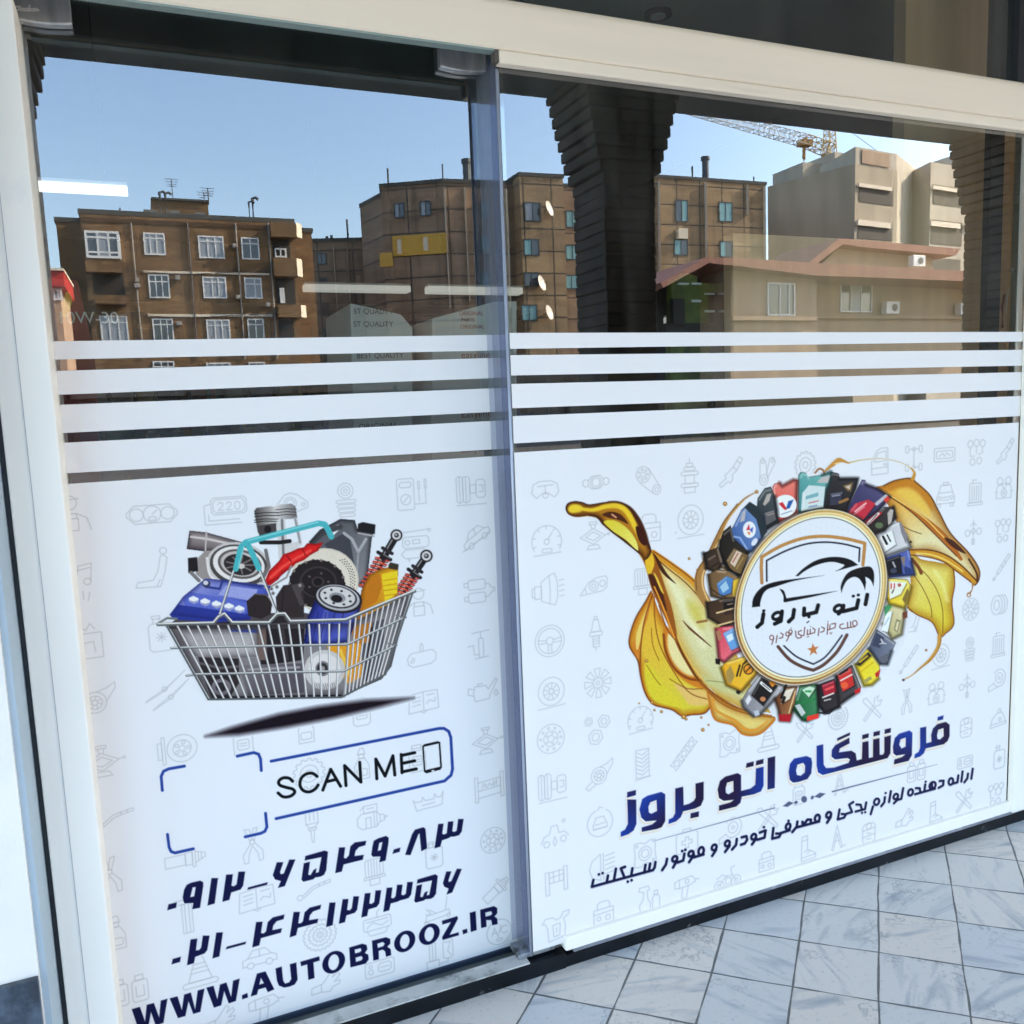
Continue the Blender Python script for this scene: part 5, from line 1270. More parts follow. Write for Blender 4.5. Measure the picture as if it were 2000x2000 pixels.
A.stroke([(770, 370), (790, 470), (740, 560)], 22, (110, 106, 110)); A.stroke([(400, 420), (430, 540), (560, 590)], 16, (220, 220, 224), smooth=True)
# jerrycan behind
A.poly([(1040, 318), (1110, 240), (1240, 172), (1330, 180), (1348, 240), (1450, 252), (1436, 300), (1408, 560), (1340, 600), (1200, 520), (1090, 400)], None, grad=((1100, 200), (1420, 520), (78, 80, 88), (128, 130, 138)))
A.poly([(1172, 252), (1225, 206), (1244, 228), (1192, 280)], (222, 230, 242)); A.stroke([(1060, 320), (1130, 262), (1240, 222)], 30, (66, 66, 72))
A.rim([(1040, 318), (1110, 240), (1240, 172), (1330, 180), (1348, 240), (1450, 252), (1436, 300), (1408, 560), (1340, 600), (1200, 520), (1090, 400)], 36, (34, 34, 42), op=0.9)
A.poly([(1140, 330), (1260, 262), (1300, 300), (1330, 480), (1290, 520), (1180, 420)], (64, 66, 76)); A.stroke([(1262, 262), (1312, 300), (1352, 380), (1400, 300)], 18, (168, 170, 178)); A.stroke([(1352, 380), (1340, 560)], 12, (150, 152, 160))
A.poly([(1350, 202), (1380, 192), (1460, 208), (1456, 268), (1346, 250)], (30, 28, 32)); A.stroke([(1352, 262), (1450, 280)], 10, (170, 170, 176))
# brake disc and red caliper
A.ell((1140, 560), 215, 205, (206, 200, 188)); A.ell((1140, 560), 205, 196, (218, 212, 202))
for q in range(26):
    an = -1.6 + q * 0.11
    for r in (165, 178, 190): A.ell((1140 + r * math.cos(an + r * 0.004), 560 + r * 0.95 * math.sin(an + r * 0.004)), 4, 4, (70, 66, 66), n=8)
A.ell((1092, 580), 176, 152, (36, 30, 32)); A.ell((1100, 570), 118, 100, (58, 50, 52)); A.ell((1100, 572), 106, 90, (34, 28, 30)); A.ell((1098, 568), 40, 34, (60, 52, 54)); A.ell((1098, 568), 28, 24, (26, 22, 24))
for q in range(22):
    an = q * 0.286; A.ell((1092 + 172 * math.cos(an), 580 + 148 * math.sin(an)), 9, 9, (120, 112, 110) if q % 2 else (30, 26, 28), n=8)
for q in range(5):
    an = q * 1.257; A.ell((1098 + 66 * math.cos(an), 568 + 56 * math.sin(an)), 8, 7, (96, 88, 88), n=8)
A.poly([(765, 562), (790, 500), (850, 440), (880, 395), (925, 380), (972, 358), (1010, 350), (1030, 325), (1080, 330), (1132, 318), (1100, 372), (1050, 400), (1010, 432), (960, 452), (930, 485), (880, 510), (850, 552), (800, 590), (770, 588)], (218, 30, 30))
A.rim([(765, 562), (790, 500), (850, 440), (880, 395), (925, 380), (972, 358), (1010, 350), (1030, 325), (1080, 330), (1132, 318), (1100, 372), (1050, 400), (1010, 432), (960, 452), (930, 485), (880, 510), (850, 552), (800, 590), (770, 588)], 26, (110, 8, 12))
A.stroke([(800, 540), (880, 470), (960, 420), (1050, 372)], 16, (246, 74, 66)); A.stroke([(782, 575), (860, 530), (930, 470)], 10, (150, 14, 18)); A.stroke([(900, 400), (930, 440)], 8, (150, 14, 18)); A.stroke([(1000, 360), (1020, 400)], 8, (150, 14, 18))
A.stroke([(800, 600), (900, 540), (930, 470)], 12, (150, 146, 146)); A.stroke([(740, 320), (860, 320), (920, 312)], 26, (32, 28, 30))
# shock absorbers
def shock(p, q, r):
    p, q = np.array(p, float), np.array(q, float); d = (q - p) / np.hypot(*(q - p)); n = np.array([-d[1], d[0]]); L = np.hypot(*(q - p))
    A.stroke([p + d * L * 0.4, q], 50, (96, 46, 44)); A.stroke([p + d * L * 0.4 + n * 8, q + n * 8], 18, (206, 202, 204))
    for k in range(8):
        c = p + d * L * (0.46 + 0.075 * k)
        A.stroke([c - n * 40 - d * 8, c - d * 2, c + n * 40 + d * 14], 13, (190, 62, 46)); A.stroke([c - n * 40 + d * 4, c + n * 40 + d * 25], 6, (50, 24, 26)); A.stroke([c - n * 10 - d * 6, c + n * 12], 5, (238, 140, 110))
    A.stroke([p, p + d * L * 0.42], 46, (30, 26, 30)); A.stroke([p + d * 30 + n * 8, p + d * L * 0.38 + n * 8], 8, (146, 144, 150))
    A.stroke([p + d * L * 0.30 - n * 34, p + d * L * 0.30 + n * 34], 22, (44, 40, 44)); A.stroke([p + d * L * 0.40 - n * 46, p + d * L * 0.40 + n * 46], 22, (36, 32, 36)); A.stroke([p + d * L * 0.40 - n * 40 - d * 6, p + d * L * 0.40 + n * 10 - d * 6], 6, (130, 126, 130))
    A.ell(tuple(p), r, r, (44, 40, 44)); A.ell(tuple(p), r * 0.72, r * 0.72, (212, 214, 220)); A.ell(tuple(p), r * 0.4, r * 0.4, (60, 56, 60)); A.ell((p[0] - 3, p[1] - 3), r * 0.2, r * 0.2, (170, 168, 172))
shock((1592, 275), (1400, 600), 38); shock((1780, 405), (1590, 680), 40)
# amber bottle
A.poly([(1320, 880), (1350, 740), (1372, 620), (1420, 525), (1490, 490), (1560, 470), (1602, 490), (1598, 640), (1560, 760), (1500, 920), (1380, 980)], None, grad=((1330, 700), (1600, 640), (176, 104, 18), (232, 176, 34)))
A.rim([(1320, 880), (1350, 740), (1372, 620), (1420, 525), (1490, 490), (1560, 470), (1602, 490), (1598, 640), (1560, 760), (1500, 920), (1380, 980)], 40, (110, 54, 6))
A.poly([(1500, 520), (1600, 496), (1596, 640), (1520, 700), (1508, 600)], (238, 206, 36))
for y in (548, 580, 612, 644): A.stroke([(1512, y + 12), (1594, y)], 6, (200, 142, 20))
A.poly([(1392, 700), (1400, 590), (1440, 530), (1490, 520), (1500, 600), (1470, 690), (1400, 730)], (190, 116, 22)); A.poly([(1540, 465), (1552, 445), (1606, 458), (1602, 492), (1545, 486)], (54, 48, 36))
# what lies inside, behind the wires
A.poly([(160, 845), (1300, 830), (1560, 700), (1672, 650), (1560, 1100), (1500, 1180), (1250, 1290), (420, 1312)], (126, 122, 128))
A.poly([(200, 850), (720, 850), (720, 1040), (350, 1052), (250, 960)], None, grad=((300, 850), (320, 1050), (150, 148, 154), (186, 182, 188))); A.poly([(520, 850), (720, 850), (718, 890), (540, 880)], (60, 76, 170))
A.poly([(715, 850), (1015, 846), (1005, 1060), (740, 1096)], (36, 30, 34)); A.poly([(720, 860), (770, 856), (780, 1060), (722, 1060)], (110, 92, 88)); A.stroke([(870, 870), (900, 1050)], 30, (60, 52, 56))
A.poly([(345, 1040), (600, 1050), (605, 1200), (540, 1300), (430, 1300), (370, 1150)], (42, 36, 40)); A.ell((490, 1230), 62, 52, (112, 108, 120)); A.ell((490, 1230), 36, 30, (40, 36, 42)); A.stroke([(360, 1080), (480, 1110), (600, 1100)], 16, (90, 84, 90))
A.poly([(600, 1092), (1012, 1080), (1012, 1262), (660, 1284)], None, grad=((600, 1080), (800, 1280), (116, 112, 120), (84, 78, 88))); A.stroke([(660, 1120), (980, 1105)], 14, (150, 146, 154)); A.stroke([(460, 1300), (1240, 1288)], 22, (26, 22, 26))
A.poly([(1150, 962), (1370, 955), (1384, 1160), (1290, 1210), (1200, 1100)], (218, 150, 36)); A.stroke([(1240, 1000), (1300, 1160)], 20, (240, 190, 70)); A.poly([(1300, 860), (1520, 800), (1500, 1120), (1382, 1200), (1370, 950)], (74, 74, 86)); A.poly([(1300, 850), (1440, 820), (1420, 950), (1330, 960)], (180, 112, 30)); A.stroke([(1440, 860), (1400, 1180)], 22, (44, 40, 48))
A.ell((1140, 1122), 128, 126, (196, 194, 198)); A.ell((1140, 1118), 100, 98, (218, 216, 220)); A.ell((1128, 1114), 46, 48, (120, 118, 124)); A.ell((1126, 1114), 34, 36, (46, 42, 46)); A.ell((1126, 1114), 16, 17, (150, 146, 150))
for q in range(12): A.stroke([(1060 + q * 14, 1205 + (q % 3) * 3), (1070 + q * 14, 1250)], 5, (130, 128, 134))
A.poly([(140, 850), (210, 800), (470, 770), (1000, 760), (1300, 820), (1290, 860), (160, 866)], (74, 68, 72))
A.poly([(460, 830), (520, 776), (560, 830)], (40, 36, 40)); A.poly([(800, 830), (860, 772), (910, 824)], (40, 36, 40))
# battery
A.poly([(165, 775), (250, 660), (392, 545), (800, 592), (790, 650), (670, 805), (480, 812)], None, grad=((300, 560), (420, 800), (150, 158, 220), (72, 88, 186)))
A.poly([(165, 775), (215, 712), (470, 740), (672, 770), (668, 806), (480, 822), (190, 805)], (40, 54, 148)); A.poly([(250, 670), (300, 632), (660, 700), (640, 770), (260, 716)], (88, 104, 200))
A.rim([(165, 775), (250, 660), (392, 545), (800, 592), (790, 650), (670, 805), (480, 812)], 40, (30, 36, 110), op=0.8)
A.stroke([(395, 600), (480, 612), (500, 560), (740, 600)], 14, (44, 56, 130)); A.poly([(520, 590), (720, 616), (690, 690), (470, 650)], (150, 160, 222)); A.ell((396, 580), 26, 24, (52, 58, 96)); A.ell((392, 574), 16, 14, (206, 210, 226))
for x, y in ((318, 682), (390, 696), (462, 711), (540, 726), (606, 741)):
    A.poly([(x - 32, y - 12), (x - 4, y - 26), (x + 30, y - 10), (x + 28, y + 12), (x, y + 24), (x - 30, y + 8)], (236, 238, 246)); A.poly([(x - 30, y + 2), (x, y + 10), (x + 30, y), (x + 28, y + 12), (x, y + 24), (x - 30, y + 10)], (150, 156, 196))
# brake pads
A.poly([(648, 690), (700, 645), (772, 650), (812, 702), (800, 772), (740, 802), (660, 782)], (44, 36, 38)); A.stroke([(700, 645), (772, 650), (812, 702)], 8, (96, 86, 88))
A.poly([(832, 665), (880, 590), (952, 580), (1012, 640), (1010, 790), (880, 796), (838, 740)], (48, 40, 42)); A.stroke([(880, 600), (870, 790)], 6, (30, 24, 26)); A.poly([(930, 590), (1000, 570), (1016, 596), (990, 640), (1012, 710), (986, 720)], (72, 66, 68)); A.ell((985, 590), 10, 10, (150, 146, 146))
for x, y in ((770, 600), (806, 612), (840, 600), (816, 640)): A.ell((x, y), 12, 12, (150, 148, 150)); A.ell((x, y), 5, 5, (60, 56, 58))
# blue oil filter
A.poly([(1008, 955), (1032, 790), (1082, 680), (1370, 720), (1290, 945), (1140, 968)], None, grad=((1040, 700), (1320, 900), (36, 46, 140), (84, 96, 190)))
A.rim([(1008, 955), (1032, 790), (1082, 680), (1370, 720), (1290, 945), (1140, 968)], 46, (14, 18, 66), op=0.9); A.stroke([(1150, 760), (1110, 940)], 22, (120, 132, 220), blur=3, op=0.7)
for x in (1060, 1110, 1165, 1220): A.stroke([(x + 40, 760), (x, 950)], 7, (40, 44, 110))
A.ell((1226, 672), 152, 92, (34, 30, 36), rot=0.18); A.ell((1224, 668), 138, 80, (176, 178, 186), rot=0.18); A.ell((1222, 664), 124, 70, (52, 48, 54), rot=0.18); A.ell((1222, 662), 112, 62, (206, 206, 212), rot=0.18)
for q in range(8):
    an = q * 0.785 + 0.3; A.ell((1222 + 84 * math.cos(an), 664 + 44 * math.sin(an) + 15 * math.cos(an)), 9, 7, (40, 36, 42), n=10)
A.ell((1220, 668), 52, 32, (140, 140, 148), rot=0.18); A.ell((1216, 674), 36, 24, (28, 24, 28), rot=0.18)
A.rim([(160, 845), (1300, 830), (1560, 700), (1672, 650), (1560, 1100), (1500, 1180), (1250, 1290), (420, 1312)], 70, (30, 26, 32), op=0.6)
A.rim([(200, 850), (720, 850), (720, 1040), (350, 1052), (250, 960)], 60, (60, 56, 62), op=0.7)
# wires
WH, WD = (226, 228, 234), (96, 104, 108)
for i in range(19):
    f = i / 18; a, b_ = (150 + f * 1145, 848 - f * 14), (412 + f * 850, 1306 - f * 14)
    A.stroke([a, b_], 12, (120, 122, 128)); A.stroke([(a[0] + 2, a[1]), (b_[0] + 2, b_[1])], 8, WH)
for i in range(12):
    f = i / 11; a, b_ = (1300 + f * 385, 806 - f * 172), (1268 + f * 255, 1288 - f * 140)
    A.stroke([a, b_], 11, (110, 110, 116)); A.stroke([(a[0] + 2, a[1]), (b_[0] + 2, b_[1])], 7, (232, 232, 238))
for p in ([(176, 985), (240, 982), (1282, 962), (1648, 790)], [(272, 1158), (330, 1150), (1258, 1130), (1590, 966)]):
    A.stroke(p, 15, WD); A.stroke([(x, y - 3) for x, y in p], 6, (220, 222, 228))
A.stroke([(150, 850), (408, 1308), (1245, 1294), (1522, 1150), (1692, 640)], 12, (88, 94, 98))
for p in ([(1640, 792), (1590, 778)], [(1590, 968), (1540, 955)]): A.stroke(p, 9, (120, 120, 126))
A.stroke([(92, 830), (150, 796), (210, 800)], 14, (110, 116, 118))
A.stroke([(92, 836), (440, 828), (470, 790), (510, 770), (560, 826), (790, 826), (840, 772), (890, 770), (925, 818), (1272, 808), (1480, 718), (1706, 626)], 22, (92, 98, 100)); A.stroke([(92, 831), (440, 822), (470, 786), (510, 764), (560, 820), (790, 820), (840, 766), (890, 764), (925, 812), (1272, 802), (1480, 712), (1706, 620)], 9, (226, 228, 232))
A.stroke([(568, 500), (482, 770)], 17, (100, 104, 110)); A.stroke([(566, 500), (480, 770)], 8, (224, 226, 230)); A.stroke([(736, 500), (836, 752)], 17, (100, 104, 110)); A.stroke([(732, 500), (832, 752)], 8, (224, 226, 230))
TQ = (72, 178, 192)
A.stroke([(648, 318), (1100, 200), (1140, 206), (1162, 240), (1182, 284)], 36, TQ); A.stroke([(640, 322), (612, 352), (582, 486)], 36, TQ); A.stroke([(655, 330), (690, 400), (726, 482)], 36, TQ); A.stroke([(660, 308), (1100, 192)], 8, (130, 212, 220)); A.stroke([(632, 350), (596, 480)], 7, (130, 212, 220))
A.mesh('basket_picture', door_film, INK, grain=0.03)
# ---------------------------------------------------------------- golden oil splash, ring of oil bottles and round badge
A = Art(1090, 880, 1935, 1455, 1.15, YWP - 0.0004)
TS, TB, TK = (1080, 870, 3.331), (1400, 870, 3.331), (1440, 1000, 5.52)
A.T = TB
def ring(f, sig=((246512, -58000), (-58000, 327184)), c=(611, 987), n=72):
    L = np.linalg.cholesky(np.array(sig, float)); t = np.linspace(0, 2 * np.pi, n, endpoint=False)
    p = (L @ np.stack([np.cos(t), np.sin(t)])).T * f + np.array(c)
    return [tuple(q) for q in p]
A.poly(ring(1.34), (196, 200, 212), blur=16, op=0.55)
OUT = (92, 46, 14)
# left splash
A.T = TS
A.poly([(640, 950), (600, 1020), (540, 1120), (502, 1230), (500, 1310), (552, 1400), (570, 1500), (600, 1610), (650, 1682), (720, 1705), (780, 1722), (840, 1760), (900, 1752), (985, 1742), (1030, 1690), (1000, 1580), (880, 1440), (780, 1260), (690, 1080)], None, smooth=True, grad=((520, 1150), (900, 1750), (226, 178, 58), (212, 206, 62)))
A.rim([(640, 950), (600, 1020), (540, 1120), (502, 1230), (500, 1310), (552, 1400), (570, 1500), (600, 1610), (650, 1682), (720, 1705), (780, 1722), (840, 1760), (900, 1752), (985, 1742), (1030, 1690), (1000, 1580), (880, 1440), (780, 1260), (690, 1080)], 62, (176, 88, 8), smooth=True, op=0.85)
A.stroke([(640, 950), (600, 1020), (540, 1120), (502, 1230), (500, 1310), (552, 1400), (570, 1500), (600, 1610), (650, 1682), (720, 1705), (780, 1722), (840, 1760), (900, 1752), (985, 1742), (1030, 1690)], 9, (120, 56, 10), smooth=True, blur=0.4)
A.stroke([(600, 1120), (556, 1240), (540, 1320)], 8, (252, 244, 190), smooth=True, blur=1.2)
A.stroke([(640, 1500), (700, 1600), (790, 1680)], 14, (248, 240, 150), smooth=True, blur=3, op=0.8)
A.poly([(640, 980), (600, 1090), (545, 1220), (520, 1310), (560, 1390), (575, 1240), (620, 1110)], (208, 128, 40), smooth=True); A.poly([(628, 1020), (580, 1130), (540, 1240), (545, 1330), (566, 1280), (600, 1140)], (240, 206, 110), smooth=True)
A.poly([(720, 1200), (760, 1190), (860, 1330), (960, 1480), (1010, 1580), (900, 1560), (790, 1470), (725, 1340)], (206, 126, 34), smooth=True, blur=1.5); A.poly([(752, 1225), (800, 1270), (890, 1410), (935, 1495), (860, 1485), (785, 1410), (748, 1310)], (240, 220, 160), smooth=True, blur=1.5)
A.poly([(600, 1420), (640, 1440), (760, 1600), (860, 1700), (780, 1700), (660, 1660), (605, 1560)], (216, 204, 52), smooth=True, blur=2)
A.poly([(790, 1550), (900, 1580), (1000, 1600), (1020, 1680), (900, 1690), (850, 1640)], (224, 190, 110), smooth=True, blur=2)
for p, w in (([(650, 965), (600, 1120), (572, 1300), (570, 1480), (590, 1580)], 9), ([(660, 980), (662, 1120), (690, 1280), (760, 1430), (880, 1600), (1000, 1650)], 6), ([(690, 1040), (740, 1190), (800, 1270)], 8), ([(720, 1230), (735, 1340), (790, 1450), (880, 1515), (985, 1530)], 16), ([(610, 1430), (660, 1510), (700, 1560)], 4), ([(640, 1190), (650, 1300), (690, 1400)], 4), ([(760, 1520), (870, 1580), (975, 1582)], 5)):
    A.stroke(p, w, (136, 66, 16), smooth=True, blur=0.3)
# big pale sheet
A.poly([(640, 690), (760, 765), (900, 870), (975, 960), (1060, 1100), (1180, 1320), (1250, 1500), (1420, 1740), (1250, 1720), (1090, 1640), (1000, 1560), (900, 1450), (800, 1260), (720, 1000), (680, 860)], None, grad=((700, 900), (1150, 1500), (228, 222, 170), (206, 208, 160)))
A.rim([(640, 690), (760, 765), (900, 870), (975, 960), (1060, 1100), (1180, 1320), (1250, 1500), (1420, 1740), (1250, 1720), (1090, 1640), (1000, 1560), (900, 1450), (800, 1260), (720, 1000), (680, 860)], 90, (196, 140, 30), op=0.75, pw=1.4)
A.stroke([(760, 880), (860, 1060), (980, 1300)], 26, (246, 244, 214), smooth=True, blur=8, op=0.7)
A.poly([(880, 1010), (960, 1060), (980, 1180), (930, 1150), (890, 1090)], (206, 196, 96), smooth=True, blur=8); A.poly([(960, 1490), (1100, 1540), (1200, 1600), (1100, 1600), (1000, 1560)], (196, 198, 140), blur=5)
A.stroke([(650, 696), (760, 772), (890, 868), (965, 950), (1000, 1040)], [36, 40, 40, 36, 20], (212, 148, 40), smooth=True); A.stroke([(655, 690), (760, 760), (900, 866), (975, 955)], 8, (130, 64, 14), smooth=True); A.stroke([(680, 742), (760, 810), (860, 890), (950, 985)], 7, (110, 52, 12), smooth=True); A.poly([(650, 700), (680, 730), (740, 830), (800, 900), (720, 840), (670, 760)], (66, 28, 8), smooth=True)
A.stroke([(845, 1140), (890, 1190), (960, 1250), (1030, 1310)], [4, 14, 12, 4], (100, 54, 22), smooth=True)
A.stroke([(720, 1000), (800, 1260), (880, 1420), (960, 1540), (1090, 1650), (1250, 1730), (1420, 1760)], [26, 22, 20, 18, 24, 20, 12], (150, 86, 22), smooth=True); A.stroke([(735, 1000), (812, 1250), (892, 1410), (980, 1530)], 6, (236, 196, 96), smooth=True); A.stroke([(700, 960), (770, 1180), (850, 1370), (950, 1530)], 7, (84, 38, 10), smooth=True)
A.stroke([(1000, 1530), (1120, 1545), (1200, 1590)], 5, (140, 132, 80), smooth=True)
# bottom swoosh
A.poly([(1000, 1600), (1060, 1640), (1160, 1700), (1290, 1740), (1440, 1766), (1430, 1810), (1370, 1860), (1300, 1886), (1230, 1872), (1170, 1818), (1060, 1786), (1030, 1710)], (226, 206, 122), smooth=True)
A.rim([(1000, 1600), (1060, 1640), (1160, 1700), (1290, 1740), (1440, 1766), (1430, 1810), (1370, 1860), (1300, 1886), (1230, 1872), (1170, 1818), (1060, 1786), (1030, 1710)], 60, (170, 92, 14), smooth=True, op=0.8)
A.stroke([(1005, 1600), (1025, 1700), (1060, 1785), (1170, 1818), (1230, 1874), (1300, 1886), (1370, 1860), (1440, 1780)], 13, (196, 118, 34), smooth=True); A.stroke([(1040, 1640), (1060, 1720), (1180, 1790), (1250, 1846), (1320, 1850), (1400, 1790)], [16, 14, 22, 24, 18, 8], (216, 152, 54), smooth=True); A.stroke([(1010, 1600), (1100, 1680), (1250, 1742), (1440, 1768)], 8, (150, 84, 22), smooth=True)
# twisted neck and drop shaped arm
A.poly([(555, 690), (600, 660), (640, 680), (690, 800), (730, 920), (780, 1080), (810, 1280), (760, 1190), (690, 1040), (640, 930), (612, 830), (590, 760)], (150, 84, 22), smooth=True)
A.poly([(600, 760), (635, 690), (660, 760), (640, 830), (622, 850)], (232, 186, 44), smooth=True); A.poly([(560, 690), (600, 650), (612, 690), (585, 740)], (236, 200, 60), smooth=True); A.poly([(620, 840), (660, 850), (690, 900), (720, 980), (740, 1080), (690, 1000), (650, 930)], (74, 30, 10), smooth=True); A.poly([(655, 830), (680, 860), (720, 960), (700, 940)], (236, 196, 70), smooth=True); A.stroke([(660, 920), (720, 1060), (790, 1250)], 10, (226, 150, 50), smooth=True)
arm = [(82, 410), (96, 376), (140, 362), (190, 368), (240, 383), (340, 368), (430, 366), (500, 405), (560, 490), (610, 600), (640, 690), (600, 745), (560, 702), (470, 622), (380, 562), (320, 512), (290, 474), (230, 458), (150, 464), (100, 448)]
A.poly(arm, (70, 34, 8), smooth=True); A.poly([(x + (330 - x) * 0.03, y + (500 - y) * 0.03 + 2) for x, y in arm], (176, 118, 24), smooth=True)
A.rim(arm, 46, (64, 28, 4), smooth=True, op=0.95, pw=1.2)
A.stroke([(400, 380), (470, 396), (530, 450), (575, 530)], 12, (110, 60, 10), smooth=True, blur=1.5)
A.stroke([(360, 366), (430, 372), (500, 410), (556, 486), (596, 575), (626, 668)], [6, 14, 24, 30, 28, 14], (66, 28, 6), smooth=True, blur=0.8)
A.stroke([(240, 452), (300, 470), (380, 556), (470, 622), (560, 700)], [8, 12, 12, 10, 8], (66, 28, 6), smooth=True, blur=0.6)
A.poly([(100, 408), (120, 386), (160, 384), (190, 400), (180, 430), (130, 440), (104, 430)], (240, 206, 56), smooth=True, blur=1.5); A.stroke([(180, 412), (260, 420), (340, 398), (420, 394), (480, 430), (530, 520), (560, 600)], [18, 26, 30, 34, 36, 34, 14], (236, 200, 48), smooth=True, blur=1.2)
A.poly([(330, 496), (400, 488), (480, 536), (536, 610), (552, 684), (470, 612), (380, 552)], None, smooth=True, grad=((340, 480), (550, 680), (212, 200, 50), (236, 228, 120))); A.poly([(320, 450), (370, 430), (440, 448), (490, 510), (430, 486), (360, 470)], (74, 34, 10), smooth=True); A.stroke([(385, 450), (410, 468)], 12, (214, 150, 120)); A.poly([(538, 530), (580, 540), (612, 630), (590, 650), (556, 610)], (60, 20, 8), smooth=True); A.stroke([(290, 470), (380, 556), (560, 698)], 9, (70, 34, 8), smooth=True)
for x, y, r in ((608, 1402, 12), (645, 1672, 12), (560, 1678, 6), (660, 1722, 8), (706, 1732, 10), (850, 1765, 16), (866, 1780, 10), (965, 1770, 8), (975, 1850, 12), (1012, 1818, 7), (1120, 380, 14), (886, 736, 9), (985, 740, 12), (940, 810, 8), (1325, 302, 12)):
    A.ell((x, y), r, r, (150, 96, 34), n=14); A.ell((x + 1, y - 1), r * 0.5, r * 0.5, (226, 190, 110), n=10)
# brown splash round the left of the ring
A.stroke([(1325, 302), (1250, 345), (1180, 420), (1120, 500), (1070, 610), (1020, 720), (960, 830), (955, 930), (1000, 1020), (1060, 1110), (1090, 1150)], [4, 12, 18, 26, 40, 44, 60, 66, 60, 54, 30], (168, 124, 68), smooth=True); A.stroke([(1250, 350), (1150, 470), (1080, 620), (1010, 750), (970, 880), (1010, 1010), (1080, 1120)], [4, 5, 7, 8, 10, 10, 6], (226, 190, 130), smooth=True); A.stroke([(1200, 380), (1110, 500), (1050, 620), (1000, 720), (935, 830), (935, 940)], 6, (112, 66, 26), smooth=True); A.stroke([(990, 800), (1080, 790), (1150, 810)], 18, (120, 88, 50), smooth=True); A.stroke([(940, 1150), (1000, 1140)], 16, (150, 104, 56))

# right splash
A.T = TB
leaf = [(1030, 282), (1090, 258), (1160, 228), (1262, 212), (1300, 245), (1385, 322), (1450, 440), (1520, 570), (1640, 700), (1702, 800), (1706, 870), (1680, 912), (1640, 884), (1540, 802), (1400, 700), (1260, 690), (1180, 520), (1110, 380)]
A.poly(leaf, None, smooth=True, grad=((1150, 240), (1300, 640), (222, 160, 42), (228, 222, 176)))
A.rim(leaf, 80, (150, 84, 10), smooth=True, op=0.85)
A.stroke([(1080, 300), (1200, 250), (1290, 262), (1370, 350), (1400, 420)], [20, 40, 46, 40, 10], (196, 128, 28), smooth=True, blur=2); A.poly([(1170, 300), (1270, 290), (1340, 360), (1390, 460), (1300, 400)], (236, 196, 84), smooth=True, blur=4)
A.stroke([(1085, 262), (1160, 228), (1262, 214), (1300, 245), (1385, 322), (1450, 440), (1520, 570), (1640, 700), (1704, 800), (1706, 870), (1682, 908)], 8, (90, 48, 12), smooth=True)
A.stroke([(1030, 282), (1160, 350), (1280, 430), (1380, 510), (1480, 600), (1590, 740)], [8, 16, 24, 46, 50, 20], (176, 100, 26), smooth=True); A.stroke([(1080, 300), (1250, 400), (1360, 480), (1450, 570), (1540, 660)], 9, (236, 196, 100), smooth=True); A.stroke([(1060, 290), (1240, 412), (1370, 530), (1490, 650), (1560, 720)], 7, (86, 38, 10), smooth=True); A.poly([(1480, 600), (1540, 620), (1620, 700), (1580, 690), (1520, 650)], (70, 30, 10), smooth=True)
A.stroke([(1210, 525), (1270, 555), (1330, 575)], 5, (90, 60, 30), smooth=True)
leaf2 = [(1250, 690), (1330, 740), (1440, 760), (1536, 790), (1548, 900), (1530, 1020), (1542, 1160), (1490, 1222), (1450, 1242), (1400, 1150), (1300, 1100), (1240, 1050), (1262, 900)]
A.poly(leaf2, None, smooth=True, grad=((1260, 800), (1520, 1150), (228, 218, 130), (216, 202, 58)))
A.rim(leaf2, 70, (168, 112, 14), smooth=True, op=0.8)
A.stroke([(1420, 820), (1470, 900), (1500, 1010)], 16, (250, 246, 180), smooth=True, blur=4, op=0.7)
A.stroke([(1536, 790), (1548, 900), (1530, 1020), (1542, 1160), (1490, 1222), (1450, 1242), (1400, 1150), (1300, 1100), (1240, 1050)], 7, (128, 66, 16), smooth=True)
for p in ([(1300, 780), (1380, 860), (1440, 960), (1470, 1080), (1470, 1220)], [(1280, 840), (1340, 930), (1390, 1040), (1400, 1120)]): A.stroke(p, 5, (120, 66, 18), smooth=True)
A.stroke([(1250, 690), (1380, 702), (1480, 735), (1580, 802), (1650, 866), (1690, 890)], [16, 44, 46, 44, 36, 14], (204, 146, 38), smooth=True); A.stroke([(1250, 680), (1380, 680), (1490, 712), (1590, 780), (1690, 880)], 9, (96, 46, 10), smooth=True); A.stroke([(1260, 712), (1380, 728), (1480, 760), (1570, 826), (1650, 884)], 8, (110, 54, 12), smooth=True); A.stroke([(1300, 700), (1400, 712), (1500, 752), (1600, 820)], 9, (244, 214, 110), smooth=True); A.stroke([(1640, 740), (1690, 830), (1694, 890)], 12, (70, 30, 8), smooth=True); A.stroke([(1270, 740), (1310, 790), (1330, 830)], 22, (120, 62, 24), smooth=True)
A.stroke([(1450, 1240), (1440, 1310), (1390, 1390), (1320, 1450), (1270, 1495), (1212, 1526)], [30, 24, 22, 10, 7, 6], (198, 150, 62), smooth=True); A.stroke([(1462, 1230), (1440, 1330), (1380, 1405), (1290, 1480)], 4, (140, 84, 24), smooth=True); A.stroke([(1665, 905), (1660, 940), (1640, 968)], [10, 5, 14], (160, 104, 34), smooth=True); A.ell((1640, 972), 14, 16, (160, 104, 34)); A.ell((1640, 974), 8, 9, (220, 226, 236)); A.ell((1214, 1526), 9, 8, (80, 56, 40)); A.ell((1362, 1332), 8, 8, (150, 100, 40))
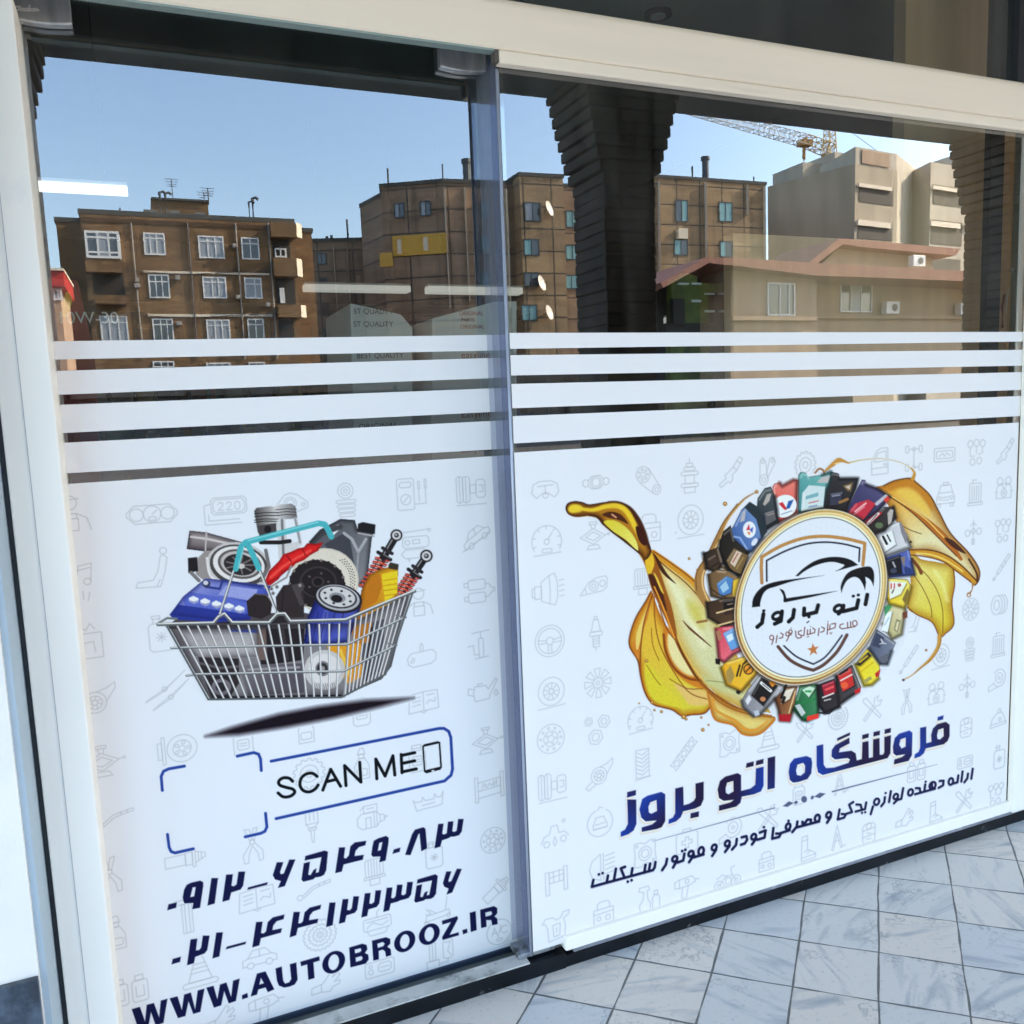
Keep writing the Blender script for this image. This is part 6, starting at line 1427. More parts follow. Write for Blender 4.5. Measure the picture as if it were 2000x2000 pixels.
A.stroke([(640, 178), (665, 152), (690, 160), (700, 186)], 12, (150, 100, 50), smooth=True); A.stroke([(700, 170), (750, 128), (790, 98), (820, 100), (860, 116)], [10, 26, 34, 20, 8], (196, 142, 64), smooth=True); A.stroke([(770, 120), (800, 112)], 8, (240, 210, 150)); A.stroke([(860, 112), (960, 92), (1080, 86), (1200, 112), (1262, 150)], [9, 5, 4, 4, 5], (200, 180, 110), smooth=True); A.stroke([(1264, 146), (1286, 180), (1276, 216)], [8, 16, 26], (196, 146, 50), smooth=True)

# the ring of bottles
def Bt(p, col, holes=()): A.poly(p, col)
edge = (22, 18, 20)
def bottle(body, col, c2=None, label=None, lab=None, extra=()):
    A.poly(body, tuple(int(v * 0.35) for v in col))
    cx = sum(p[0] for p in body) / len(body); cy = sum(p[1] for p in body) / len(body)
    q = [(p[0] + (cx - p[0]) * 0.035, p[1] + (cy - p[1]) * 0.035) for p in body]
    c2 = c2 or tuple(min(255, int(v * 1.3 + 12)) for v in col)
    A.poly(q, None, grad=(body[0], body[len(body) // 2], col, c2))
    n_ = len(q); B_ = A.tr(q).mean(0)
    # moulded look: one flank in shade, a light streak along the other, a dark seam
    A.stroke([q[k] for k in range(n_ // 2, n_)] + [q[0]], 22, tuple(int(v * 0.42) for v in col), blur=2.2, op=0.75)
    A.stroke([(p[0] + (cx - p[0]) * 0.16, p[1] + (cy - p[1]) * 0.16) for p in body[1:max(3, n_ // 2)]], 9, tuple(min(255, int(v * 0.5 + 128)) for v in c2), blur=1.2, op=0.7)
    if label:
        A.poly([(p[0] + 5, p[1] + 6) for p in label], tuple(int(v * 0.4) for v in col), blur=0.8, op=0.7); A.poly(label, lab)
        lx = sum(p[0] for p in label) / len(label); ly = sum(p[1] for p in label) / len(label)
        A.stroke([(label[0][0] * 0.8 + lx * 0.2, label[0][1] * 0.8 + ly * 0.2), (label[1][0] * 0.8 + lx * 0.2, label[1][1] * 0.8 + ly * 0.2)], 8, tuple(min(255, int(v * 0.6 + 100)) for v in lab), blur=1.0, op=0.8)
    for e in extra:
        if e[0] == 'p': A.poly(e[1], e[2])
        elif e[0] == 's': A.stroke(e[1], e[2], e[3])
        else: A.ell(e[1], e[2], e[3], e[4], rot=(e[5] if len(e) > 5 else 0))
bottle([(690, 405), (735, 182), (748, 172), (792, 182), (800, 215), (920, 214), (905, 280), (840, 432)], (26, 26, 30), None, [(740, 312), (822, 300), (800, 384), (736, 392)], (52, 56, 78), (('p', [(820, 262), (886, 240), (872, 300), (850, 296)], (120, 96, 60)), ('p', [(834, 268), (872, 256), (864, 288)], (200, 190, 180)), ('s', [(752, 330), (800, 322)], 8, (150, 150, 170)), ('s', [(800, 370), (850, 350)], 18, (150, 110, 60))))
bottle([(528, 440), (530, 195), (545, 172), (580, 178), (590, 206), (690, 190), (745, 168), (735, 240), (700, 330), (690, 412), (610, 430)], (52, 128, 134), (110, 180, 180), [(548, 428), (556, 310), (600, 258), (706, 268), (692, 402)], (204, 224, 232), (('p', [(650, 242), (682, 206), (738, 194), (722, 244)], (186, 186, 190)), ('p', [(580, 330), (660, 305), (660, 330), (576, 352)], (120, 176, 186)), ('s', [(600, 375), (660, 360)], 8, (200, 120, 120)), ('s', [(600, 400), (650, 390)], 8, (120, 140, 180))))
bottle([(398, 506), (380, 460), (362, 270), (376, 248), (408, 242), (426, 262), (500, 222), (526, 226), (520, 440)], (206, 70, 66), (236, 130, 120), None, None, (('e', (440, 395), 82, 72, (238, 242, 250), -0.5), ('p', [(402, 378), (428, 368), (458, 416), (442, 420)], (206, 40, 50)), ('p', [(450, 412), (466, 362), (500, 352), (474, 410)], (30, 90, 170)), ('s', [(420, 448), (490, 425)], 7, (150, 160, 190))))
bottle([(255, 470), (265, 345), (312, 278), (352, 268), (378, 330), (392, 420), (400, 502), (300, 566)], (36, 46, 54), (70, 80, 88), [(312, 440), (372, 420), (386, 482), (322, 520)], (92, 92, 98), (('p', [(300, 382), (326, 318), (356, 310), (342, 362), (312, 392)], (178, 172, 170)), ('s', [(330, 455), (372, 442)], 6, (170, 150, 150))))
bottle([(76, 575), (110, 520), (160, 420), (210, 372), (258, 412), (300, 470), (300, 600), (230, 690), (200, 706), (120, 630)], (60, 92, 158), (116, 150, 206), None, None, (('p', [(178, 402), (214, 366), (268, 400), (330, 560), (292, 606), (256, 480)], (38, 50, 58)), ('p', [(150, 500), (170, 430), (190, 420), (180, 490)], (180, 180, 186)), ('e', (212, 548), 42, 54, (232, 238, 250)), ('p', [(190, 552), (210, 510), (216, 550)], (200, 50, 60)), ('p', [(214, 548), (236, 530), (232, 570)], (60, 90, 190)), ('p', [(196, 566), (220, 560), (214, 586)], (230, 140, 60)), ('e', (245, 628), 16, 28, (216, 226, 244), 0.6), ('s', [(90, 590), (150, 600), (200, 680)], 12, (140, 170, 220))))
bottle([(20, 620), (40, 560), (90, 520), (112, 610), (205, 690), (165, 860), (70, 812), (10, 720)], (28, 24, 20), None, [(62, 748), (112, 668), (204, 716), (156, 836), (88, 812)], (116, 92, 58), (('p', [(86, 764), (128, 684), (164, 700), (116, 792)], (214, 196, 178)), ('s', [(104, 760), (138, 702)], 6, (150, 60, 50)), ('s', [(130, 800), (172, 730)], 10, (160, 130, 80)), ('s', [(30, 700), (80, 800), (140, 850)], 12, (14, 12, 12))))
bottle([(-90, 700), (10, 660), (40, 760), (0, 830), (-70, 800)], (34, 28, 24), (80, 60, 40), [(-60, 740), (-10, 710), (10, 760), (-40, 790)], (66, 50, 40))
bottle([(-60, 840), (0, 806), (60, 810), (150, 862), (120, 1000), (30, 1000), (-40, 980)], (104, 80, 52), (150, 120, 84), [(0, 900), (62, 850), (106, 868), (92, 960), (20, 984)], (76, 128, 190), (('p', [(20, 920), (60, 880), (80, 930), (40, 960)], (160, 200, 230)), ('p', [(106, 880), (150, 864), (130, 990), (104, 980)], (226, 190, 60)), ('s', [(-40, 930), (0, 960), (60, 990)], 8, (60, 40, 24))))
bottle([(-70, 1020), (20, 1000), (120, 990), (126, 1160), (40, 1180), (-60, 1120)], (56, 40, 28), (90, 66, 44), [(40, 1010), (112, 1000), (116, 1060), (46, 1070)], (24, 20, 20), (('s', [(0, 1090), (110, 1060)], 10, (226, 196, 150)), ('s', [(10, 1170), (120, 1140)], 10, (226, 196, 150)), ('s', [(60, 1090), (104, 1080)], 26, (60, 40, 34)), ('s', [(70, 1035), (104, 1028)], 8, (140, 120, 100))))
bottle([(-10, 1190), (40, 1176), (112, 1170), (168, 1330), (110, 1360), (50, 1414), (12, 1394)], (206, 64, 86), (238, 120, 136), [(40, 1222), (112, 1184), (156, 1304), (92, 1334)], (104, 160, 222), (('p', [(60, 1240), (100, 1220), (110, 1260), (76, 1280)], (214, 234, 248)), ('p', [(-6, 1210), (20, 1200), (32, 1260), (10, 1270)], (170, 120, 90)), ('p', [(-10, 1385), (24, 1392), (20, 1428), (-8, 1420)], (24, 20, 22))))
bottle([(24, 1446), (60, 1408), (190, 1368), (284, 1462), (160, 1606), (60, 1560)], (232, 168, 30), (250, 200, 70), None, None, (('p', [(60, 1474), (90, 1430), (116, 1500), (92, 1552), (66, 1536)], (168, 140, 76)), ('s', [(130, 1500), (150, 1430)], 12, (40, 30, 16)), ('s', [(150, 1500), (172, 1420)], 9, (40, 30, 16)), ('s', [(176, 1420), (206, 1390)], 12, (40, 30, 16)), ('e', (206, 1456), 34, 36, (60, 44, 20)), ('e', (206, 1456), 26, 28, (236, 150, 40)), ('s', [(190, 1470), (222, 1440)], 9, (60, 44, 20)), ('p', [(130, 1590), (158, 1600), (146, 1622), (124, 1610)], (30, 26, 28))))
bottle([(158, 1664), (200, 1590), (280, 1488), (440, 1566), (390, 1640), (280, 1756), (236, 1766), (170, 1706)], (128, 128, 138), (178, 178, 186), [(222, 1624), (290, 1508), (396, 1562), (302, 1696)], (30, 26, 26), (('s', [(290, 1546), (350, 1596)], 20, (236, 236, 240)), ('s', [(298, 1552), (345, 1590)], 6, (60, 56, 56)), ('p', [(338, 1542), (364, 1524), (388, 1550), (360, 1572)], (226, 140, 40)), ('e', (300, 1650), 18, 16, (196, 130, 90)), ('p', [(186, 1660), (210, 1620), (226, 1650), (200, 1690)], (220, 224, 234)), ('p', [(240, 1730), (270, 1720), (280, 1752), (250, 1764)], (186, 196, 214))))
bottle([(376, 1650), (452, 1570), (524, 1568), (504, 1700), (474, 1796), (410, 1792), (400, 1720)], (106, 60, 34), (160, 110, 70), [(430, 1602), (506, 1576), (474, 1650), (420, 1682)], (226, 216, 200), (('s', [(450, 1560), (420, 1640)], 18, (20, 16, 16)), ('p', [(402, 1750), (486, 1748), (476, 1798), (408, 1794)], (176, 26, 40)), ('s', [(440, 1640), (430, 1670)], 20, (30, 22, 18)), ('s', [(510, 1600), (470, 1740)], 8, (230, 200, 150))))
bottle([(498, 1720), (512, 1650), (540, 1560), (656, 1552), (668, 1680), (660, 1760), (590, 1796), (556, 1790)], (24, 92, 54), (70, 140, 96), [(556, 1592), (604, 1566), (640, 1580), (600, 1640)], (196, 226, 206), (('p', [(588, 1762), (662, 1744), (662, 1776), (586, 1794)], (228, 58, 48)), ('p', [(508, 1692), (540, 1682), (578, 1740), (552, 1764)], (192, 202, 208)), ('s', [(580, 1600), (610, 1600)], 14, (60, 160, 90)), ('s', [(560, 1670), (640, 1650)], 14, (40, 130, 70))))
bottle([(648, 1560), (764, 1516), (806, 1640), (800, 1704), (700, 1744), (660, 1690)], (24, 20, 24), (60, 54, 60), [(682, 1560), (764, 1528), (786, 1600), (702, 1640)], (166, 32, 52), (('s', [(690, 1640), (760, 1612)], 9, (230, 226, 230)), ('s', [(700, 1660), (740, 1650)], 8, (200, 196, 200)), ('s', [(708, 1590), (756, 1570)], 14, (236, 90, 90)), ('s', [(670, 1740), (730, 1744), (780, 1700)], 12, (24, 22, 26))))
bottle([(770, 1500), (880, 1426), (940, 1576), (920, 1604), (850, 1650), (794, 1692)], (42, 38, 42), (80, 74, 80), [(786, 1492), (872, 1446), (894, 1560), (820, 1602)], (204, 50, 46), (('s', [(806, 1530), (880, 1490)], 9, (236, 226, 226)), ('e', (830, 1560), 24, 22, (236, 96, 60)), ('s', [(800, 1490), (850, 1460)], 12, (40, 20, 24)), ('p', [(896, 1592), (938, 1574), (934, 1604), (900, 1620)], (196, 34, 44))))
bottle([(896, 1424), (980, 1318), (1062, 1418), (1054, 1520), (1010, 1560), (958, 1566), (930, 1500)], (236, 206, 36), (250, 226, 70), [(900, 1424), (984, 1342), (1006, 1368), (930, 1434)], (40, 34, 24), (('s', [(930, 1410), (980, 1370)], 9, (226, 190, 40)), ('p', [(1028, 1484), (1066, 1454), (1056, 1500), (1036, 1510)], (190, 40, 36)), ('p', [(950, 1530), (1000, 1500), (1010, 1520), (966, 1550)], (170, 160, 90)), ('s', [(940, 1470), (1020, 1410)], 6, (206, 170, 20))))
bottle([(986, 1322), (1040, 1196), (1166, 1282), (1140, 1340), (1110, 1426), (1060, 1424)], (76, 86, 112), (120, 128, 150), None, None, (('p', [(1040, 1216), (1090, 1250), (1060, 1320), (1010, 1300)], (60, 68, 92)), ('s', [(1070, 1262), (1080, 1285)], 9, (214, 218, 228)), ('s', [(1080, 1285), (1060, 1292)], 6, (214, 218, 228)), ('s', [(1080, 1285), (1100, 1290)], 6, (214, 218, 228)), ('p', [(1060, 1380), (1110, 1350), (1116, 1400), (1080, 1420)], (96, 100, 112))))
bottle([(1078, 1162), (1106, 1040), (1150, 1016), (1230, 1060), (1204, 1232), (1140, 1264)], (190, 182, 132), (224, 218, 180), [(1072, 1204), (1102, 1088), (1142, 1078), (1112, 1216)], (236, 244, 250), (('p', [(1090, 1052), (1130, 1020), (1140, 1050), (1092, 1112)], (70, 154, 104)), ('p', [(1152, 1200), (1168, 1130), (1196, 1140), (1176, 1220)], (130, 124, 90)), ('p', [(1160, 1196), (1172, 1144), (1188, 1148), (1172, 1210)], (216, 210, 180)), ('p', [(1206, 1088), (1240, 1076), (1240, 1120), (1212, 1130)], (110, 60, 40)), ('s', [(1090, 1170), (1120, 1120)], 6, (150, 190, 210))))
bottle([(1108, 1004), (1114, 862), (1240, 872), (1268, 920), (1240, 1030), (1218, 1060), (1120, 1032)], (240, 204, 44), (250, 226, 110), [(1116, 884), (1236, 892), (1196, 968), (1126, 1000)], (244, 240, 232), (('s', [(1136, 900), (1134, 930)], 8, (200, 60, 70)), ('s', [(1156, 900), (1154, 930)], 8, (190, 60, 80)), ('e', (1188, 908), 12, 12, (180, 90, 80)), ('s', [(1140, 960), (1150, 940)], 8, (60, 60, 60)), ('p', [(1206, 1002), (1240, 928), (1252, 956), (1228, 1034)], (130, 110, 50))))
bottle([(1086, 732), (1252, 676), (1266, 740), (1288, 842), (1122, 858)], (44, 66, 150), (90, 110, 190), [(1094, 744), (1194, 710), (1206, 834), (1116, 846)], (20, 20, 28), (('s', [(1146, 760), (1160, 790)], 12, (170, 170, 180)), ('e', (1150, 815), 22, 16, (60, 66, 90)), ('p', [(1212, 780), (1262, 800), (1276, 838), (1226, 838)], (40, 60, 120)), ('p', [(1196, 730), (1226, 720), (1220, 800)], (130, 120, 110))))
bottle([(1006, 586), (1060, 546), (1190, 492), (1230, 580), (1266, 664), (1082, 728)], (176, 180, 190), (214, 218, 228), [(1046, 606), (1140, 552), (1166, 644), (1092, 694)], (238, 240, 246), (('s', [(1082, 594), (1106, 640)], 16, (20, 18, 22)), ('s', [(1108, 582), (1130, 624)], 9, (30, 28, 32)), ('s', [(1030, 600), (1060, 690)], 16, (50, 54, 66)), ('p', [(1186, 500), (1200, 500), (1240, 590), (1230, 640), (1200, 570)], (130, 128, 140)), ('e', (1262, 628), 8, 8, (40, 30, 30))))
bottle([(944, 506), (1060, 430), (1090, 400), (1152, 398), (1168, 470), (1090, 556), (1008, 586)], (30, 26, 28), (60, 54, 56), [(948, 494), (1046, 418), (1078, 440), (980, 524)], (186, 34, 50), (('s', [(980, 512), (1050, 442)], 17, (240, 240, 244)), ('s', [(990, 506), (1042, 450)], 6, (60, 56, 60)), ('p', [(1110, 440), (1130, 414), (1150, 420), (1136, 500), (1116, 520)], (186, 180, 180)), ('e', (1056, 520), 26, 20, (90, 110, 80))))
bottle([(838, 436), (930, 250), (944, 222), (966, 226), (974, 254), (1050, 282), (1130, 334), (1060, 420), (956, 496)], (40, 40, 82), (76, 74, 120), [(852, 440), (900, 378), (986, 352), (1036, 380), (952, 484)], (192, 44, 66), (('s', [(900, 430), (970, 376)], 12, (236, 180, 186)), ('s', [(890, 452), (960, 400)], 7, (226, 150, 160)), ('s', [(1040, 380), (1100, 330)], 22, (190, 190, 206)), ('p', [(1086, 350), (1114, 326), (1126, 352), (1100, 376)], (214, 60, 50)), ('s', [(940, 260), (880, 370)], 12, (60, 60, 110))))
# badge
A.poly(ring(1.03), (40, 24, 12), blur=2.5, op=0.55)
A.poly(ring(1.0), (250, 246, 232))
A.poly(ring(0.992), None, grad=((150, 1200), (1000, 500), (150, 104, 50), (206, 176, 104)))
A.poly(ring(0.965), (238, 220, 166)); A.poly(ring(0.948), None, grad=((300, 500), (900, 1500), (236, 206, 140), (190, 140, 66))); A.poly(ring(0.934), (252, 246, 226))
A.poly(ring(0.915), (118, 112, 112)); A.poly(ring(0.903), (224, 233, 248))
# fine dots on the badge
L_ = np.linalg.cholesky(np.array(((246512, -58000), (-58000, 327184)), float))
for i in range(-12, 13):
    for j in range(-12, 13):
        u, v = i * 0.07, j * 0.07 + (0.035 if i % 2 else 0)
        rr = math.hypot(u, v)
        if 0.66 < rr < 0.86:
            q = L_ @ np.array([u, v]); A.ell((611 + q[0], 987 + q[1]), 3.4, 3.4, (196, 206, 226), n=6, op=0.7)
A.T = TK
sm = lambda q: [tuple(v) for v in catmull(q, False, 6)]
A.stroke([(265, 762), (258, 600)] + sm([(264, 484), (480, 362), (720, 282), (950, 263), (1180, 290), (1375, 338)]) + [(1366, 450), (1354, 570)], 36, (186, 136, 74)); A.stroke([(262, 640), (266, 765)], 30, (176, 130, 84))
A.stroke([(318, 745)] + sm([(316, 524), (520, 420), (740, 346), (950, 325), (1150, 346), (1320, 390)]) + [(1312, 532)], 19, (34, 38, 56))
A.stroke(sm([(440, 1452), (560, 1588), (700, 1668), (820, 1706)]) + sm([(820, 1706), (940, 1640), (1080, 1500), (1182, 1326)]), 35, (92, 62, 52)); A.stroke(sm([(503, 1443), (640, 1560), (820, 1640)]) + sm([(820, 1640), (960, 1552), (1130, 1330)]), 18, (36, 40, 58))
st_ = []
for k in range(10):
    r_ = 66 if k % 2 == 0 else 27; an = -math.pi / 2 + k * math.pi / 5 - 0.08
    st_.append((818 + r_ * math.cos(an), 1484 + r_ * 1.1 * math.sin(an) - 0.1 * r_ * math.cos(an)))
A.poly(st_, (192, 118, 60))
CB = (10, 10, 16)
A.poly(sm([(158, 1028), (172, 930), (230, 842), (310, 785), (450, 745), (700, 712), (935, 684)]) + sm([(935, 684), (800, 706), (600, 746), (420, 802), (330, 832), (280, 882), (252, 960), (245, 1020)]), CB)
A.poly(sm([(625, 692), (720, 602), (850, 522), (1000, 486), (1130, 490), (1230, 520), (1302, 572)]) + [(1200, 600), (1056, 640)] + sm([(1056, 640), (1130, 600), (1158, 570)]) + sm([(1158, 570), (1050, 540), (950, 545), (830, 582), (720, 642), (660, 690)]), CB)
A.poly(sm([(1122, 872), (1116, 800), (1145, 720), (1200, 650), (1300, 606), (1420, 588), (1466, 630), (1476, 710), (1468, 802)]) + sm([(1468, 802), (1442, 740), (1400, 706), (1380, 700)]) + [(1388, 760), (1378, 842)] + sm([(1378, 842), (1350, 772), (1310, 716), (1255, 700), (1190, 732), (1150, 792), (1122, 872)]), CB)
A.poly(sm([(455, 828), (502, 850), (530, 930)]) + [(700, 905), (1085, 850), (800, 917), (520, 973), (498, 970)] + sm([(498, 970), (495, 900), (455, 828)]), CB)
for p in ([(1402, 892), (1382, 995)], [(1305, 950), (1286, 1036), (1140, 1072)], [(1145, 1010), (1138, 1055), (1092, 1096)], [(872, 1005), (852, 1080), (718, 1112), (722, 1040)], [(612, 1055), (600, 1138), (555, 1182)], [(482, 1072), (470, 1175), (404, 1206)], [(282, 1100), (266, 1196), (215, 1240)]): A.stroke(p, 43, CB)
A.ell((1088, 1040), 42, 34, CB, w=36, shear=-0.25); A.ell((428, 1120), 46, 36, CB, w=36, shear=-0.25)
for d in ((1248, 908), (1302, 896), (770, 1132), (282, 1066)): A.stroke([d, (d[0] + 6, d[1] - 2)], 30, CB)
A.stroke([(750, 1194), (772, 1178)], 11, CB)
BR_ = (126, 78, 68)
A.T = (1484, 1016, 4.30)
for p in ([(700, 870), (676, 878), (670, 900), (690, 913), (800, 893)], [(762, 852), (764, 900)], [(737, 858), (738, 906)], [(602, 872), (636, 866), (632, 902), (572, 922)], [(590, 880), (586, 918)], [(572, 868), (566, 958)], [(520, 898), (542, 908), (538, 932), (512, 941)], [(498, 908), (490, 968)],
          [(446, 905), (464, 920), (460, 944), (398, 962)], [(425, 916), (422, 955)], [(402, 922), (398, 960)], [(378, 900), (370, 968), (350, 972)], [(350, 926), (324, 936), (324, 958), (348, 966), (346, 986), (318, 992), (304, 976), (300, 932)], [(268, 945), (262, 962), (240, 970)], [(246, 962), (240, 985), (224, 1014)], [(176, 948), (196, 960), (190, 986), (164, 992)], [(146, 968), (136, 1028)], [(116, 990), (110, 1018), (100, 1042)]): A.stroke(p, 9.5, BR_)
for c, r_ in (((798, 866), 19), ((258, 936), 13), ((232, 956), 14), ((100, 986), 16)): A.ell(c, r_, r_ * 1.2, BR_, w=9)
for d in ((604, 944), (590, 948), (597, 956), (426, 893), (410, 978), (398, 981), (262, 906), (572, 850)): A.stroke([d, (d[0] + 1, d[1])], 8.5, BR_)
A.mesh('oil_splash_picture', win_film, INK, grain=0.03)
# ---------------------------------------------------------------- pale line icons printed over the whole film
def circ(cx, cy, r, n=20, a0=0, a1=360, ry=None):
    ry = ry or r
    return [(cx + r * math.cos(R(a0 + (a1 - a0) * k / n)), cy + ry * math.sin(R(a0 + (a1 - a0) * k / n))) for k in range(n + 1)]
def rect(x0, y0, x1, y1): return [(x0, y0), (x1, y0), (x1, y1), (x0, y1), (x0, y0)]
def rrect(x0, y0, x1, y1, r=0.15): return [(x0 + r, y0), (x1 - r, y0), (x1, y0 + r), (x1, y1 - r), (x1 - r, y1), (x0 + r, y1), (x0, y1 - r), (x0, y0 + r), (x0 + r, y0)]
def gearp(n, r0, r1):
    o = []
    for k in range(n):
        for f, r in ((0, r0), (0.3, r0), (0.45, r1), (0.85, r1)): a = 2 * math.pi * (k + f) / n; o.append((r * math.cos(a), r * math.sin(a)))
    return o + [o[0]]
I = {}
I['gauges'] = [rrect(-1.3, -0.5, 1.3, 0.5, 0.4), circ(0, 0, 0.45), circ(-0.8, 0, 0.35), circ(0.8, 0, 0.35), [(0, 0), (0.25, -0.2)], rrect(-0.2, 0.15, 0.2, 0.35, 0.08)]
I['screen'] = [rrect(-0.7, -0.7, 1.1, 0.2), rrect(-0.6, -0.6, 1.0, 0.1), [(-0.75, -0.4), (-1.05, -0.3), (-1.05, 0.7), (0.8, 0.7)], [(-0.85, 0.2), (-0.85, 0.5), (0.7, 0.5)]]
for k, d in enumerate('220'):
    x = -0.35 + k * 0.42
    I['screen'] += [[(x, -0.35), (x + 0.1, -0.45), (x + 0.25, -0.4), (x + 0.25, -0.28), (x, -0.02), (x + 0.28, -0.02)]] if d == '2' else [circ(x + 0.14, -0.23, 0.14, 12, ry=0.22)]
I['flange'] = [[(-1, 0.3), (-0.3, -0.5), (0, -0.6), (0.4, -0.5), (1, 0.0), (1, 0.3), (0.4, 0.5), (-0.2, 0.6), (-0.8, 0.5), (-1, 0.3)], circ(0, 0, 0.35), circ(0, 0, 0.22), circ(0.75, 0.12, 0.1, 10)]
I['spring'] = [circ(0, -0.6, 0.42), circ(0, -0.6, 0.25), circ(0, -0.6, 0.1, 10)] + [rrect(-0.55 + 0.05 * k, y, 0.55 - 0.03 * k, y + 0.17, 0.07) for k, y in enumerate((-0.1, 0.15, 0.4, 0.65))]
I['meter'] = [rrect(-0.8, -0.9, 0.2, 0.9, 0.08), rrect(-0.65, -0.7, 0.05, -0.4, 0.08), circ(-0.3, 0.3, 0.3), [(-0.45, 0.45), (-0.15, 0.15)], [(0.25, 0.6), (0.9, 0.6), (0.9, -0.3)], [(0.5, 0.45), (0.5, -0.3)], rect(0.45, -0.7, 0.55, -0.3), rect(0.85, -0.8, 0.95, -0.3)]
I['axle'] = [rrect(-1, -0.8, -0.6, 0.8, 0.12), rrect(-0.6, -0.8, -0.15, 0.8, 0.12), [(-0.8, -0.8), (-0.8, 0.8)], [(-0.4, -0.8), (-0.4, 0.8)], rect(-0.15, -0.25, 0.25, 0.25), rrect(0.25, -0.55, 0.85, 0.55, 0.12), [(0.45, -0.2), (0.7, -0.2), (0.7, 0.2), (0.45, 0.2)], [(-1, 0.95), (0.9, 0.95)]]
I['seat'] = [circ(0.45, -0.85, 0.16, 12), [(0.3, -0.6), (0.15, 0.1), (-0.1, 0.55), (-0.8, 0.6), (-0.9, 0.85), (0.2, 0.9), (0.45, 0.2), (0.6, -0.5), (0.45, -0.65), (0.3, -0.6)], [(0.05, 0.85), (0.2, 0.55)]]
I['note'] = [[(-0.3, 0.1), (-0.1, -0.8), (0.5, -0.9), (0.4, 0.0)], circ(-0.45, 0.12, 0.17, 10), circ(0.25, 0.02, 0.17, 10), [(-0.3, -0.55), (0.42, -0.68)], [(-0.9, 0.5), (-0.4, 0.8), (-0.7, 1.0)], [(0, 0.5), (0.0, 0.9)], [(0.3, 0.6), (0.2, 1.0)]]
I['compressor'] = [[(-0.9, -0.85), (0.9, -0.95)], circ(0.95, -0.9, 0.09, 8), rrect(-0.8, -0.55, 0.9, 0.15, 0.15), rect(-0.15, -0.35, 0.3, -0.1), circ(-0.5, -0.2, 0.16, 10), rrect(-0.9, 0.25, 0.8, 0.8, 0.25), [(-0.5, 0.8), (-0.45, 0.98), (-0.35, 0.8)], [(0.4, 0.8), (0.45, 0.98), (0.55, 0.8)]]
I['car'] = [[(-1, 0.5), (-1, 0.1), (-0.7, 0.0), (-0.4, -0.45), (0.35, -0.45), (0.7, 0.0), (1.0, 0.15), (1.0, 0.5), (0.75, 0.5)], [(0.35, 0.5), (-0.35, 0.5)], [(-0.75, 0.5), (-1, 0.5)], circ(-0.55, 0.5, 0.2, 12), circ(0.55, 0.5, 0.2, 12), [(-0.7, 0.0), (0.7, 0.0)], [(0, -0.45), (0, 0.0)]]
I['ramp'] = [[(x * 0.85 + y * 0.3, y * 0.85 - x * 0.55) for x, y in s] for s in I['car']] + [[(-0.9, 1.05), (1.0, -0.05)]]
I['canister'] = [rrect(-0.6, -0.55, 0.6, 0.95), rect(-0.4, -0.95, 0.0, -0.8), [(-0.35, -0.8), (-0.35, -0.55)], [(-0.05, -0.8), (-0.05, -0.55)], [(-0.25, 0.2), (0.25, 0.2)], [(0, -0.05), (0, 0.45)], [(-0.18, 0.02), (0.18, 0.38)], [(0.18, 0.02), (-0.18, 0.38)]]
I['box'] = [rect(-0.6, -0.4, 0.6, 0.9), [(-0.25, 0.6), (-0.25, 0.1), (0.2, 0.05), (0.25, 0.6)], [(-0.4, -0.8), (-0.1, -0.55), (0.1, -0.9), (0.3, -0.6)]]
I['worker'] = [circ(0, -0.5, 0.35, 16), [(-0.45, -0.6), (0.45, -0.7)], [(-0.9, 0.9), (-0.75, 0.3), (-0.3, 0.05), (0.3, 0.05), (0.75, 0.3), (0.9, 0.9)], rect(-0.35, 0.3, 0.35, 0.9), [(-0.3, 0.05), (-0.3, 0.3)], [(0.3, 0.05), (0.3, 0.3)]]
I['muffler'] = [rrect(-0.7, -0.7, 0.4, -0.1, 0.1), rrect(-0.7, 0.1, 0.4, 0.7, 0.1), [(-0.7, -0.55), (-0.95, -0.55), (-0.95, -0.3), (-0.7, -0.3)], [(-0.7, 0.3), (-0.95, 0.3), (-0.95, 0.55), (-0.7, 0.55)], [(0.4, -0.4), (0.6, -0.4), (0.85, -0.1), (1.0, -0.1), (1.0, 0.1), (0.85, 0.1), (0.6, 0.4), (0.4, 0.4)]]
I['mirror'] = [[(-0.9, 0.5), (-0.95, 0.1), (-0.7, -0.2), (0.7, -0.3), (0.95, 0.0), (0.9, 0.4), (0.6, 0.6), (-0.6, 0.7), (-0.9, 0.5)], [(-0.08, -0.25), (-0.1, -0.6), (0, -0.8), (0.1, -0.6), (0.08, -0.28)], [(-0.75, 0.4), (-0.6, 0.1)], [(-0.6, 0.42), (-0.48, 0.15)]]
I['pump'] = [[(-0.5, -0.75), (0.6, -0.85)], [(0.05, -0.8), (0.05, -0.4)], rrect(-0.1, -0.4, 0.2, 0.8, 0.06), [(-0.35, 0.85), (0.5, 0.78)], [(-0.1, 0.6), (-0.4, 0.6), (-0.45, 0.0), (-0.8, 0.05)]]
I['wiper'] = [[(-1, 0.5), (-0.2, 0.1), (0.9, -0.85), (0.0, -0.1), (-0.9, 0.4), (-1, 0.5)], [(-0.7, 0.95), (0.1, 0.5), (1.05, -0.4), (0.2, 0.3), (-0.6, 0.85), (-0.7, 0.95)], circ(-0.1, -0.05, 0.12, 8), circ(0.15, 0.4, 0.12, 8)]
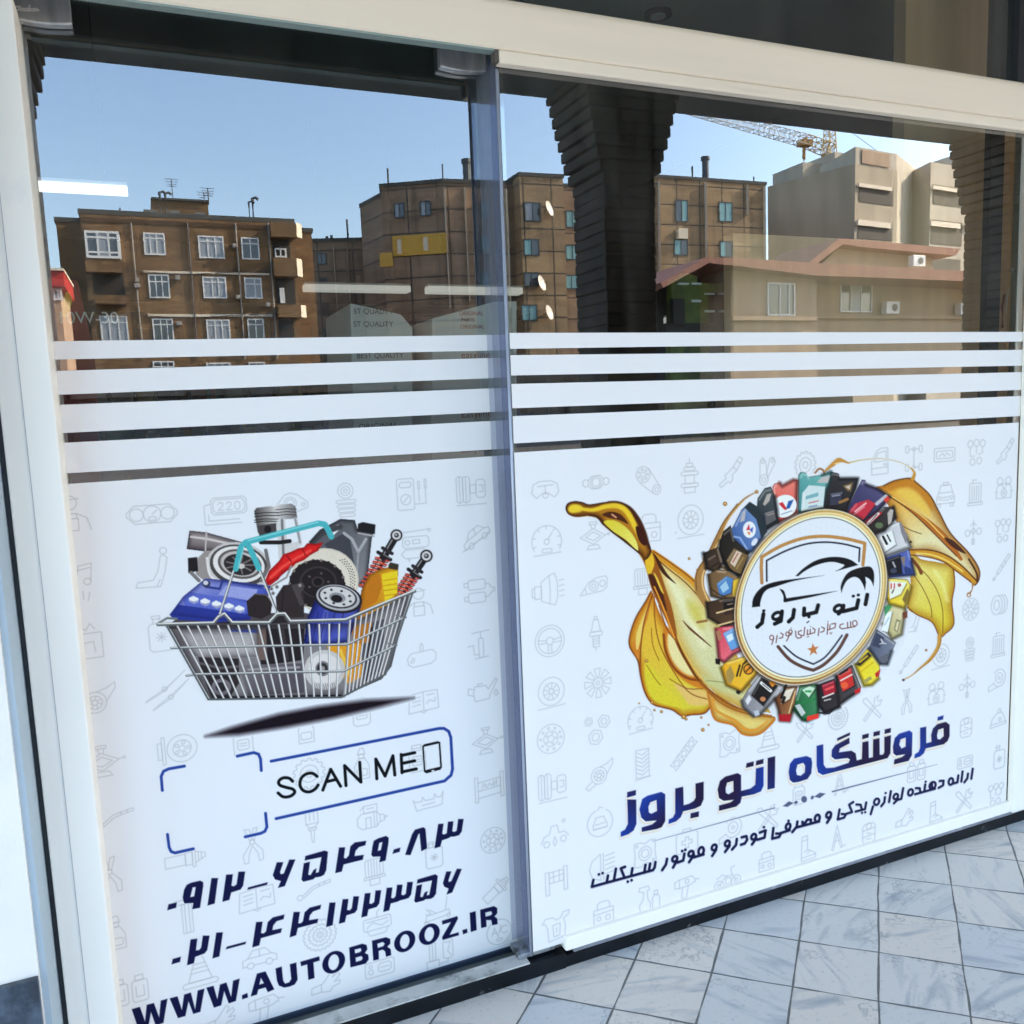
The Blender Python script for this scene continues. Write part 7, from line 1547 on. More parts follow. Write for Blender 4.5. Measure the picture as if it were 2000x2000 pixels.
I['snail'] = [circ(0, 0.1, 0.55), circ(0, 0.1, 0.35), circ(0, 0.1, 0.14, 10)] + [[(0.14 * math.cos(a), 0.1 + 0.14 * math.sin(a)), (0.35 * math.cos(a + 0.4), 0.1 + 0.35 * math.sin(a + 0.4))] for a in np.linspace(0, 5.5, 7)] + [[(0.1, -0.45), (0.6, -0.6), (1, -0.85), (1.0, -0.55), (0.55, 0.1)], [(-0.5, 0.4), (-0.95, 0.75), (-0.75, 0.95), (-0.2, 0.62)]]
I['disc'] = [circ(0, 0, 0.85, 28), circ(0, 0, 0.45), circ(0, 0, 0.2, 12)] + [circ(0.64 * math.cos(a), 0.64 * math.sin(a), 0.06, 8) for a in np.linspace(0, 5.8, 10)] + [circ(0.32 * math.cos(a), 0.32 * math.sin(a), 0.05, 6) for a in np.linspace(0, 5, 5)]
I['rotor'] = [circ(0.25, 0, 0.75, 28), circ(0.25, 0, 0.46), circ(0.25, 0, 0.16, 10), rect(-0.75, -0.75, -0.6, 0.75), rect(-0.95, -0.45, -0.75, 0.45)] + [circ(0.25 + 0.32 * math.cos(a), 0.32 * math.sin(a), 0.09, 8) for a in np.linspace(0, 5, 5)]
I['jack'] = [[(-0.9, 0.05), (0, -0.45), (0.8, 0.0), (0, 0.5), (-0.9, 0.05)], [(-0.55, 0.05), (0, -0.25), (0.5, 0.02), (0, 0.28), (-0.55, 0.05)], rect(-0.25, -0.85, 0.25, -0.7), [(-0.15, -0.7), (-0.1, -0.45)], [(0.15, -0.7), (0.1, -0.45)], [(-0.45, 0.8), (-0.3, 0.55), (0.3, 0.55), (0.45, 0.8), (-0.45, 0.8)], [(0.8, 0.0), (1.0, -0.05)], circ(1.06, -0.05, 0.07, 8)]
I['can'] = [rrect(-0.5, -0.5, 0.5, 0.8), rect(-0.3, -0.85, 0.25, -0.65), [(-0.3, -0.65), (-0.35, -0.5)], [(0.25, -0.65), (0.35, -0.5)], rrect(-0.3, -0.15, 0.3, 0.4, 0.06), [(-0.18, 0.05), (0.18, 0.05)], [(-0.18, 0.2), (0.18, 0.2)]]
I['bottle'] = [[(-0.25, -0.35), (-0.5, 0.1), (-0.5, 0.9), (0.35, 0.9), (0.35, 0.1), (0.1, -0.35), (-0.25, -0.35)], rect(-0.22, -0.6, 0.08, -0.35), [(-0.3, -0.6), (-0.15, -0.95), (0.05, -0.95), (0.15, -0.6), (-0.3, -0.6)], rrect(-0.38, 0.3, 0.22, 0.7, 0.06)]
I['spray'] = [[(-0.5, 0.95), (-0.6, 0.4), (-0.3, 0.0), (-0.25, -0.5), (-0.6, -0.6), (-0.55, -0.85), (0.1, -0.85), (0.2, -0.55), (0.0, -0.5), (0.05, 0.0), (0.25, 0.4), (0.2, 0.95), (-0.5, 0.95)], [(0.4, 0.9), (0.4, 0.1), (0.55, -0.1), (0.8, -0.1), (0.95, 0.1), (0.95, 0.9), (0.4, 0.9)], rect(0.55, -0.4, 0.8, -0.1)]
I['manual'] = [[(0, -0.6), (-0.9, -0.5), (-1, 0.7), (0, 0.65), (1, 0.6), (0.95, -0.6), (0, -0.6)], [(0, -0.6), (0, 0.65)], [(-0.7, -0.25), (-0.2, -0.3)], [(-0.7, 0.0), (-0.2, -0.05)], [(-0.72, 0.25), (-0.2, 0.2)], [(0.2, 0.2), (0.4, 0.0), (0.75, 0.15), (0.8, -0.1)], [(0.25, -0.35), (0.75, -0.38)], [(-0.2, 0.68), (0, 0.8), (0.2, 0.66)]]
I['oilcan'] = [[(-0.5, -0.3), (0.2, -0.3), (0.35, -0.05), (0.85, -0.65), (0.95, -0.55), (0.45, 0.35), (0.4, 0.55), (-0.5, 0.6), (-0.6, 0.1), (-0.5, -0.3)], [(-0.6, 0.25), (-0.95, 0.1), (-0.9, -0.25), (-0.55, -0.15)], [(-0.3, -0.3), (-0.3, -0.45), (0.0, -0.45)], [(0.85, 0.05), (0.72, 0.3), (0.85, 0.42), (0.98, 0.3), (0.85, 0.05)]]
I['banner'] = [rect(-0.95, -0.75, -0.75, 0.85), rect(0.75, -0.85, 0.95, 0.75), [(-0.75, -0.4), (0.75, -0.5), (0.75, 0.5), (-0.75, 0.6)], [(-0.75, 0.15), (0.75, 0.05)], [(-0.5, 0.0), (-0.4, -0.3), (-0.2, -0.2), (-0.35, -0.1), (-0.15, 0.0), (0.0, -0.25), (0.15, -0.05), (0.3, -0.35), (0.3, -0.02), (0.5, -0.38), (0.48, -0.05)]]
I['gear'] = [gearp(14, 0.78, 0.9), circ(0, 0, 0.5), circ(0, 0, 0.22, 14)]
I['cassette'] = [gearp(22, 0.86, 0.94), gearp(16, 0.58, 0.66), gearp(11, 0.34, 0.42), circ(0, 0, 0.2, 12), circ(0, 0, 0.1, 8)]
I['lever'] = [circ(-0.75, 0.3, 0.15, 10), [(-0.6, 0.22), (-0.1, -0.15), (0.3, -0.25), (0.9, -0.35), (0.9, -0.2), (0.3, -0.1), (-0.05, 0.0), (-0.55, 0.36)], [(0.3, -0.25), (0.3, -0.1)], [(0.6, -0.3), (0.6, -0.15)]]
I['pliers'] = [[(-0.1, -0.2), (-0.35, -0.9), (-0.1, -0.85), (0.05, -0.25)], [(0.1, -0.2), (0.3, -0.9), (0.1, -0.88), (-0.05, -0.25)], circ(0, -0.15, 0.13, 10), [(-0.1, -0.05), (-0.5, 0.5), (-0.45, 0.95), (-0.25, 0.95), (-0.2, 0.5), (0.0, 0.05), (0.25, 0.5), (0.3, 0.95), (0.5, 0.9), (0.5, 0.4), (0.12, -0.08)]]
I['torch'] = [rect(-1, -0.25, 0.0, 0.35), rect(0.0, -0.3, 0.35, 0.4), [(0.35, -0.5), (0.5, -0.5), (0.5, 0.55), (0.35, 0.55), (0.35, -0.5)], [(0.5, -0.3), (1.0, -0.1), (1.0, 0.1), (0.5, 0.35)], [(0.65, -0.22), (0.65, 0.27)], [(0.8, -0.15), (0.8, 0.2)]]
I['brush'] = [rect(-0.35, -0.9, 0.35, -0.2), [(-0.12, -0.9), (-0.12, -0.4)], [(0.12, -0.9), (0.12, -0.4)], [(-0.35, -0.2), (-0.15, 0.05), (0.15, 0.05), (0.35, -0.2)], rrect(-0.25, 0.05, 0.25, 0.2, 0.06), [(-0.1, 0.2), (-0.06, 0.95), (0.06, 0.95), (0.1, 0.2)]]
I['alternator'] = [rrect(-0.8, -0.2, 0.55, 0.75, 0.25), rect(-0.4, -0.65, 0.4, -0.2), [(-0.6, -0.45), (-0.4, -0.6)], [(0.55, 0.05), (0.8, 0.1), (0.8, 0.45), (0.55, 0.5)], [(0.8, 0.2), (1.0, 0.24), (0.8, 0.34)], [(-0.3, 0.7), (-0.3, 0.1), (0.0, 0.1), (0.0, 0.7)], [(0.2, -0.15), (0.2, 0.72)], [(0.36, -0.15), (0.36, 0.72)], [(-0.2, -0.45), (0.2, -0.45)]]
I['bumper'] = [[(-0.95, -0.3), (-0.8, -0.15), (-0.4, -0.15), (-0.35, -0.4), (-0.2, -0.15), (0.35, -0.15), (0.4, -0.45), (0.55, -0.2), (0.8, -0.2), (0.95, -0.5), (0.85, 0.3), (0.4, 0.35), (-0.3, 0.35), (-0.75, 0.4), (-0.95, -0.3)], [(-0.4, 0.12), (0.4, 0.08)]]
I['filter'] = [rrect(-0.55, -0.7, 0.55, 0.4, 0.1), rect(-0.65, 0.4, 0.65, 0.55), rect(-0.3, 0.55, 0.3, 0.95)] + [[(x, -0.6), (x, 0.35)] for x in (-0.35, -0.17, 0.0, 0.17, 0.35)]
I['hammer'] = [rect(-0.55, -0.95, 0.55, -0.7), rect(-0.25, -0.7, 0.25, 0.95), [(-0.1, -0.7), (-0.1, 0.95)], [(0.1, -0.7), (0.1, 0.95)]]
I['plug'] = [[(x * 0.8 + y * 0.55, y * 0.8 - x * 0.55) for x, y in s] for s in I['torch']]
I['cone'] = [[(-0.15, -0.9), (0.15, -0.9), (0.6, 0.6), (-0.6, 0.6), (-0.15, -0.9)], rrect(-0.9, 0.6, 0.9, 0.9, 0.1), [(-0.3, -0.4), (0.3, -0.4)], [(-0.45, 0.1), (0.45, 0.1)], [(-0.38, -0.15), (0.38, -0.15)]]
I['trolley'] = [[(-0.7, 0.2), (0.85, 0.1), (0.9, 0.45), (-0.8, 0.6), (-0.7, 0.2)], circ(-0.75, 0.7, 0.13, 8), circ(0.8, 0.5, 0.13, 8), [(0.6, 0.1), (0.75, -0.8)], [(-0.7, -0.3), (-0.4, 0.1), (-0.75, 0.1)], [(-0.5, -0.2), (-0.1, 0.12)]]
I['winch'] = [rrect(-0.9, -0.4, 0.9, 0.4, 0.1), [(-0.7, -0.2), (0.7, -0.2)], [(-0.7, 0.2), (-0.3, -0.1), (0.3, 0.2), (0.7, 0.0)], [(-0.7, 0.4), (-0.5, 0.75), (0.5, 0.75), (0.7, 0.4)], [(0.0, -0.4), (0.0, -0.75), (0.15, -0.9)]]
I['radio'] = [rrect(-0.95, -0.5, 0.95, 0.55, 0.1), rrect(-0.1, -0.3, 0.75, 0.3, 0.15), circ(-0.6, 0.15, 0.16, 10), circ(-0.6, -0.22, 0.1, 8), [(0.05, 0.0), (0.6, 0.0)]]
I['glove'] = [[(-0.9, 0.5), (-0.85, 0.1), (-0.2, 0.0), (0.1, -0.35), (0.4, -0.75), (0.55, -0.6), (0.4, -0.25), (0.75, -0.5), (0.85, -0.3), (0.5, 0.05), (0.85, 0.05), (0.8, 0.25), (0.4, 0.35), (0.2, 0.6), (-0.3, 0.5), (-0.9, 0.5)], [(-0.3, 0.0), (-0.3, 0.5)]]
I['bottles'] = [rrect(-0.9, -0.45, -0.1, 0.8, 0.1), rrect(0.1, -0.45, 0.9, 0.8, 0.1), rect(-0.7, -0.75, -0.3, -0.45), rect(0.3, -0.75, 0.7, -0.45), [(-0.7, -0.1), (-0.7, 0.5), (-0.3, 0.5), (-0.3, -0.1)], [(0.3, -0.1), (0.3, 0.5), (0.7, 0.5), (0.7, -0.1)]]
I['drill'] = [[(-0.95, -0.35), (-0.6, -0.45), (0.4, -0.5), (0.65, -0.2), (0.95, -0.15)], [(-0.95, -0.35), (-0.95, 0.1), (-0.6, 0.15), (0.3, 0.1), (0.6, -0.05)], [(-0.35, 0.12), (-0.45, 0.9), (-0.05, 0.9), (0.1, 0.1)], circ(0.0, -0.2, 0.15, 10), [(0.65, -0.2), (0.65, 0.0)], [(-0.6, -0.45), (-0.6, 0.15)]]
I['belt'] = [rect(-0.7, -0.9, -0.3, 0.3), rect(-0.9, 0.3, -0.1, 0.85), rrect(0.2, -0.9, 0.85, 0.4, 0.15), [(0.35, -0.7), (0.7, -0.7), (0.5, -0.1), (0.7, 0.2)], [(0.5, 0.4), (0.5, 0.6), (-0.1, 0.6)], [(-0.5, -0.9), (-0.5, 0.3)]]
I['ac'] = [circ(0, 0, 0.95, 28), [(-0.55, 0.2), (-0.35, -0.4), (-0.15, 0.2)], [(-0.48, 0.0), (-0.22, 0.0)], [(-0.1, 0.4), (0.15, -0.5)], circ(0.42, -0.1, 0.28, 14, 50, 310), rrect(-0.2, 0.5, 0.2, 0.68, 0.06)]
I['scale'] = [[(-0.9, 0.2), (-0.8, -0.3), (-0.4, -0.5), (0.4, -0.5), (0.8, -0.3), (0.9, 0.2), (0.6, 0.5), (0.2, 0.25), (-0.2, 0.25), (-0.6, 0.5), (-0.9, 0.2)], [(0, 0.3), (0, -0.25)], [(-0.5, -0.2), (0.5, -0.25)], circ(0, 0.35, 0.18, 10)]
I['joint'] = [circ(0, 0, 0.4), circ(0, 0, 0.28), rrect(-0.95, -0.2, -0.55, 0.25, 0.12), rrect(0.55, -0.25, 0.95, 0.2, 0.12), [(-0.55, -0.15), (-0.3, -0.4), (0.3, -0.45), (0.55, -0.2)], [(-0.55, 0.2), (-0.3, 0.42), (0.3, 0.4), (0.55, 0.15)]]
I['belt2'] = [circ(-0.35, -0.4, 0.5), circ(-0.35, -0.4, 0.16, 10), circ(0.6, 0.6, 0.3), circ(0.6, 0.6, 0.14, 10), [(0.05, -0.75), (0.88, 0.45)], [(-0.6, 0.1), (0.35, 0.8)]] + [circ(-0.35 + 0.32 * math.cos(a), -0.4 + 0.32 * math.sin(a), 0.07, 6) for a in np.linspace(0, 5.4, 7)]
I['shock'] = [rect(-0.2, -0.7, 0.2, -0.5), [(0, -0.95), (0, -0.7)], rrect(-0.35, -0.5, 0.35, -0.3, 0.06), rrect(-0.55, -0.25, 0.55, -0.05, 0.06), rect(-0.3, -0.05, 0.3, 0.4), rrect(-0.55, 0.4, 0.55, 0.6, 0.06), rect(-0.35, 0.6, 0.35, 0.9)]
I['injector'] = [[(0.2, -0.3), (0.7, -0.95), (0.95, -0.8), (0.5, -0.1), (0.2, -0.3)], [(0.2, -0.3), (-0.1, -0.05), (-0.45, 0.2), (-0.35, 0.4), (-0.9, 0.75), (-0.75, 0.95), (-0.2, 0.6), (0.0, 0.7), (0.2, 0.4), (0.1, 0.2), (0.5, -0.1)], [(0.5, -0.7), (0.78, -0.5)]]
I['link'] = [circ(-0.3, 0.6, 0.35), circ(-0.3, 0.6, 0.16, 10), [(-0.62, 0.5), (-0.6, -0.6), (-0.4, -0.9), (-0.15, -0.6), (0.0, 0.45)], [(0.0, 0.5), (0.65, -0.5), (0.5, -0.85), (0.2, -0.8), (-0.1, 0.2)], circ(-0.38, -0.6, 0.12, 8), circ(0.42, -0.62, 0.12, 8)]
I['door'] = [[(-0.7, 0.9), (-0.75, 0.0), (-0.3, -0.75), (0.1, -0.95), (0.75, -0.95), (0.8, 0.85), (-0.7, 0.9)], [(-0.5, 0.0), (-0.2, -0.6), (0.6, -0.75), (0.6, -0.05), (-0.5, 0.0)], rrect(0.4, 0.15, 0.65, 0.28, 0.05), [(-0.75, 0.45), (0.8, 0.4)]]
I['chassis'] = [rrect(-0.8, -0.9, -0.5, -0.4, 0.08), rrect(0.5, -0.9, 0.8, -0.4, 0.08), rrect(-0.8, 0.4, -0.5, 0.9, 0.08), rrect(0.5, 0.4, 0.8, 0.9, 0.08), [(-0.5, -0.65), (0.5, -0.65)], [(-0.5, 0.65), (0.5, 0.65)], [(0, -0.55), (0, 0.55)], circ(0, -0.65, 0.14, 8), circ(0, 0.65, 0.14, 8)]
I['plate'] = [rrect(-0.95, -0.45, 0.95, 0.45, 0.08), rrect(-0.75, -0.25, 0.75, 0.25, 0.08), [(-0.5, 0.1), (-0.2, -0.1), (0.0, 0.1), (0.2, -0.1), (0.5, 0.08)]]
I['balls'] = [circ(-0.6, -0.55, 0.25, 12), circ(0, -0.6, 0.25, 12), circ(0.6, -0.55, 0.25, 12), [(-0.6, -0.3), (-0.6, 0.3), (-0.2, 0.3)], [(0, -0.35), (0, 0.1)], [(0.6, -0.3), (0.6, 0.1), (0.25, 0.2)], circ(-0.35, 0.7, 0.24, 12), circ(0.3, 0.65, 0.24, 12)]
I['speedo'] = [circ(0, 0, 0.9, 24, 150, 390), circ(0, 0, 0.16, 10), [(0.05, -0.1), (0.35, -0.5)], rrect(-0.3, 0.4, 0.3, 0.6, 0.06), [(-0.8, 0.75), (0.85, 0.65)]] + [[(0.72 * math.cos(a), 0.72 * math.sin(a)), (0.85 * math.cos(a), 0.85 * math.sin(a))] for a in np.linspace(2.8, 6.6, 7)]
I['battery'] = [rect(-0.8, -0.3, 0.8, 0.85), [(-0.5, -0.3), (-0.5, -0.7), (-0.3, -0.85), (0.3, -0.85), (0.5, -0.7), (0.5, -0.3)], [(-0.8, 0.05), (0.8, 0.0)], circ(0.35, 0.45, 0.2, 12), circ(-0.4, 0.4, 0.16, 10)]
I['tyre'] = [circ(0, -0.05, 0.85, 30), circ(0, -0.05, 0.52), circ(0, -0.05, 0.16, 10), [(-0.9, 0.95), (0.9, 0.85)]] + [[(0.16 * math.cos(a), -0.05 + 0.16 * math.sin(a)), (0.52 * math.cos(a), -0.05 + 0.52 * math.sin(a))] for a in np.linspace(0, 5.5, 9)]
I['carfront'] = [[(-0.9, 0.2), (-0.7, -0.15), (-0.5, -0.7), (0.5, -0.7), (0.7, -0.15), (0.9, 0.2), (0.9, 0.65), (-0.9, 0.65), (-0.9, 0.2)], [(-0.7, -0.15), (0.7, -0.15)], circ(-0.6, 0.25, 0.14, 8), circ(0.6, 0.25, 0.14, 8), [(-0.35, 0.2), (0.35, 0.2)], [(-0.35, 0.4), (0.35, 0.4)], rect(-0.8, 0.65, -0.5, 0.9), rect(0.5, 0.65, 0.8, 0.9), rect(-0.25, -0.9, 0.25, -0.7)]
I['radiator'] = [rrect(-0.6, -0.7, 0.6, 0.75, 0.08), rect(-0.75, 0.75, 0.75, 0.95), [(-0.3, -0.7), (-0.3, -0.95), (0.1, -0.95)]] + [[(x, -0.5), (x, 0.6)] for x in (-0.35, -0.12, 0.12, 0.35)]
I['engine'] = [[(-0.8, 0.7), (-0.8, -0.1), (-0.5, -0.4), (0.5, -0.4), (0.8, -0.1), (0.8, 0.7), (-0.8, 0.7)], circ(-0.45, -0.6, 0.3, 12), circ(0.45, -0.6, 0.3, 12), circ(0, 0.3, 0.3, 14), circ(0, 0.3, 0.12, 8), [(-0.3, -0.4), (0, 0.0), (0.3, -0.4)], [(-0.95, 0.2), (-0.8, 0.2)], [(0.95, 0.2), (0.8, 0.2)]]
I['bulb'] = [[(0.1, -0.85), (0.45, -0.95), (0.6, -0.4), (0.6, 0.4), (0.45, 0.85), (0.1, 0.75), (-0.4, 0.55), (-0.4, -0.5), (0.1, -0.85)], [(0.1, -0.85), (0.15, 0.0), (0.1, 0.75)], rect(-0.8, -0.3, -0.4, 0.4), [(-0.8, -0.2), (-0.95, -0.2), (-0.95, 0.3), (-0.8, 0.3)]] + [[(0.72, y), (1.0, y - 0.05)] for y in (-0.5, -0.2, 0.1, 0.4)]
I['headlight'] = [[(-1, 0.55), (-0.4, -0.2), (0.2, -0.45), (0.8, -0.5), (0.9, -0.3), (0.85, 0.2), (0.6, 0.4), (-1, 0.55)], circ(-0.05, 0.05, 0.3, 16), circ(-0.05, 0.05, 0.14, 10), circ(0.55, -0.05, 0.2, 12), [(-0.65, 0.15), (-0.55, 0.45)]]
I['puller'] = [[(0, -0.95), (0, 0.9)], circ(-0.6, 0.0, 0.25, 12), circ(0.6, -0.05, 0.25, 12), circ(0, -0.1, 0.2, 10), [(-0.35, -0.05), (-0.2, -0.1)], [(0.2, -0.1), (0.35, -0.08)], [(-0.3, -0.5), (0, -0.75), (0.3, -0.5)], rect(-0.12, 0.5, 0.12, 0.9)]
I['steer'] = [circ(0, 0, 0.9, 28), circ(0, 0, 0.72, 26), circ(0, 0, 0.22, 12), [(-0.72, -0.1), (-0.22, -0.05)], [(-0.7, 0.1), (-0.2, 0.1)], [(0.72, -0.15), (0.22, -0.05)], [(0.7, 0.08), (0.2, 0.1)], [(-0.1, 0.2), (-0.12, 0.7)], [(0.1, 0.2), (0.1, 0.7)]]
I['spark'] = [[(-0.15, -0.8), (0.15, -0.8), (0.3, -0.1), (-0.3, -0.1), (-0.15, -0.8)], rect(-0.08, -0.98, 0.08, -0.8), rrect(-0.4, -0.1, 0.4, 0.15, 0.05), rect(-0.2, 0.15, 0.2, 0.8), [(-0.2, 0.35), (0.2, 0.28)], [(-0.2, 0.5), (0.2, 0.43)], [(-0.2, 0.65), (0.2, 0.58)], [(-0.08, 0.8), (0.0, 0.98)]]
I['rod'] = [[(0.75, -0.95), (0.95, -0.8), (-0.3, 0.55), (-0.5, 0.4), (0.75, -0.95)], [(-0.4, 0.48), (-0.8, 0.95)], circ(-0.8, 0.9, 0.12, 8), [(0.3, -0.45), (0.45, -0.28)], [(0.0, -0.12), (0.16, 0.03)]]
I['coil'] = [circ(-0.3, 0, 0.6, 18, ry=0.75), circ(0.0, 0, 0.6, 12, -90, 90, 0.75), circ(0.3, 0, 0.6, 12, -90, 90, 0.75), circ(-0.3, 0, 0.3, 12, ry=0.4)]
I['chain'] = [[(x * 0.7 + y * 0.7, y * 0.7 - x * 0.7) for x, y in s] for s in ([(-1.2, -0.3), (1.2, -0.3), (1.1, 0.0), (1.2, 0.3), (-1.2, 0.3), (-1.1, 0.0), (-1.2, -0.3)], circ(-0.8, 0, 0.2, 10), circ(0, 0, 0.2, 10), circ(0.8, 0, 0.2, 10), rect(-0.5, -0.3, -0.3, 0.3), rect(0.3, -0.3, 0.5, 0.3))]
I['plateg'] = [[(-0.8, -0.8), (-0.3, -0.8), (0, -0.65), (0.4, -0.85), (0.8, -0.8), (0.75, 0.0), (0.85, 0.7), (0.4, 0.75), (0, 0.65), (-0.3, 0.85), (-0.8, 0.8), (-0.75, 0.0), (-0.8, -0.8)], circ(0, 0, 0.48), circ(0, 0, 0.28), circ(-0.6, -0.6, 0.08, 6), circ(0.62, 0.55, 0.08, 6)]
I['wrench'] = [[(-0.85, 0.75), (-0.7, 0.9), (0.3, -0.1), (0.7, -0.1), (0.9, -0.5), (0.6, -0.4), (0.45, -0.55), (0.6, -0.85), (0.2, -0.7), (0.15, -0.25), (-0.85, 0.75)], [(-0.9, -0.8), (-0.6, -0.85), (0.85, 0.7), (0.7, 0.85), (-0.85, -0.55), (-0.9, -0.8)]]
I['fan'] = [circ(0, 0, 0.3, 14), circ(0, 0, 0.12, 8)] + [[(0.38 * math.cos(a - 0.22), 0.38 * math.sin(a - 0.22)), (0.88 * math.cos(a - 0.26), 0.88 * math.sin(a - 0.26)), (0.88 * math.cos(a + 0.2), 0.88 * math.sin(a + 0.2)), (0.38 * math.cos(a + 0.2), 0.38 * math.sin(a + 0.2)), (0.38 * math.cos(a - 0.22), 0.38 * math.sin(a - 0.22))] for a in np.arange(0, 6.2, math.pi / 4)]
hexa = lambda cx, cy, r: [(cx + r * math.cos(R(60 * k + 15)), cy + r * math.sin(R(60 * k + 15))) for k in range(7)]
I['nuts'] = [hexa(-0.1, 0.4, 0.5), circ(-0.1, 0.4, 0.25, 12), hexa(0.5, -0.5, 0.42), circ(0.5, -0.5, 0.2, 10), hexa(-0.55, -0.65, 0.28), circ(-0.55, -0.65, 0.14, 8)]
I['tread'] = [rect(-0.45, -0.9, 0.45, 0.85)] + [[(-0.4, y), (0, y + 0.2), (0.4, y - 0.05)] for y in (-0.75, -0.5, -0.25, 0.0, 0.25, 0.5)] + [[(-0.5, 0.95), (0.55, 0.85)]]
I['carparts'] = [[(-0.9, 0.5), (-0.7, 0.1), (-0.35, 0.0), (-0.2, -0.5), (0.2, -0.5), (0.3, 0.0), (0.7, 0.0), (0.95, 0.3)], circ(-0.55, 0.6, 0.2, 10), circ(0.6, 0.45, 0.2, 10), [(-0.1, 0.6), (0.0, 0.2), (0.15, 0.55), (0.0, 0.8), (-0.1, 0.6)], circ(0.65, -0.7, 0.1, 8)]
I['carcirc'] = [circ(0, 0.1, 0.9, 26, -60, 250), [(x * 0.55, y * 0.55 + 0.1) for x, y in I['carfront'][0]], [(-0.15, -0.75), (0.0, -0.95), (0.2, -0.85)], [(-0.35, 0.2), (0.35, 0.15)], [(-0.5, 0.5), (0.5, 0.45)]]
I['caliper'] = [rect(-0.75, -0.6, -0.5, 0.9), rect(0.5, -0.75, 0.75, 0.8), rect(-0.5, -0.55, 0.5, 0.15), [(-0.2, -0.58), (-0.2, 0.12)], [(0.2, -0.62), (0.2, 0.1)], [(-0.5, -0.2), (0.5, -0.28)]]
I['lights'] = [[(-0.1, -0.9), (-0.7, -0.55), (-0.9, 0.0), (-0.7, 0.6), (-0.1, 0.85), (-0.1, -0.9)], [(0.1, -0.9), (0.1, 0.85)]] + [[(0.25, y), (0.9, y - 0.08)] for y in (-0.7, -0.4, -0.1, 0.2, 0.5)]
I['aid'] = [rrect(-0.85, -0.65, 0.85, 0.75, 0.15), [(-0.12, -0.35), (0.12, -0.35), (0.12, -0.1), (0.4, -0.1), (0.4, 0.15), (0.12, 0.15), (0.12, 0.42), (-0.12, 0.42), (-0.12, 0.15), (-0.4, 0.15), (-0.4, -0.1), (-0.12, -0.1), (-0.12, -0.35)], [(-0.3, -0.65), (-0.3, -0.9), (0.3, -0.9), (0.3, -0.65)]]
I['horn'] = [circ(0.2, -0.1, 0.7, 24, -140, 150), circ(0.2, -0.1, 0.4, 18), [(-0.4, 0.25), (-0.95, 0.5), (-0.95, 0.85), (0.1, 0.62)], circ(0.2, -0.1, 0.12, 8)]
I['jug'] = [[(-0.55, 0.9), (-0.6, 0.0), (-0.75, -0.3), (-0.95, -0.35), (-0.7, -0.65), (-0.2, -0.6), (0.0, -0.4), (0.3, -0.5), (0.5, -0.8), (0.9, -0.85), (0.85, -0.6), (0.5, -0.4), (0.6, 0.0), (0.55, 0.75), (-0.55, 0.9)], [(-0.25, -0.1), (0.25, -0.15), (0.2, 0.6), (-0.2, 0.65), (-0.25, -0.1)], [(0, 0.1), (0.0, 0.4)]]
I['moto'] = [circ(-0.65, 0.4, 0.35, 14), circ(0.65, 0.3, 0.35, 14), circ(-0.65, 0.4, 0.15, 8), circ(0.65, 0.3, 0.15, 8), [(-0.65, 0.4), (-0.2, -0.1), (0.35, -0.15), (0.65, 0.3)], [(-0.8, -0.1), (-0.4, -0.3), (0.0, -0.15)], [(0.35, -0.15), (0.25, -0.6), (0.55, -0.7)], rect(-0.15, 0.0, 0.25, 0.4)]
I['boot'] = [[(-0.4, -0.9), (0.1, -0.95), (0.1, 0.1), (0.8, 0.5), (0.85, 0.85), (-0.45, 0.9), (-0.4, -0.9)], [(-0.45, 0.65), (0.85, 0.6)], [(-0.4, -0.6), (0.1, -0.65)], [(0.1, 0.1), (-0.15, 0.25)], [(0.3, 0.22), (0.1, 0.4)]]
I['compass'] = [[(0, -0.9), (-0.5, 0.9), (-0.35, 0.95), (0.0, -0.3), (0.35, 0.9), (0.5, 0.85), (0, -0.9)], [(-0.2, 0.3), (0.2, 0.28)], [(0.5, 0.85), (0.8, 0.75)]]
I['drum'] = [rrect(-0.6, -0.7, 0.6, 0.8, 0.2), [(-0.6, -0.2), (0.6, -0.3)], [(-0.6, 0.3), (0.6, 0.2)], circ(0, -0.5, 0.25, 10), [(-0.2, 0.0), (0.2, 0.1)], [(-0.2, 0.5), (0.2, 0.5)]]
I['helmet'] = [[(-0.9, 0.6), (-0.7, -0.1), (-0.2, -0.5), (0.4, -0.55), (0.9, 0.45), (-0.9, 0.6)], [(-0.85, 0.35), (0.85, 0.25)], [(-0.1, -0.5), (0.0, -0.85), (0.2, -0.85), (0.2, -0.53)], circ(0.15, 0.0, 0.14, 8)]
def toplane(px, py, Y):
    p = pt(px, py, Y); return p.x, p.z
def topix(x, Y, z):
    v = RM @ np.array([x, -(z - CAM_Z), Y]); return 1000 + FPX * v[0] / v[2], 1000 + FPX * v[1] / v[2]
ICOL = (182, 186, 194)
def icons(art, Y, lst):
    for name, px, py, *r in lst:
        h = r[0] if r else 0.043
        cx, cz = toplane(px, py, Y)
        for s in I[name]:
            art.stroke([topix(cx + x * h, Y, cz - y * h) for x, y in s], 2.0, ICOL, op=0.58)
A = Art(115, 930, 1010, 2000, 1.15, YDP)
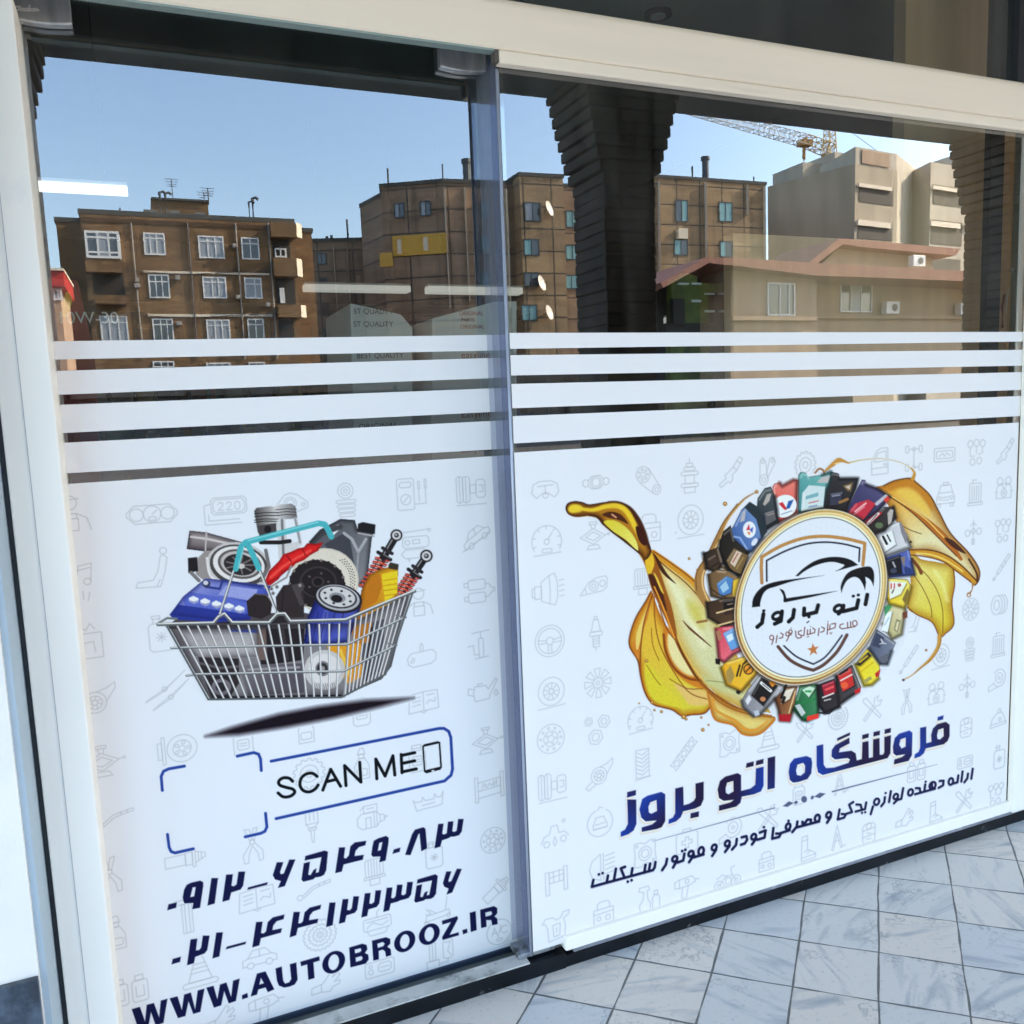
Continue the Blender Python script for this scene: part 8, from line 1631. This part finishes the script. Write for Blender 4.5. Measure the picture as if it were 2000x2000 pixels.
icons(A, YDP, [('worker', 136, 1002), ('gauges', 297, 1004, 0.040), ('screen', 440, 997, 0.043), ('flange', 567, 983, 0.040), ('spring', 676, 980, 0.044), ('meter', 802, 965, 0.043), ('axle', 922, 955, 0.042), ('note', 160, 1136), ('seat', 302, 1111, 0.046), ('compressor', 811, 1065, 0.040), ('ramp', 929, 1044, 0.040),
    ('box', 174, 1252), ('canister', 315, 1237), ('worker', 818, 1175, 0.040), ('muffler', 936, 1154), ('mirror', 824, 1280, 0.040), ('pump', 938, 1259), ('snail', 185, 1369), ('wiper', 326, 1347, 0.046), ('rotor', 346, 1463), ('jack', 199, 1488), ('can', 475, 1450), ('bottle', 600, 1420), ('can', 706, 1391), ('manual', 827, 1369, 0.040), ('oilcan', 943, 1349, 0.044), ('jack', 949, 1447), ('banner', 956, 1537),
    ('gear', 604, 1511), ('bottle', 709, 1492), ('can', 815, 1482), ('lever', 225, 1597), ('pliers', 214, 1709, 0.046), ('pliers', 493, 1650, 0.046), ('torch', 362, 1677, 0.044), ('brush', 610, 1615, 0.042), ('alternator', 724, 1593), ('bumper', 837, 1567), ('disc', 963, 1641, 0.042), ('manual', 501, 1754, 0.042), ('lever', 613, 1737, 0.046), ('filter', 731, 1699, 0.042), ('canister', 848, 1669, 0.038), ('hammer', 366, 1789, 0.044), ('plug', 969, 1737), ('bottle', 230, 1822), ('cone', 390, 1895, 0.044), ('car', 507, 1867, 0.040), ('cassette', 625, 1826, 0.044), ('winch', 737, 1803, 0.040), ('trolley', 853, 1779, 0.040), ('radio', 742, 1890, 0.040), ('glove', 637, 1920, 0.042), ('bottles', 254, 1934, 0.042), ('drill', 521, 1962, 0.044), ('belt', 860, 1864, 0.042), ('ac', 975, 1820, 0.038), ('glove', 430, 1990, 0.04)])
A.mesh('icon_pattern', door_film, INK)
A = Art(1010, 850, 1985, 1850, 1.15, YWP)
icons(A, YWP, [('scale', 1065, 956, 0.042), ('joint', 1164, 942, 0.040), ('belt2', 1266, 939), ('shock', 1347, 930, 0.050), ('injector', 1427, 922), ('link', 1499, 919), ('gear', 1573, 908), ('door', 1718, 902), ('chassis', 1785, 895), ('plate', 1845, 888, 0.047), ('balls', 1907, 882, 0.046), ('injector', 1963, 881), ('speedo', 1068, 1058, 0.046), ('jack', 1159, 1047), ('battery', 1268, 1031), ('tyre', 1349, 1017, 0.048), ('carfront', 1847, 966), ('radiator', 1905, 962), ('engine', 1961, 955),
    ('bulb', 1070, 1154, 0.046), ('headlight', 1161, 1143), ('filter', 1255, 1132), ('puller', 1901, 1040), ('balls', 1959, 1035), ('steer', 1074, 1252, 0.046), ('spark', 1164, 1237, 0.046), ('rod', 1956, 1107), ('disc', 1896, 1190), ('coil', 1952, 1181), ('spring', 1894, 1270), ('radiator', 1950, 1259), ('tyre', 1077, 1352, 0.044), ('fan', 1168, 1334, 0.046), ('disc', 1076, 1443, 0.046), ('nuts', 1166, 1427, 0.044), ('speedo', 1251, 1407, 0.044), ('axle', 1081, 1534), ('snail', 1170, 1512), ('tread', 1255, 1492, 0.046), ('chain', 1336, 1472), ('plateg', 1425, 1452), ('cone', 1501, 1441), ('wrench', 1572, 1427, 0.036), ('carparts', 1083, 1628), ('carcirc', 1172, 1604), ('caliper', 1087, 1718), ('lights', 1176, 1694), ('plateg', 1260, 1667), ('aid', 1342, 1644), ('horn', 1427, 1620), ('wrench', 1500, 1597), ('jug', 1087, 1809, 0.044), ('battery', 1179, 1782, 0.038), ('spray', 1264, 1755), ('drill', 1342, 1727), ('moto', 1421, 1715, 0.047), ('battery', 1497, 1682, 0.034), ('boot', 1575, 1657), ('compass', 1635, 1635), ('drum', 1697, 1626), ('glove', 1767, 1599), ('boot', 1825, 1588), ('wrench', 1883, 1563), ('balls', 1945, 1550), ('cassette', 1637, 1401, 0.042), ('wrench', 1704, 1383), ('pliers', 1771, 1369), ('engine', 1829, 1356), ('puller', 1889, 1340), ('horn', 1948, 1327), ('drum', 1887, 1420), ('helmet', 1950, 1405), ('canister', 1952, 1478), ('radio', 1885, 1488, 0.036), ('tyre', 1838, 1281), ('rod', 1775, 1287), ('seat', 1785, 1210), ('compass', 1640, 1527), ('can', 1560, 1550), ('bottles', 1790, 1505), ('wrench', 1390, 1350, 0.03), ('canister', 1320, 1040, 0.0), ('rod', 1300, 1335, 0.03)])
A.mesh('icon_pattern', win_film, INK)
# small maker's script on the left top fitting
A = Art(20, -5, 110, 40, 0.7, YD - 0.0262)
A.T = (0, 0, 7.43)
for p in ([(240, 95), (290, 100), (270, 140), (255, 150)], [(300, 125), (310, 150), (330, 125), (335, 150)], [(350, 150), (355, 125), (375, 130), (378, 152), (395, 128), (402, 152)], [(430, 85), (425, 152)], [(450, 140), (475, 130), (455, 152), (485, 152)], [(500, 152), (508, 128), (530, 130), (535, 152), (560, 145)]):
    A.stroke(p, 11, (150, 150, 150), smooth=True)
fit = [o for o in door.children if o.name.startswith('patch_fitting')][0]
A.mesh('maker_script', fit, INK)
